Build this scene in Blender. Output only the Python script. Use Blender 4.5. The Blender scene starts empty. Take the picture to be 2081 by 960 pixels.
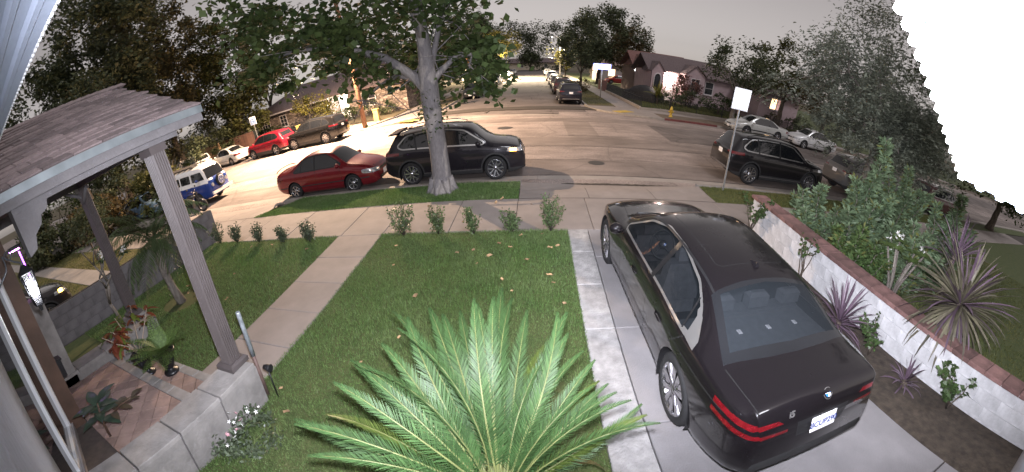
import bpy, bmesh, math, random
import numpy as np
from mathutils import Vector, Matrix
from mathutils.bvhtree import BVHTree
from mathutils.interpolate import poly_3d_calc

R = math.radians
scene = bpy.context.scene
col = scene.collection
rng = np.random.default_rng(7)
random.seed(7)

# ------------------------------------------------------------------ camera
# wide panoramic security camera under the eave, tipped down at the garden
EYE = Vector((0.0, 0.0, 3.1))
pitch, roll, yaw = .4596, .0922, -.1786
def rotm(p, r, w):
    Rr = Matrix(((math.cos(r), 0, math.sin(r)), (0, 1, 0), (-math.sin(r), 0, math.cos(r))))
    Rp = Matrix(((1, 0, 0), (0, math.cos(p), math.sin(p)), (0, -math.sin(p), math.cos(p))))
    Ry = Matrix(((math.cos(w), math.sin(w), 0), (-math.sin(w), math.cos(w), 0), (0, 0, 1)))
    return Ry @ Rp @ Rr
M = rotm(pitch, roll, yaw)
cam = bpy.data.cameras.new('camera')
cam.type = 'PANO'
cam.panorama_type = 'EQUIRECTANGULAR'
cam.longitude_min, cam.longitude_max = -1.29712, 1.47389
cam.latitude_min, cam.latitude_max = -.51997, .61782
cam.clip_start, cam.clip_end = .05, 3000
camo = bpy.data.objects.new('camera', cam)
col.objects.link(camo)
rt, fw, up = M.col[0], M.col[1], M.col[2]
camo.matrix_world = Matrix(((rt.x, up.x, -fw.x, EYE.x), (rt.y, up.y, -fw.y, EYE.y), (rt.z, up.z, -fw.z, EYE.z), (0, 0, 0, 1)))
scene.camera = camo

# ------------------------------------------------------------------ sky, added fill sun, exposure
w = bpy.data.worlds.new('World'); scene.world = w; w.use_nodes = True
nt = w.node_tree; nt.nodes.clear()
sky = nt.nodes.new('ShaderNodeTexSky'); sky.sky_type = 'NISHITA'; sky.sun_disc = False
sky.sun_elevation = R(56); sky.sun_rotation = R(150)
hs = nt.nodes.new('ShaderNodeHueSaturation'); hs.inputs['Saturation'].default_value = .12
mixc = nt.nodes.new('ShaderNodeMix'); mixc.data_type = 'RGBA'; mixc.blend_type = 'MULTIPLY'; mixc.inputs[0].default_value = 1
mixc.inputs[7].default_value = (1.0, .90, .86, 1)          # city glow tints the night sky
bg = nt.nodes.new('ShaderNodeBackground'); bg.inputs[1].default_value = .066
out = nt.nodes.new('ShaderNodeOutputWorld')
L = nt.links.new
L(sky.outputs[0], hs.inputs['Color']); L(hs.outputs[0], mixc.inputs[6]); L(mixc.outputs[2], bg.inputs[0]); L(bg.outputs[0], out.inputs[0])
sun = bpy.data.lights.new('fill_sun', 'SUN'); sun.energy = .75; sun.angle = R(14); sun.color = (.93, .93, 1)  # added as soft cool fill from behind the viewer, no moon is seen
suno = bpy.data.objects.new('fill_sun', sun); col.objects.link(suno)
sd = Vector((math.sin(R(150)) * math.cos(R(56)), math.cos(R(150)) * math.cos(R(56)), math.sin(R(56))))
suno.rotation_euler = (-sd).to_track_quat('-Z', 'Y').to_euler(); suno.location = (0, 0, 60)
scene.view_settings.view_transform = 'Standard'; scene.view_settings.look = 'None'
scene.view_settings.exposure = .6; scene.view_settings.gamma = 1
scene.cycles.max_bounces = 8; scene.cycles.transparent_max_bounces = 12
scene.cycles.sample_clamp_indirect = 6

# ------------------------------------------------------------------ materials
MATS = {}
def nodes(name):
    m = bpy.data.materials.new(name); m.use_nodes = True
    t = m.node_tree; b = t.nodes['Principled BSDF']
    return m, t, b
def c4(c): return (c[0], c[1], c[2], 1)
def mat(name, c, rough=.7, metal=0, var=.18, scale=6, bump=0, bscale=None, coat=0, c2=None, detail=6, spec=.5, isl=0, obr=0, trans=0, dirt=0):
    """plain material: noise colour variation, optional relief, optional shift per island / per object"""
    if name in MATS: return MATS[name]
    m, t, b = nodes(name); l = t.links.new
    tc = t.nodes.new('ShaderNodeTexCoord')
    n = t.nodes.new('ShaderNodeTexNoise'); n.inputs['Scale'].default_value = scale; n.inputs['Detail'].default_value = detail
    l(tc.outputs['Object'], n.inputs['Vector'])
    r = t.nodes.new('ShaderNodeValToRGB')
    d = c2 if c2 else tuple(min(1, x * (1 + var)) for x in c)
    lo = c if c2 else tuple(x * (1 - var) for x in c)
    r.color_ramp.elements[0].position = .3; r.color_ramp.elements[1].position = .7
    r.color_ramp.elements[0].color = c4(lo); r.color_ramp.elements[1].color = c4(d)
    l(n.outputs['Fac'], r.inputs['Fac'])
    outc = r.outputs['Color']
    if dirt:
        n2 = t.nodes.new('ShaderNodeTexNoise'); n2.inputs['Scale'].default_value = scale * .18; n2.inputs['Detail'].default_value = 8
        n2.inputs['Roughness'].default_value = .7
        l(tc.outputs['Object'], n2.inputs['Vector'])
        r2 = t.nodes.new('ShaderNodeValToRGB'); r2.color_ramp.elements[0].position = .38; r2.color_ramp.elements[1].position = .66
        r2.color_ramp.elements[0].color = (1 - dirt, 1 - dirt, 1 - dirt, 1); r2.color_ramp.elements[1].color = (1, 1, 1, 1)
        l(n2.outputs['Fac'], r2.inputs['Fac'])
        mx = t.nodes.new('ShaderNodeMix'); mx.data_type = 'RGBA'; mx.blend_type = 'MULTIPLY'; mx.inputs[0].default_value = 1
        l(outc, mx.inputs[6]); l(r2.outputs['Color'], mx.inputs[7]); outc = mx.outputs[2]
    if isl or obr:
        src = t.nodes.new('ShaderNodeNewGeometry').outputs['Random Per Island'] if isl else t.nodes.new('ShaderNodeObjectInfo').outputs['Random']
        mr = t.nodes.new('ShaderNodeMapRange'); k = isl or obr
        mr.inputs['To Min'].default_value = 1 - k; mr.inputs['To Max'].default_value = 1 + k
        l(src, mr.inputs['Value'])
        hv = t.nodes.new('ShaderNodeHueSaturation'); l(outc, hv.inputs['Color']); l(mr.outputs[0], hv.inputs['Value'])
        outc = hv.outputs[0]
    l(outc, b.inputs['Base Color'])
    b.inputs['Roughness'].default_value = rough; b.inputs['Metallic'].default_value = metal
    b.inputs['Coat Weight'].default_value = coat; b.inputs['Coat Roughness'].default_value = .05
    b.inputs['Specular IOR Level'].default_value = spec
    if bump:
        nb = t.nodes.new('ShaderNodeTexNoise'); nb.inputs['Scale'].default_value = bscale or scale * 6; nb.inputs['Detail'].default_value = 5
        l(tc.outputs['Object'], nb.inputs['Vector'])
        bp = t.nodes.new('ShaderNodeBump'); bp.inputs['Strength'].default_value = bump; bp.inputs['Distance'].default_value = .02
        l(nb.outputs['Fac'], bp.inputs['Height']); l(bp.outputs[0], b.inputs['Normal'])
    if trans:
        tr = t.nodes.new('ShaderNodeBsdfTranslucent'); l(outc, tr.inputs['Color'])
        ms = t.nodes.new('ShaderNodeMixShader'); ms.inputs[0].default_value = trans
        l(b.outputs[0], ms.inputs[1]); l(tr.outputs[0], ms.inputs[2]); l(ms.outputs[0], t.nodes['Material Output'].inputs[0])
    MATS[name] = m; return m
def leaf(name, c, c2=None, rough=.5, isl=.45, trans=.3):
    return mat(name, c, rough=rough, c2=c2 or tuple(x * 1.35 for x in c), scale=.9, isl=isl, trans=trans, spec=.35)
def emit(name, c, s):
    if name in MATS: return MATS[name]
    m, t, b = nodes(name); b.inputs['Base Color'].default_value = (.6, .6, .6, 1)
    b.inputs['Emission Color'].default_value = c4(c); b.inputs['Emission Strength'].default_value = s
    MATS[name] = m; return m
def paint(name='car_paint', rough=.3, metal=.15):
    if name in MATS: return MATS[name]
    m, t, b = nodes(name); oi = t.nodes.new('ShaderNodeObjectInfo')
    tc = t.nodes.new('ShaderNodeTexCoord'); n = t.nodes.new('ShaderNodeTexNoise'); n.inputs['Scale'].default_value = 3.5; n.inputs['Detail'].default_value = 8
    t.links.new(tc.outputs['Object'], n.inputs['Vector'])
    mr = t.nodes.new('ShaderNodeMapRange'); mr.inputs['To Min'].default_value = rough * .7; mr.inputs['To Max'].default_value = rough * 1.3
    t.links.new(n.outputs['Fac'], mr.inputs['Value']); t.links.new(mr.outputs[0], b.inputs['Roughness'])
    t.links.new(oi.outputs['Color'], b.inputs['Base Color'])
    b.inputs['Metallic'].default_value = metal; b.inputs['Specular IOR Level'].default_value = .12
    b.inputs['Coat Weight'].default_value = 1; b.inputs['Coat Roughness'].default_value = .04
    MATS[name] = m; return m
def clear_glass(name, tint, rough=.0, thru=.75):
    if name in MATS: return MATS[name]
    m, t, b = nodes(name)
    b.inputs['Base Color'].default_value = c4(tint); b.inputs['Roughness'].default_value = .03; b.inputs['Specular IOR Level'].default_value = .5
    tr = t.nodes.new('ShaderNodeBsdfTransparent'); tr.inputs[0].default_value = c4(tuple(min(1, x * 3 + .55) for x in tint))
    ms = t.nodes.new('ShaderNodeMixShader'); ms.inputs[0].default_value = thru
    t.links.new(b.outputs[0], ms.inputs[1]); t.links.new(tr.outputs[0], ms.inputs[2]); t.links.new(ms.outputs[0], t.nodes['Material Output'].inputs[0])
    MATS[name] = m; return m

# ------------------------------------------------------------------ mesh building
class MB:
    def __init__(s): s.v = []; s.f = []; s.sm = []
    def add(s, vs, fs, smooth=False):
        o = len(s.v); s.v += [tuple(p) for p in vs]
        s.f += [tuple(i + o for i in f) for f in fs]; s.sm += [smooth] * len(fs)
        return s
    def box(s, x0, x1, y0, y1, z0, z1, rz=0, at=None):
        vs = [(x, y, z) for z in (z0, z1) for y in (y0, y1) for x in (x0, x1)]
        if at is not None:
            ca, sa = math.cos(rz), math.sin(rz)
            vs = [(at[0] + x * ca - y * sa, at[1] + x * sa + y * ca, at[2] + z) for x, y, z in vs]
        return s.add(vs, [(0, 2, 3, 1), (4, 5, 7, 6), (0, 1, 5, 4), (2, 6, 7, 3), (0, 4, 6, 2), (1, 3, 7, 5)])
    def bev(s, x0, x1, y0, y1, z0, z1, b=.01):
        """box with its upper edges chamfered"""
        q = lambda d, z: [(x0 + d, y0 + d, z), (x1 - d, y0 + d, z), (x1 - d, y1 - d, z), (x0 + d, y1 - d, z)]
        vs = q(0, z0) + q(0, z1 - b) + q(b, z1)
        fs = [(3, 2, 1, 0), (8, 9, 10, 11)]
        for k in (0, 4):
            fs += [(k + i, k + (i + 1) % 4, k + 4 + (i + 1) % 4, k + 4 + i) for i in range(4)]
        return s.add(vs, fs)
    def prism(s, poly, z0, z1):
        n = len(poly)
        vs = [(x, y, z0) for x, y in poly] + [(x, y, z1) for x, y in poly]
        return s.add(vs, [tuple(range(n - 1, -1, -1)), tuple(range(n, 2 * n))] + [(i, (i + 1) % n, n + (i + 1) % n, n + i) for i in range(n)])
    def prism_axis(s, poly, a0, a1, axis='y'):
        """poly in (x,z) extruded along y, or in (y,z) extruded along x"""
        n = len(poly)
        P = (lambda p, a: (p[0], a, p[1])) if axis == 'y' else (lambda p, a: (a, p[0], p[1]))
        vs = [P(p, a0) for p in poly] + [P(p, a1) for p in poly]
        return s.add(vs, [tuple(range(n - 1, -1, -1)), tuple(range(n, 2 * n))] + [(i, (i + 1) % n, n + (i + 1) % n, n + i) for i in range(n)])
    def tube(s, pts, rad, n=8, cap=True, smooth=True):
        pts = [Vector(p) for p in pts]
        if not hasattr(rad, '__len__'): rad = [rad] * len(pts)
        vs = []; up0 = None
        for i, p in enumerate(pts):
            d = (pts[min(i + 1, len(pts) - 1)] - pts[max(i - 1, 0)])
            d = d.normalized() if d.length > 1e-9 else Vector((0, 0, 1))
            if up0 is None:
                u = d.orthogonal().normalized()
            else:
                u = (up0 - d * up0.dot(d))
                u = u.normalized() if u.length > 1e-6 else d.orthogonal().normalized()
            up0 = u; v = d.cross(u)
            for k in range(n):
                a = 2 * math.pi * k / n
                vs.append(p + (u * math.cos(a) + v * math.sin(a)) * rad[i])
        fs = []
        for i in range(len(pts) - 1):
            for k in range(n):
                fs.append((i * n + k, i * n + (k + 1) % n, (i + 1) * n + (k + 1) % n, (i + 1) * n + k))
        s.add(vs, fs, smooth)
        if cap:
            o = len(s.v) - len(vs)
            s.f += [tuple(o + k for k in range(n - 1, -1, -1)), tuple(o + (len(pts) - 1) * n + k for k in range(n))]; s.sm += [False, False]
        return s
    def lathe(s, prof, n=20, at=(0, 0, 0), axis='z', smooth=True, a0=0, a1=2 * math.pi):
        closed = abs(a1 - a0 - 2 * math.pi) < 1e-6
        m = n if closed else n + 1
        vs = []
        for r_, h in prof:
            for k in range(m):
                a = a0 + (a1 - a0) * k / n
                c, d = r_ * math.cos(a), r_ * math.sin(a)
                p = (c, d, h) if axis == 'z' else ((c, h, d) if axis == 'y' else (h, c, d))
                vs.append((at[0] + p[0], at[1] + p[1], at[2] + p[2]))
        fs = []
        for i in range(len(prof) - 1):
            for k in range(n if closed else m - 1):
                fs.append((i * m + k, i * m + (k + 1) % m, (i + 1) * m + (k + 1) % m, (i + 1) * m + k))
        return s.add(vs, fs, smooth)
    def sphere(s, c, r_, n=10, sz=1.0):
        pr = [(max(1e-4, r_ * math.cos(a)), r_ * sz * math.sin(a)) for a in np.linspace(-math.pi / 2, math.pi / 2, max(5, n // 2 + 1))]
        return s.lathe(pr, n, at=c)
    def quad(s, a, b, c, d): return s.add([a, b, c, d], [(0, 1, 2, 3)])
    def mesh(s, name, m):
        me = bpy.data.meshes.new(name)
        me.from_pydata(s.v, [], s.f)
        me.polygons.foreach_set('use_smooth', s.sm)
        if m is not None: me.materials.append(m)
        me.update(); return me
    def build(s, name, m, parent=None, off=None):
        if off is not None: s.v = [(x - off[0], y - off[1], z - off[2]) for x, y, z in s.v]
        return link(name, s.mesh(name, m), parent)

def link(name, data, parent=None):
    o = bpy.data.objects.new(name, data); col.objects.link(o)
    if parent is not None: o.parent = parent
    return o
def tag(o, label, cat, group=None, kind=None):
    if label and not 4 <= len(label.split()) <= 16: print('LABEL', len(label.split()), label)
    if label: o['label'] = label
    if cat: o['category'] = cat
    if group: o['group'] = group
    if kind: o['kind'] = kind
    return o
def thing(name, label, cat, loc=(0, 0, 0), rz=0, group=None):
    o = bpy.data.objects.new(name, None); col.objects.link(o); o.empty_display_size = .2
    o.location = loc; o.rotation_euler = (0, 0, rz)
    return tag(o, label, cat, group)
def struct(name, mb, m, parent=None):
    o = mb.build(name, m, parent) if isinstance(mb, MB) else link(name, mb, parent)
    if parent is None: o['kind'] = 'structure'
    return o
def copy_tree(o, parent=None):
    c = o.copy(); col.objects.link(c); c.parent = parent
    for ch in o.children: copy_tree(ch, c)
    return c
def fast_mesh(name, co, faces_n, idx, m, smooth=False):
    """mesh straight from numpy: co (N,3), all faces with faces_n corners"""
    me = bpy.data.meshes.new(name)
    nf = len(idx) // faces_n
    me.vertices.add(len(co)); me.vertices.foreach_set('co', np.ascontiguousarray(co, np.float32).ravel())
    me.loops.add(len(idx)); me.loops.foreach_set('vertex_index', np.ascontiguousarray(idx, np.int32))
    me.polygons.add(nf)
    me.polygons.foreach_set('loop_start', np.arange(0, len(idx), faces_n, dtype=np.int32))
    me.update(calc_edges=True)
    if smooth: me.polygons.foreach_set('use_smooth', np.ones(nf, bool))
    me.materials.append(m); return me

# ------------------------------------------------------------------ foliage
def unit(a): return a / np.maximum(1e-9, np.linalg.norm(a, axis=1))[:, None]
def leaves_at(P, size, g, aspect=.5, flat=.5, dirs=None, droop=0, jit=.35):
    """folded leaf quads (4 corners) at points P; returns coords and quad indices"""
    n = len(P)
    D = unit(g.normal(size=(n, 3)) * np.array([1, 1, flat])) if dirs is None else unit(dirs + g.normal(size=(n, 3)) * jit)
    D[:, 2] -= droop; D = unit(D)
    U = unit(g.normal(size=(n, 3)) * .7 + np.array([0, 0, 1.0]))
    S = unit(np.cross(D, U)); s = (size * g.uniform(.6, 1.25, n))[:, None]
    N = np.cross(S, D)
    a = P; b = P + D * s * .45 + S * s * aspect * .5 + N * s * .06; c = P + D * s; d = P + D * s * .45 - S * s * aspect * .5 + N * s * .06
    co = np.stack([a, b, c, d], 1).reshape(-1, 3)
    return co, np.arange(4 * n)
def crown(name, P, size, m, g, parent=None, **k):
    co, ix = leaves_at(np.asarray(P, float), size, g, **k)
    return link(name, fast_mesh(name, co, 4, ix, m), parent)
def blobs(g, n, cx, cy, cz, rx, ry, rz, clumps=30, cr=.3, shell=.55, lo=-1):
    """points gathered in clumps spread through an uneven ellipsoid"""
    C = unit(g.normal(size=(clumps * 3, 3))) * (g.uniform(shell, 1.0, clumps * 3) ** .6)[:, None]
    C = C[C[:, 2] > lo][:clumps]
    k = g.integers(0, len(C), n); wgt = g.uniform(.55, 1.25, len(C))
    Q = C[k] + unit(g.normal(size=(n, 3))) * (g.uniform(0, 1, n) ** .5 * cr * wgt[k])[:, None]
    return np.array([cx, cy, cz]) + Q * np.array([rx, ry, rz])
def limbs(mb, g, base, top, r0, n=5, spread=2.5, rise=2.0, sub=3, r1=None, seg=6, flare=1.5, lean=None):
    """tapered trunk with forked limbs; returns the twig tips"""
    base = np.array(base, float); top = np.array(top, float); r1 = r1 or r0 * .6
    ts = np.linspace(0, 1, 7)
    pts = [base + (top - base) * t + g.normal(size=3) * r0 * .15 * (0 < t < 1) for t in ts]
    rr = [r0 * (flare if t == 0 else (1 + (flare - 1) * .25 if t < .2 else 1)) * (1 - t) + r1 * t for t in ts]
    mb.tube(pts, rr, 12)
    tips = []
    for i in range(n):
        a = 2 * math.pi * (i + g.uniform(-.3, .3)) / n
        d = np.array([math.cos(a) * spread, math.sin(a) * spread, rise]) * g.uniform(.75, 1.2)
        st = base + (top - base) * g.uniform(.8, 1.0)
        p = [st + d * t + np.array([0, 0, .25 * rise * math.sin(t * 3)]) + g.normal(size=3) * .06 * (t > 0) for t in np.linspace(0, 1, 6)]
        mb.tube(p, list(np.linspace(r1 * .6, r1 * .16, 6)), seg)
        tips.append(p[-1])
        for j in range(sub):
            q0 = p[g.integers(2, 5)]
            d2 = np.array([d[0] * .45, d[1] * .45, rise * .35]) + g.normal(size=3) * spread * .3
            q = [q0 + d2 * t + g.normal(size=3) * .04 * (t > 0) for t in np.linspace(0, 1, 4)]
            mb.tube(q, list(np.linspace(r1 * .25, r1 * .06, 4)), 5)
            tips.append(q[-1])
    return np.array(tips)
# ------------------------------------------------------------------ surfaces of the ground
def asphalt(name, c, speck=.5, crack=.35, rough=.9):
    m, t, b = nodes(name); l = t.links.new
    tc = t.nodes.new('ShaderNodeTexCoord')
    big = t.nodes.new('ShaderNodeTexNoise'); big.inputs['Scale'].default_value = .45; big.inputs['Detail'].default_value = 9; big.inputs['Roughness'].default_value = .65
    fine = t.nodes.new('ShaderNodeTexNoise'); fine.inputs['Scale'].default_value = 26; fine.inputs['Detail'].default_value = 4; fine.inputs['Roughness'].default_value = .8
    mp = t.nodes.new('ShaderNodeMapping'); mp.inputs['Scale'].default_value = (.35, 1.6, 1)
    streak = t.nodes.new('ShaderNodeTexNoise'); streak.inputs['Scale'].default_value = 1.1; streak.inputs['Detail'].default_value = 6
    for n in (big, fine): l(tc.outputs['Object'], n.inputs['Vector'])
    l(tc.outputs['Object'], mp.inputs['Vector']); l(mp.outputs[0], streak.inputs['Vector'])
    def ramp(src, p0, p1, a, d):
        r = t.nodes.new('ShaderNodeValToRGB'); r.color_ramp.elements[0].position = p0; r.color_ramp.elements[1].position = p1
        r.color_ramp.elements[0].color = (a, a, a, 1); r.color_ramp.elements[1].color = (d, d, d, 1); l(src, r.inputs['Fac']); return r.outputs['Color']
    def mul(a, d):
        x = t.nodes.new('ShaderNodeMix'); x.data_type = 'RGBA'; x.blend_type = 'MULTIPLY'; x.inputs[0].default_value = 1; l(a, x.inputs[6]); l(d, x.inputs[7]); return x.outputs[2]
    base = t.nodes.new('ShaderNodeRGB'); base.outputs[0].default_value = c4(c)
    o = mul(base.outputs[0], ramp(big.outputs['Fac'], .3, .7, .72, 1.25))
    o = mul(o, ramp(streak.outputs['Fac'], .32, .68, .8, 1.15))
    o = mul(o, ramp(fine.outputs['Fac'], .38, .64, 1 - speck, 1 + speck))
    ds = t.nodes.new('ShaderNodeTexNoise'); ds.inputs['Scale'].default_value = .8; ds.inputs['Detail'].default_value = 5
    l(tc.outputs['Object'], ds.inputs['Vector'])
    mx = t.nodes.new('ShaderNodeMix'); mx.data_type = 'RGBA'; mx.inputs[0].default_value = .35; l(tc.outputs['Object'], mx.inputs[6]); l(ds.outputs['Color'], mx.inputs[7])
    vo = t.nodes.new('ShaderNodeTexVoronoi'); vo.feature = 'DISTANCE_TO_EDGE'; vo.inputs['Scale'].default_value = .42
    l(mx.outputs[2], vo.inputs['Vector'])
    o = mul(o, ramp(vo.outputs['Distance'], 0, .014, 1 - crack, 1))
    l(o, b.inputs['Base Color']); b.inputs['Roughness'].default_value = rough; b.inputs['Specular IOR Level'].default_value = .3
    bp = t.nodes.new('ShaderNodeBump'); bp.inputs['Strength'].default_value = .6; bp.inputs['Distance'].default_value = .012
    l(fine.outputs['Fac'], bp.inputs['Height']); l(bp.outputs[0], b.inputs['Normal'])
    MATS[name] = m; return m
m_asph = asphalt('asphalt_worn', (.262, .220, .200), .5, .25)
m_asph2 = asphalt('asphalt_smooth', (.195, .164, .148), .25, .2)
m_asph3 = asphalt('asphalt_side_street', (.150, .128, .118), .25, .4)
m_conc = mat('concrete', (.31, .275, .245), .9, var=.10, scale=2.2, bump=.25, bscale=60, dirt=.22)
m_conc_slab = mat('concrete_slab', (.262, .228, .208), .9, var=.08, scale=2.5, bump=.25, bscale=70, dirt=.2, obr=.07)
m_conc_old = mat('concrete_old', (.38, .37, .365), .92, var=.22, scale=7, bump=.7, bscale=35, dirt=.35, obr=.05)
m_conc_drive = mat('concrete_driveway', (.25, .24, .245), .88, var=.1, scale=2, bump=.25, bscale=50, dirt=.25, obr=.05)
m_joint = mat('joint_dirt', (.05, .042, .035), .95, scale=12)
m_soil = mat('soil', (.060, .046, .034), .95, var=.4, scale=9, bump=.9, bscale=25, dirt=.3)
m_turf = mat('turf_ground', (.045, .066, .018), .95, var=.3, scale=5, c2=(.075, .085, .028), bump=.6, bscale=40)
m_dry = mat('dry_grass_ground', (.10, .075, .045), .95, var=.3, scale=3, c2=(.075, .065, .03), bump=.6, bscale=30)
m_kerb = mat('kerb_concrete', (.30, .27, .24), .9, var=.15, scale=3, bump=.3, dirt=.3)
m_redkerb = mat('kerb_red_paint', (.16, .045, .040), .8, var=.25, scale=4, bump=.3, dirt=.35)
m_yellow = mat('tactile_yellow', (.52, .36, .07), .75, var=.15, scale=3, dirt=.25)
m_debris = mat('gutter_dirt', (.045, .036, .028), .95, var=.5, scale=15, bump=.8)

# one sheet of earth to the horizon
mb = MB(); n = 24
xs = np.concatenate([np.linspace(-900, -60, 8), np.linspace(-50, 50, 13), np.linspace(60, 900, 8)])
ys = np.concatenate([np.linspace(-300, -20, 5), np.linspace(-10, 60, 13), np.linspace(80, 1200, 10)])
vs = [(x, y, -.30) for y in ys for x in xs]
mb.add(vs, [(j * len(xs) + i, j * len(xs) + i + 1, (j + 1) * len(xs) + i + 1, (j + 1) * len(xs) + i) for j in range(len(ys) - 1) for i in range(len(xs) - 1)])
struct('ground', mb, m_dry)

ZR = -.12                                            # road surface
def sheet(poly, z): return MB().add([(x, y, z) for x, y in poly], [tuple(range(len(poly)))])
def arc(cx, cy, r, a0, a1, n=10): return [(cx + r * math.cos(R(a0 + (a1 - a0) * i / n)), cy + r * math.sin(R(a0 + (a1 - a0) * i / n))) for i in range(n + 1)]
NK, FK, SL, SR, RC = 10.60, 25.50, -7.70, 3.80, 4.6    # near kerb, far kerb, side street kerbs, corner radius
cr_right = arc(SR + RC, FK + RC, RC, 270, 180)         # from main street round into the side street
cr_left = arc(SL - RC, FK + RC, RC, 0, -90)
road = [(-160, NK - .1), (160, NK - .1), (160, FK)] + cr_right + [(SR, 230), (SL, 230)] + cr_left + [(-160, FK)]
struct('main_road', sheet(road, ZR), m_asph)
def band(name, x0, x1, y0, y1, m, k, wob=.05):
    g = np.random.default_rng(int(abs(y0 * 100) + abs(x0)))
    X = np.linspace(x0, x1, max(3, int((x1 - x0) / 1.2)))
    a = [(x, y0 + g.normal() * wob) for x in X]; b = [(x, y1 + g.normal() * wob) for x in X[::-1]]
    vs = [(x, y, ZR + .004 * k) for x, y in a + b[::1]]
    q = len(X)
    struct(name, MB().add(vs, [(i, i + 1, 2 * q - 2 - i, 2 * q - 1 - i) for i in range(q - 1)]), m)
band('road_strip', -70, 90, 11.45, 13.4, m_asph2, 1)
band('trench_patch', -60, 80, 15.8, 17.75, m_asph2, 1)
band('trench_patch', -60, 80, 22.5, 23.6, m_asph2, 1)
band('road_patch', 1.5, 3.0, 17.85, 22.4, m_asph2, 1, .03)
band('road_patch', 6.6, 60, 17.9, 22.4, m_asph3, 1, .06)
struct('side_street', sheet([(SR - .35, 26.9), (SR - .35, 230), (SL + .35, 230), (SL + .35, 27.2), (-4.2, 26.4), (1.45, 25.4), (1.5, 26.9)], ZR + .004), m_asph3)
band('cross_gutter', -4.3, 1.45, 25.0, 25.7, m_conc, 1, .02)
m_tar = mat('tar_seam', (.055, .048, .044), .8, var=.3)
for y_, w_, x0_, x1_ in ((11.46, .05, -60, 60), (13.4, .04, -70, 80), (15.8, .05, -60, 80), (17.75, .045, -60, 80), (22.5, .05, -60, 80), (23.6, .04, -60, 60), (20.1, .025, -20, 40)):
    gt = np.random.default_rng(int(y_ * 10)); X = np.linspace(x0_, x1_, 160); C = y_ + np.cumsum(gt.normal(size=160)) * .012; Wd = w_ * gt.uniform(.25, 1, 160)
    vs = [(x, c, ZR + .010) for x, c in zip(X, C)] + [(x, c + q, ZR + .010) for x, c, q in zip(X, C, Wd)]
    struct('tar_seam', MB().add(vs, [(i, i + 1, 161 + i, 160 + i) for i in range(159)]), m_tar)
# manhole covers
for (x, y, r_) in ((-1.7, 20.4, .42), (2.1, 13.03, .3)):
    struct('manhole_cover', MB().lathe([(.001, .006), (r_ * .9, .006), (r_, .002)], 24, at=(x, y, ZR + .008)), mat('cast_iron', (.05, .045, .042), .6, bump=.5, scale=20))

def kerb(name, pts, w_, z0, z1, m, parent=None):
    """kerb stones along a polyline; the road lies to the right-hand side of the path, pieces about 2.5 m"""
    mbk = MB()
    P = [Vector((p[0], p[1], 0)) for p in pts]
    off = []
    for i, p in enumerate(P):
        d = (P[min(i + 1, len(P) - 1)] - P[max(i - 1, 0)]).normalized(); off.append(Vector((-d.y, d.x, 0)) * w_)
    prof = [(0, z0), (.006, z1 - .02), (.03, z1), (1, z1), (1, z0)]
    vs = []
    for p, o in zip(P, off):
        for k, z in prof: vs.append((p.x + o.x * k, p.y + o.y * k, z))
    q = len(prof); fs = []
    for i in range(len(P) - 1):
        for k in range(q - 1): fs.append((i * q + k, i * q + k + 1, (i + 1) * q + k + 1, (i + 1) * q + k))
    mbk.add(vs, fs); return struct(name, mbk, m, parent)
# near side: parkway strips between driveways, with a concrete gutter pan
for x0, x1 in ((-8.9, -.49), (5.0, 40), (-60, -14.6)):
    X = list(np.linspace(x1, x0, max(2, int((x1 - x0) / 2.5))))
    kerb('kerb', [(x, NK) for x in X][::-1], .15, -.3, 0, m_kerb)
mbg = MB(); X = np.arange(-60, 60, 2.4)
for x in X: mbg.add([(x + .006, NK - .25, ZR - .016), (x + 2.394, NK - .25, ZR - .016), (x + 2.394, NK + .3, ZR - .008), (x + .006, NK + .3, ZR - .008), (x + 2.394, 11.42, ZR + .012), (x + .006, 11.42, ZR + .012)], [(0, 1, 2, 3), (3, 2, 4, 5)])
struct('gutter', mbg, m_conc)
# dark wet dirt and leaves lying in the flow line of the driveway
g = np.random.default_rng(3); mbd = MB()
xs_ = np.linspace(.7, 4.4, 40)
up_ = [(x, 10.62 + .07 * g.random() + .02, ZR + .012) for x in xs_]; dn_ = [(x, 10.56 - .06 * g.random(), ZR + .012) for x in xs_]
mbd.add(dn_ + up_, [(i, i + 1, 41 + i, 40 + i) for i in range(39)])
tag(mbd.build('gutter_dirt', m_debris), None, None, kind='stuff')
# far side kerbs round the corners
kerb('kerb', [(SR, y) for y in np.linspace(150, FK + RC, 20)] + [(x, y) for x, y in cr_right[::-1]] + [(8.7, FK)], .15, -.3, 0, m_kerb)
kerb('red_kerb', [(x, FK) for x in np.linspace(8.72, 12.8, 5)], .15, -.3, .012, m_redkerb)
kerb('kerb', [(x, FK) for x in np.linspace(12.82, 90, 24)], .15, -.3, 0, m_kerb)
kerb('kerb', [(x, FK) for x in np.linspace(-90, SL - RC, 24)] + [(x, y) for x, y in cr_left[::-1]] + [(SL, y) for y in np.linspace(FK + RC + 1, 150, 20)], .15, -.3, 0, m_kerb)

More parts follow.
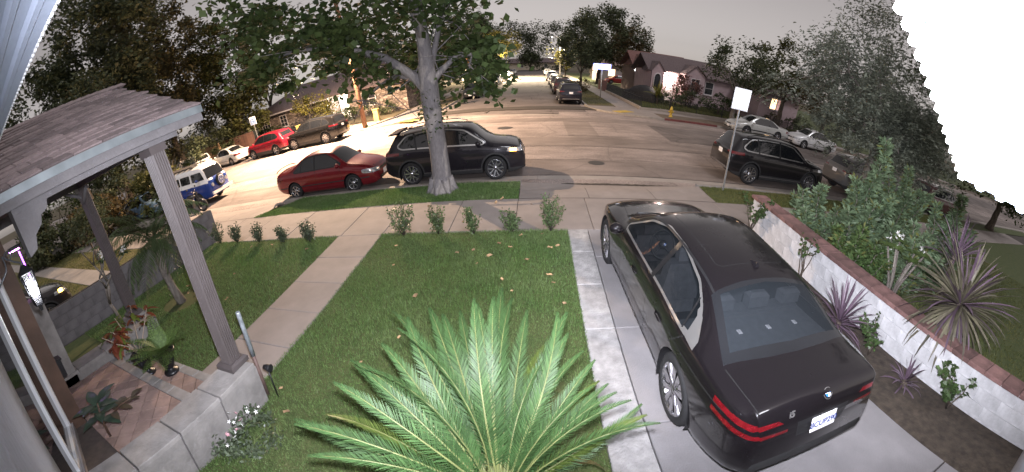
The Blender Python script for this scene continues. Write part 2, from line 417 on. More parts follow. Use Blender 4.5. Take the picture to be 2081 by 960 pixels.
def slabs(parent, xs, ys, z, m, gap=.012, name='paving_slab', thick=.08, tilt=.004, skew=None):
    g = np.random.default_rng(len(xs) * 31 + len(ys))
    for i in range(len(xs) - 1):
        for j in range(len(ys) - 1):
            x0, x1, y0, y1 = xs[i] + gap / 2, xs[i + 1] - gap / 2, ys[j] + gap / 2, ys[j + 1] - gap / 2
            dz = g.uniform(-tilt, tilt)
            q = lambda d, zz: [(x0 + d, y0 + d, zz), (x1 - d, y0 + d, zz), (x1 - d, y1 - d, zz), (x0 + d, y1 - d, zz)]
            mm = MB(); vs = q(0, z - thick) + q(0, z - .008 + dz) + q(.008, z + dz)
            fs = [(8, 9, 10, 11)]
            for k in (0, 4): fs += [(k + a, k + (a + 1) % 4, k + 4 + (a + 1) % 4, k + 4 + a) for a in range(4)]
            mm.add(vs, fs).build(name, m, parent)
# near sidewalk
base = struct('sidewalk', MB().box(-60, 60, 7.25, 9.12, -.32, -.05), m_joint)
slabs(base, [-26, -24, -22, -20, -18.2, -16.4, -14.6, -12.8, -11.0, -9.6, -8.1, -6.5, -4.66, -3.53, -1.95, -.5, 1.2, 3.0, 4.88, 6.7, 8.5, 10.3, 12.1, 13.9, 15.7, 17.5, 19.5, 21.5, 24, 27, 30], [7.25, 9.12], 0, m_conc_slab)
# driveway apron: slopes to the gutter, flared wings
def apron(x0, x1, mname):
    b = struct('driveway_apron', MB().add([(x0 - .02, 9.1, -.05), (x1 + .02, 9.1, -.05), (x1 + .02, 10.55, -.15), (x0 - .02, 10.55, -.15), (x0 - .02, 9.1, -.3), (x1 + .02, 9.1, -.3), (x1 + .02, 10.55, -.3), (x0 - .02, 10.55, -.3)], [(0, 1, 2, 3), (0, 4, 5, 1), (3, 2, 6, 7)]), m_joint)
    nx = max(2, round((x1 - x0) / 1.7)); X = np.linspace(x0, x1, nx + 1)
    for i in range(nx):
        a, c = X[i] + .006, X[i + 1] - .006
        za = 0; zl = -.105
        l0 = -.02 if i == 0 else zl; r0 = -.02 if i == nx - 1 else zl
        MB().add([(a, 9.13, za), (c, 9.13, za), (c, 9.75, za - .02), (a, 9.75, za - .02), (c, 10.5, r0), (a, 10.5, l0)], [(0, 1, 2, 3), (3, 2, 4, 5)]).build('paving_slab', m_conc_slab, b)
apron(-.49, 5.0, 'a'); apron(-14.6, -8.9, 'b')
struct('parkway_corner', MB().add([(-9.4, 9.14, .002), (-8.9, 10.6, -.02), (-8.9, 9.14, .002)], [(0, 2, 1)]), m_conc)
# front walk
base = struct('front_walk', MB().box(-4.72, -3.53, 2.45, 7.24, -.3, -.05), m_joint)
slabs(base, [-4.72, -3.53], [2.45, 3.4, 4.3, 5.22, 6.2, 7.24], 0, m_conc_slab, .010)
# driveway: an old rough strip and the newer slabs
base = struct('driveway', MB().box(.62, 3.95, -6, 7.24, -.3, -.05), m_joint)
slabs(base, [.62, 1.06], [-6, -4, -2.6, -.8, .9, 2.5, 4.1, 5.2, 6.3, 7.24], .004, m_conc_old, .014, 'concrete_strip')
slabs(base, [1.06, 3.95], [-6, -3, -1, .7, 2.5, 4.1, 6.1, 7.24], 0, m_conc_drive, .016, 'driveway_slab')
# soil, lawns
struct('planting_bed', MB().box(3.95, 5.2, -6, 7.24, -.3, -.02), m_soil)
struct('neighbour_yard', MB().box(5.5, 60, -12, 7.24, -.3, -.015), m_turf)
struct('neighbour_lawn_left', MB().box(-60, -9.66, -12, 7.24, -.3, -.015), mat('dry_lawn', (.085, .082, .025), .95, var=.3, scale=3, c2=(.11, .088, .035), bump=.5))
struct('neighbour_path', MB().box(-60, -13.0, 4.2, 5.3, -.2, .01), m_conc)
struct('lawn_soil', MB().box(-3.53, .62, -4, 7.24, -.3, -.02), m_turf)
struct('lawn_soil', MB().box(-9.5, -4.72, -4, 7.24, -.3, -.02), m_turf)
struct('parkway_soil', MB().add([(-9.2, 9.12, -.01), (-.52, 9.12, -.01), (-.52, 10.46, -.01), (-8.0, 10.46, -.01)], [(0, 1, 2, 3)]), m_turf)
struct('parkway_soil', MB().add([(4.98, 9.12, -.01), (40, 9.12, -.01), (40, 10.46, -.01), (5.02, 10.46, -.01)], [(0, 1, 2, 3)]), m_turf)
# far side: parkways, sidewalks, yards
struct('far_yard', MB().box(8.05, 90, 29.75, 120, -.3, .03), m_turf)
struct('far_yard', MB().box(-120, -11.6, 30.1, 120, -.3, .03), m_dry)
base = struct('far_sidewalk', MB().box(-120, 90, 28.0, 29.7, -.3, -.06), m_joint); base.hide_render = False
def far_walk(xs, y0, y1): slabs(base, xs, [y0, y1], 0, m_conc_slab, .02)
far_walk(list(np.arange(-60, -12, 2.4)) + [-12.0], 27.9, 29.7); far_walk([8.6] + list(np.arange(10, 60, 2.4)), 28.0, 29.6)
for sx, x0, x1 in ((1, 6.2, 8.0), (-1, -11.5, -9.7)):
    b2 = struct('side_sidewalk', MB().box(x0, x1, 30.2, 150, -.3, -.06), m_joint)
    slabs(b2, [x0, x1], list(np.arange(30.3, 90, 2.6)) + [150], 0, m_conc_slab, .02)
    struct('corner_pavement', MB().prism([(p[0] + sx * .15, p[1] + .12) for p in (cr_right[::-1] if sx > 0 else cr_left)] + ([(8.62, FK + .16), (8.62, 30.25), (SR + .2, 30.25)] if sx > 0 else [(-12.02, FK + .16), (-12.02, 30.25), (SL - .2, 30.25)]), -.28, -.004), m_conc_slab)
    px0, px1 = (SR + .15, 6.15) if sx > 0 else (-9.68, SL - .15)
    struct('side_parkway', MB().box(min(px0, px1), max(px0, px1), 30.3, 150, -.3, -.01), m_dry)
struct('far_parkway', MB().box(8.66, 90, FK + .15, 27.95, -.3, -.005), mat('bare_parkway', (.11, .080, .055), .95, var=.3, scale=2, bump=.5))
struct('far_parkway', MB().box(-120, -12.06, FK + .15, 27.85, -.3, -.005), m_conc)
# yellow tactile pads on the corner ramps (rows of domes)
for nm, cx, cy, a in (('r', 6.15, 27.35, 38), ('l', -8.95, 26.2, -30)):
    t = struct('tactile_pad', MB().box(-.75, .75, -.42, .42, 0, .012, R(a), (cx, cy, -.002)), m_yellow)
    dm = MB(); ca, sa = math.cos(R(a)), math.sin(R(a))
    for i in range(15):
        for j in range(8):
            u, v = -.68 + i * .097, -.34 + j * .097
            dm.lathe([(.022, .008), (.012, .020), (.001, .021)], 6, at=(cx + u * ca - v * sa, cy + u * sa + v * ca, 0))
    d = dm.build('dome', m_yellow, t); d['kind'] = 'stuff'

# ------------------------------------------------------------------ grass blades
m_blade = leaf('grass_blade', (.080, .150, .040), (.135, .190, .072), isl=.5, trans=.25)
m_blade2 = leaf('grass_blade_dry', (.085, .105, .028), (.15, .145, .05), isl=.5, trans=.25)
def grass(name, n, inside, box_, h, wd, m, z=-.01, seed=1, lean=.6):
    g = np.random.default_rng(seed)
    x = g.uniform(box_[0], box_[1], n * 2); y = g.uniform(box_[2], box_[3], n * 2)
    k = inside(x, y); x, y = x[k][:n], y[k][:n]; n = len(x)
    patch = .75 + .35 * np.sin(x * 1.7 + 1.3 * np.sin(y * 1.1)) * np.sin(y * 2.1 + x * .6)
    a = g.uniform(0, 2 * math.pi, n); hh = h * g.uniform(.5, 1.25, n) * patch; la = g.uniform(0, 2 * math.pi, n); ln = lean * hh * g.uniform(.2, 1, n)
    p = np.stack([x, y, np.full(n, z)], 1); s = np.stack([np.cos(a), np.sin(a), np.zeros(n)], 1) * wd * .5
    tip = p + np.stack([np.cos(la) * ln, np.sin(la) * ln, hh], 1)
    co = np.stack([p - s, p + s, tip], 1).reshape(-1, 3)
    o = link(name, fast_mesh(name, co, 3, np.arange(3 * n), m)); o['kind'] = 'stuff'; return o
everywhere = lambda x, y: x < 1e9
bare = lambda x, y: ~((np.hypot(x + .1, (y - 2.6) * .7) < .55) & (np.sin(x * 40) * np.sin(y * 37) > -.6))
grass('lawn_grass', 130000, bare, (-3.56, .64, 1.0, 7.27), .055, .010, m_blade, seed=1)
grass('lawn_grass', 75000, lambda x, y: ~((np.hypot(x + 7.4, y - 4.2) < .5)), (-9.48, -4.70, 2.2, 7.27), .055, .012, m_blade, seed=2)
tri = lambda x, y: x > -9.2 + (y - 9.12) * .9
grass('parkway_grass', 60000, tri, (-9.2, -.50, 9.08, 10.5), .075, .013, m_blade, seed=3)
grass('parkway_grass', 60000, everywhere, (5.0, 22, 9.08, 10.47), .06, .014, m_blade2, seed=4)
grass('yard_grass', 40000, everywhere, (8.2, 26, 30, 40), .10, .03, m_blade2, z=.03, seed=5)
grass('yard_grass', 30000, lambda x, y: ~((y > 4.15) & (y < 5.35)), (-30, -9.8, .5, 7.2), .08, .025, m_blade2, z=-.015, seed=6)
grass('yard_grass', 30000, everywhere, (5.6, 16, 0, 7.2), .07, .016, m_blade2, z=-.015, seed=8)
grass('yard_grass', 15000, everywhere, (3.95, 6.2, 31, 80), .07, .03, m_blade2, z=-.01, seed=9)
grass('lawn_weeds', 5000, lambda x, y: (np.sin(x * 3.1 + np.sin(y * 2.3) * 2) * np.sin(y * 3.7 + np.cos(x * 1.9) * 2) > .80), (-3.5, .6, 1.2, 7.2), .085, .016, leaf('weed_blade', (.10, .15, .05), (.16, .19, .08), isl=.4), seed=21, lean=1.2)
# dry fallen leaves on the lawn, each one a thing one can point at together
m_dead = mat('dead_leaf', (.33, .22, .12), .8, var=.3, scale=20, obr=.35)
dl = MB()
dl.add([(0, 0, .01), (.03, .025, .022), (.075, .02, .012), (.09, 0, .03), (.07, -.03, .015), (.03, -.022, .026), (.045, 0, .006)], [(0, 6, 1), (1, 6, 2), (2, 6, 3), (3, 6, 4), (4, 6, 5), (5, 6, 0)])
dlm = dl.mesh('fallen_leaf', m_dead)
g = np.random.default_rng(12)
spots = [(-1.0, 4.6), (-.6, 5.3), (-2.0, 4.9), (-.25, 5.9), (.1, 6.3), (-.5, 6.4), (-.8, 6.6), (-1.6, 6.2), (-.35, 5.0), (.2, 5.5), (-3.2, 2.6), (-2.8, 2.3), (-2.3, 3.3), (-1.9, 3.9), (-.3, 6.8), (0, 6.9), (.3, 6.5), (-1.2, 5.8), (-2.9, 6.6), (-2.6, 5.9), (-.9, 6.1), (-1.2, 6.3), (.25, 5.2), (.4, 4.6)]
for i, (x, y) in enumerate(spots + [(g.uniform(-8, -5), g.uniform(4, 7)) for _ in range(10)] + [(g.uniform(-3, 0), g.uniform(7.4, 9)) for _ in range(5)]):
    o = link('fallen_leaf', dlm); o.location = (x + g.normal() * .05, y + g.normal() * .05, .032 if y < 7.25 else .006); s = g.uniform(.8, 1.5); o.scale = (s, s, s)
    o.rotation_euler = (g.uniform(-.3, .3), g.uniform(-.3, .3), g.uniform(0, 6.3))
    tag(o, 'dry brown leaf fallen on the lawn or paving in front of the house', 'leaf', 'dry leaves fallen on the lawn')
# ------------------------------------------------------------------ boundary walls
m_block = mat('grey_block', (.17, .16, .165), .92, var=.12, scale=5, bump=.5, bscale=45, dirt=.25, obr=.08)
m_white = mat('white_painted_block', (.74, .74, .76), .8, var=.06, scale=6, bump=.5, bscale=30, dirt=.42, obr=.07)
m_mortar = mat('mortar', (.11, .10, .10), .95, scale=10)
m_mortar_w = mat('painted_mortar', (.52, .52, .54), .9, scale=10)
m_coping = mat('brick_coping', (.19, .105, .095), .9, var=.3, scale=6, bump=.7, obr=.34, dirt=.25)
def block_wall(name, label, x0, x1, y0, y1, z1, bl, bh, m, mm, cope=None, cw=.06, ch=.06, group=None):
    """masonry wall running along y, each block its own piece"""
    t = thing(name, label, 'wall', ((x0 + x1) / 2, (y0 + y1) / 2, 0), 0, group)
    o = t.location
    MB().box(x0 + .012, x1 - .012, y0, y1, -.3, z1 - .004).build('core', mm, t, o)
    rows = max(1, int(round(z1 / bh))); bh = z1 / rows
    full = MB().bev(-(x1 - x0) / 2, (x1 - x0) / 2, .005, bl - .005, .004, bh - .004, .003).mesh('block', m)
    half = MB().bev(-(x1 - x0) / 2, (x1 - x0) / 2, .005, bl / 2 - .005, .004, bh - .004, .003).mesh('block', m)
    for r_ in range(rows):
        y = y0
        if r_ % 2:
            b = link('block', half, t); b.location = Vector(((x0 + x1) / 2, y, r_ * bh)) - o; y += bl / 2
        while y < y1 - .02:
            short = y + bl > y1 + .02
            b = link('block', half if short else full, t); b.location = Vector(((x0 + x1) / 2 + random.uniform(-.003, .003), y, r_ * bh)) - o
            y += bl / 2 if short else bl
    if cope:
        cm = MB().bev(-(x1 - x0) / 2 - cw, (x1 - x0) / 2 + cw, .004, .296, 0, ch, .008).mesh('coping_stone', cope)
        for y in np.arange(y0, y1 - .2, .3):
            b = link('coping_stone', cm, t); b.location = Vector(((x0 + x1) / 2, y, z1 + .002)) - o
    return t
block_wall('garden_wall', 'low white painted block wall with red brick coping beside the driveway', 5.22, 5.46, -3.2, 7.6, .70, .4, .2333, m_white, m_mortar_w, m_coping, .09, .07)
block_wall('garden_wall', 'plain grey block wall on the far left of the front lawn', -9.68, -9.5, .0, 7.6, .94, .4, .235, m_block, m_mortar)

# ------------------------------------------------------------------ the house the camera hangs on
m_brown = mat('brown_wood', (.105, .060, .040), .7, var=.25, scale=3, bump=.3, dirt=.2)
m_trimw = mat('white_frame', (.70, .72, .74), .5, var=.05, scale=4)
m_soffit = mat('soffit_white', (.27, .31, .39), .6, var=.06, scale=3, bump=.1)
m_fascia = mat('fascia_grey', (.15, .142, .145), .8, var=.14, scale=5, bump=.25, dirt=.2)
m_drip = mat('drip_edge_metal', (.23, .26, .27), .45, metal=.5, var=.25, scale=4)
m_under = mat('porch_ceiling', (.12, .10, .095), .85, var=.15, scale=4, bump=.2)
m_colm = mat('column_brown', (.080, .068, .066), .42, var=.10, scale=5, spec=.5)
m_stone = mat('cheek_stone', (.28, .265, .25), .9, var=.16, scale=6, bump=.5, bscale=30, dirt=.3, obr=.08)
m_tile = mat('clay_tile', (.29, .205, .175), .8, var=.18, scale=5, bump=.25, obr=.22, dirt=.2)
m_grout = mat('grout', (.075, .06, .052), .95, scale=14)
m_shing = mat('asphalt_shingle', (.158, .124, .122), .95, var=.22, scale=14, bump=.6, bscale=60, obr=.36)
m_dkglass = mat('window_glass_dark', (.012, .014, .018), .04, var=.3, scale=2, spec=.6)
m_black = mat('black_metal', (.012, .012, .014), .45, var=.2, scale=8)
m_stucco = mat('stucco', (.32, .30, .30), .95, var=.08, scale=5, bump=.4, bscale=50, dirt=.15)

house = thing('house', 'near house wall with brown wood panel and white framed window beside the porch', 'house', (-4.6, .3, 0))
ho = house.location
def wall_strip(mb, p, q, z0, z1, th=.12):
    p, q = Vector((*p, 0)), Vector((*q, 0)); d = (q - p).normalized(); nrm = Vector((d.y, -d.x, 0)) * th
    a, b, c, e = p, q, q + nrm, p + nrm
    return mb.add([(v.x, v.y, z) for z in (z0, z1) for v in (a, b, c, e)], [(0, 1, 2, 3), (4, 7, 6, 5), (0, 4, 5, 1), (1, 5, 6, 2), (2, 6, 7, 3), (3, 7, 4, 0)])
mbw = MB()
wall_strip(mbw, (3.9, -.14), (-2.8, -.14), -.3, 3.5); wall_strip(mbw, (-2.8, -.16), (-5.1, .34), -.3, .42); wall_strip(mbw, (-2.8, -.16), (-5.1, .34), 2.72, 3.6)
wall_strip(mbw, (-6.3, .6), (-7.4, .6), -.3, 3.6); wall_strip(mbw, (-7.4, .6), (-7.4, -6), -.3, 3.6)
mbw.build('wall', m_stucco, house, ho)
pn = MB(); 
for k in range(5): pn.bev(-6.30 + k * .24, -6.07 + k * .24, .2, .64 + .004 * (k % 2), -.1, 3.3, .004)
pn.build('wood_panel', m_brown, house, ho)
MB().bev(-6.72, -6.46, .62, 1.06, .28, 1.95, .02).build('pilaster', m_stone, house, ho)
win = MB(); P0, P1 = Vector((-2.85, -.12, 0)), Vector((-5.08, .36, 0)); dv = (P1 - P0); nn = Vector((-dv.y, dv.x, 0)).normalized() * -1
if nn.y < 0: nn = -nn
def on(t, off, z): p = P0 + dv * t + nn * off; return (p.x, p.y, z)
def bar(mb, t0, t1, z0, z1, d0=0, d1=.06):
    return mb.add([on(t0, d0, z0), on(t1, d0, z0), on(t1, d1, z0), on(t0, d1, z0), on(t0, d0, z1), on(t1, d0, z1), on(t1, d1, z1), on(t0, d1, z1)], [(0, 3, 2, 1), (4, 5, 6, 7), (0, 1, 5, 4), (1, 2, 6, 5), (2, 3, 7, 6), (3, 0, 4, 7)])
for a, b in ((.0, .03), (.46, .49), (.93, .955), (.985, 1.03)): bar(win, a, b, .42, 2.72)
bar(win, .03, .93, .42, .50); bar(win, .03, .93, 2.62, 2.72)
wf = win.build('window', m_trimw, house, ho)
gl = MB(); bar(gl, .03, .46, .5, 2.62, .01, .02); bar(gl, .49, .93, .5, 2.62, .01, .02); gl.build('pane', m_dkglass, wf, ho)
fr2 = MB(); bar(fr2, 1.03, 1.09, .3, 2.9, .02, .16); fr2.build('door_frame', m_fascia, house, ho)

# overhang of the house roof just above the camera: ribbed soffit, scalloped edge
eave = thing('roof_overhang', 'white ribbed eave soffit with scalloped edge right above the viewer', 'eave', (0, .3, 3.6))
eo = eave.location
def zs(x): return 3.66 if x < .05 else 3.66 - (x - .05) * .50
sf = MB(); X = list(np.linspace(-3.2, .05, 3)) + list(np.linspace(.3, 1.24, 5))
for a, b in zip(X[:-1], X[1:]):
    sf.add([(a, -.6, zs(a)), (b, -.6, zs(b)), (b, .60, zs(b)), (a, .60, zs(a)), (a, -.6, zs(a) + .1), (b, -.6, zs(b) + .1), (b, .60, zs(b) + .1), (a, .60, zs(a) + .1)], [(0, 1, 2, 3), (7, 6, 5, 4), (3, 2, 6, 7)])
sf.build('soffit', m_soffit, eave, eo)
ribs = MB()
for y in np.arange(-.5, .56, .085):
    for a, b in zip(X[:-1], X[1:]):
        ribs.add([(a, y, zs(a) - .012), (b, y, zs(b) - .012), (b, y + .022, zs(b) - .012), (a, y + .022, zs(a) - .012), (a, y - .012, zs(a) - .001), (b, y - .012, zs(b) - .001), (b, y + .034, zs(b) - .001), (a, y + .034, zs(a) - .001)], [(0, 1, 2, 3), (0, 4, 5, 1), (3, 2, 6, 7)])
r_ = ribs.build('rib', m_soffit, eave, eo); r_['kind'] = 'stuff'
sc = MB()
for x in np.arange(-3.2, 1.22, .042):
    z = min(zs(x), zs(x + .042)); pts = [(x, z + .12), (x + .0415, z + .12)] + [(x + .0208 + .0208 * math.cos(R(a)), z + .008 - .009 * math.sin(R(a))) for a in range(0, 181, 30)]
    sc.prism_axis(pts, .603, .615, 'y')
sc.build('scalloped_fascia', m_trimw, eave, eo)

# floodlight that comes with the camera, on the wall right of it
fl = thing('security_floodlight', 'small white security floodlight on the house wall under the white eave', 'floodlight', (.05, -.03, 3.24))
MB().bev(-.06, .06, -.1, .02, -.05, .05, .01).build('housing', m_trimw, fl)
MB().lathe([(.001, .034), (.045, .034), (.047, .02)], 16, axis='y').build('lens', emit('flood_lens', (.9, .95, 1), 30), fl)
for k, (az, e) in enumerate(((-30, 1450), (42, 2500))):
    ld = bpy.data.lights.new('floodlight_lamp', 'SPOT'); ld.energy = e; ld.color = (.90, .90, 1.0); ld.spot_size = R(128); ld.spot_blend = 1.0; ld.shadow_soft_size = .05
    lo = link('floodlight_lamp', ld, fl); lo.location = ((-.05, .05)[k], .11, 0); lo.rotation_euler = Vector((math.sin(R(az)), math.cos(R(az)), (-.42, -.08)[k])).to_track_quat('-Z', 'Y').to_euler()

# ------------------------------------------------------------------ porch
porch = thing('porch', 'open front porch with brown shingle roof on two fluted dark brown columns', 'porch', (-5.2, 1.8, 0))
po = porch.location
def fluted(x, y, z0, z1):
    n, hw, r_ = 5, .098, .009
    pts = []
    for s in range(4):
        ca, sa = [(1, 0), (0, 1), (-1, 0), (0, -1)][s]
        for k in range(n):
            u = -hw + .022 + k * (2 * hw - .044) / n; du = (2 * hw - .044) / n
            for t_, d in ((0.02, 0), (.28, r_), (.72, r_), (.98, 0)):
                a = u + du * t_; pts.append((a, -hw + d))
            # rotate into place below
        seg = pts[-4 * n:]
        pts[-4 * n:] = [(p[0] * ca - p[1] * sa, p[0] * sa + p[1] * ca) for p in seg]
    m = len(pts); vs = [(x + a, y + b, z) for z in (z0, z1) for a, b in pts]
    return MB().add(vs, [(i, (i + 1) % m, m + (i + 1) % m, m + i) for i in range(m)])
for cx, cy, lab in ((-3.47, 2.30, None), (-6.95, 2.74, None)):
    c = fluted(cx, cy, .66, 3.12).build('column', m_colm, porch, po)
    MB().bev(cx - .15, cx + .15, cy - .15, cy + .15, .585, .67, .03).build('column_base', m_colm, c, po)
    MB().bev(cx - .112, cx + .112, cy - .112, cy + .112, 3.12, 3.20, .004).build('column_cap', m_colm, c, po)
# beams and brackets
bmq = MB().box(-3.57, -3.37, .62, 2.62, 3.20, 3.37).box(-7.05, -6.85, .62, 2.9, 3.20, 3.37)
bmq.add([(-3.57, 2.22, 3.2), (-6.85, 2.66, 3.2), (-6.85, 2.86, 3.2), (-3.57, 2.42, 3.2), (-3.57, 2.22, 3.37), (-6.85, 2.66, 3.37), (-6.85, 2.86, 3.37), (-3.57, 2.42, 3.37)], [(0, 1, 2, 3), (4, 7, 6, 5), (0, 4, 5, 1), (3, 2, 6, 7)])
bmq.build('beam', m_fascia, porch, po)
cb = [(.62, 3.20), (.98, 3.20), (.95, 3.13), (.87, 3.10), (.84, 3.03), (.75, 2.97), (.71, 2.86), (.62, 2.82)]
MB().prism_axis(cb, -3.56, -3.38, 'x').build('corbel', m_fascia, porch, po)
for s in (1, -1):
    q = MB(); q.tube([(-6.95 + .05, 2.74 - .1 * s, 2.9), (-6.95 + .3 * (s > 0), 2.74 - .35 * (s < 0), 3.2)], .035, 6); q.build('brace', m_fascia, porch, po)
# roof deck, fascia, drip edge
E0, E1 = (-3.30, 3.42), (-5.20, 4.30); F0, F1, BK = 2.99, 3.22, -.7
sl = math.atan2(E1[1] - E0[1], E0[0] - E1[0]); Ln = math.hypot(E1[0] - E0[0], E1[1] - E0[1])
rd = MB()
XL = 2 * E1[0] - E0[0]
rd.add([(E0[0], F0, E0[1]), (E1[0], F1, E1[1]), (E1[0], BK, E1[1]), (E0[0], BK, E0[1]), (XL, F0, E0[1]), (XL, BK, E0[1])] +
       [(E0[0], F0, E0[1] - .03), (E1[0], F1, E1[1] - .03), (E1[0], BK, E1[1] - .03), (E0[0], BK, E0[1] - .03), (XL, F0, E0[1] - .03), (XL, BK, E0[1] - .03)],
       [(0, 1, 2, 3), (1, 4, 5, 2), (9, 8, 7, 6), (8, 11, 10, 7), (0, 6, 7, 1), (1, 7, 10, 4), (3, 9, 6, 0)])
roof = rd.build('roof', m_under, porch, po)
for a_ in (E0[0] - .02, XL - .012): MB().box(a_, a_ + .032, BK, F0 - .01, 3.25, 3.395).build('fascia_board', m_fascia, porch, po)
MB().box(E0[0] - .05, E0[0] + .03, BK, F0 + .012, 3.397, 3.412).box(E0[0] + .018, E0[0] + .03, BK, F0 + .012, 3.335, 3.397).build('drip_edge', m_drip, porch, po)
rk = MB()
for s in (1, -1):
    xa, xb = (E0[0], E1[0]) if s > 0 else (XL, E1[0])
    rk.add([(xa, F0 - .002, 3.27), (xb, F1 - .002, 4.15), (xb, F1 - .002, 4.268), (xa, F0 - .002, 3.388), (xa, F0 - .03, 3.27), (xb, F1 - .03, 4.15), (xb, F1 - .03, 4.268), (xa, F0 - .03, 3.388)], [(0, 1, 2, 3), (7, 6, 5, 4), (0, 4, 5, 1), (3, 2, 6, 7)])
rk.build('rake_board', m_fascia, porch, po)
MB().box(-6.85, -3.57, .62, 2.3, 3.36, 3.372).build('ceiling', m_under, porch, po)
# shingles: one object per tab on the slope in view
nrow, ex = 15, Ln / 15; tabw = .335
sm_ = []
for k in range(3):
    t_ = .016 + .004 * k
    sm_.append(MB().add([(-.002, .007, 0), (ex * 1.25, .007, 0), (ex * 1.25, tabw - .007, 0), (-.002, tabw - .007, 0), (-.002, .007, t_), (ex * 1.25, .007, .002), (ex * 1.25, tabw - .007, .002), (-.002, tabw - .007, t_)],
             [(4, 5, 6, 7), (0, 4, 7, 3), (0, 1, 5, 4), (3, 7, 6, 2)]).mesh('shingle', m_shing))
g = np.random.default_rng(5)
rotS = Matrix.Rotation(math.pi, 4, 'Z') @ Matrix.Rotation(-sl, 4, 'Y')
for r_ in range(nrow):
    s0 = r_ * ex; px_, pz_ = E0[0] - s0 * math.cos(sl), E0[1] + s0 * math.sin(sl)
    fy = F0 + (F1 - F0) * r_ / nrow
    y = fy + .03 - (r_ % 2) * tabw / 2 + g.uniform(-.03, .03)
    while y > BK + .3:
        o = link('shingle', sm_[g.integers(0, 3)], porch)
        o.matrix_local = Matrix.Translation(Vector((px_, y, pz_ + .004 + .0015 * (r_ % 2))) - po) @ rotS @ Matrix.Rotation(g.uniform(-.006, .006), 4, 'Z')
        y -= tabw
rc = MB()
for y in np.arange(BK, F1 + .02, .15):
    rc.add([(E1[0] - .13, y, E1[1] - .045), (E1[0], y, E1[1] + .022), (E1[0] + .13, y, E1[1] - .045), (E1[0] - .13, y + .19, E1[1] - .035), (E1[0], y + .19, E1[1] + .034), (E1[0] + .13, y + .19, E1[1] - .035)], [(0, 1, 4, 3), (1, 2, 5, 4), (0, 3, 4), (3, 5, 4)])
rc.build('ridge_cap', m_shing, roof, po)
# floor: two levels laid with diamond tiles, stone cheek walls
MB().box(-6.44, -3.62, -.3, 1.86, -.3, .285).build('porch_floor', m_grout, porch, po)
MB().box(-5.75, -3.62, 1.862, 2.38, -.3, .135).build('step', m_grout, porch, po)
def clip_rect(poly, x0, x1, y0, y1):
    for ax, v, sgn in ((0, x0, 1), (0, x1, -1), (1, y0, 1), (1, y1, -1)):
        o = []
        for i in range(len(poly)):
            a, b = poly[i], poly[(i + 1) % len(poly)]; da, db = (a[ax] - v) * sgn, (b[ax] - v) * sgn
            if da >= 0: o.append(a)
            if da * db < 0: k = da / (da - db); o.append((a[0] + (b[0] - a[0]) * k, a[1] + (b[1] - a[1]) * k))
        poly = o
        if len(poly) < 3: return None
    return poly
def tiles(x0, x1, y0, y1, z, s=.215):
    h = s / math.sqrt(2)
    for i in range(int((x1 - x0) / h) + 3):
        for j in range(int((y1 - y0) / h) + 3):
            if (i + j) % 2: continue
            cx, cy = x0 + i * h, y0 + j * h; d = h - .009
            p = clip_rect([(cx + d, cy), (cx, cy + d), (cx - d, cy), (cx, cy - d)], x0 + .004, x1 - .004, y0 + .004, y1 - .004)
            if not p or abs(sum(p[k][0] * p[(k + 1) % len(p)][1] - p[(k + 1) % len(p)][0] * p[k][1] for k in range(len(p)))) < .004: continue
            MB().prism([(a - po.x, b - po.y) for a, b in p], z, z + .014 + random.uniform(0, .003)).build('tile', m_tile, porch)
tiles(-6.44, -3.62, .66, 1.70, .285); tiles(-5.75, -3.62, 1.87, 2.24, .135)
for x in np.arange(-6.42, -3.7, .4): MB().bev(x, x + .39, 1.71, 1.875, .25, .302, .008).build('step_edge_stone', m_stone, porch, po)
for x in np.arange(-5.74, -3.7, .4): MB().bev(x, min(x + .39, -3.63), 2.245, 2.395, .10, .152, .008).build('step_edge_stone', m_stone, porch, po)
ck = MB().box(-3.60, -3.235, -.1, 2.40, -.3, .52).build('cheek_wall', m_mortar, porch, po)
for y0, y1 in ((-.1, .6), (.61, 1.17), (1.18, 1.78), (1.79, 2.41)):
    MB().bev(-3.25, -3.215, y0, y1 - .01, -.1, .52, .004).build('facing_stone', m_stone, ck, po)
    MB().bev(-3.64, -3.205, y0 + .002, y1 - .008, .522, .582, .006).build('cap_stone', m_stone, ck, po)
MB().bev(-3.60, -3.215, 2.40, 2.425, -.1, .52, .004).build('facing_stone', m_stone, ck, po)
ck2 = MB().box(-6.86, -6.46, -.1, 2.95, -.3, .44).build('cheek_wall', m_stone, porch, po)
for k in range(5): MB().bev(-6.89, -6.44, -.1 + k * .61, .50 + k * .61, .442, .50, .006).build('cap_stone', m_stone, ck2, po)
MB().bev(-7.15, -6.75, 2.54, 2.94, -.3, .584, .01).build('column_plinth', m_stone, porch, po)

# wall lantern on a scroll bracket, lit
ln = thing('wall_lantern', 'black scrolled wall lantern with bright white panes beside the window', 'lantern', (-3.95, .60, 2.52))
cage = MB()
cage.lathe([(.10, .14), (.115, .15), (.06, .20), (.025, .235), (.018, .27)], 4, smooth=False, a0=math.pi / 4, a1=2 * math.pi + math.pi / 4)
cage.lathe([(.02, -.26), (.03, -.21), (.062, -.20), (.062, -.185)], 4, smooth=False, a0=math.pi / 4, a1=2 * math.pi + math.pi / 4)
for k in range(4):
    a = math.pi / 4 + k * math.pi / 2; c, s = math.cos(a), math.sin(a)
    cage.tube([(.06 * c, .06 * s, -.19), (.10 * c, .10 * s, .145)], .009, 5)
    b = a + math.pi / 2; c2, s2 = math.cos(b), math.sin(b)
    cage.tube([(.079 * c, .079 * s, -.03), (.079 * (c + c2) / 2, .079 * (s + s2) / 2, .03), (.083 * c2, .083 * s2, -.03)], .006, 4)
cage.build('cage', m_black, ln)
gp = MB(); gp.lathe([(.054, -.19), (.092, .14)], 4, smooth=False, a0=math.pi / 4, a1=2 * math.pi + math.pi / 4)
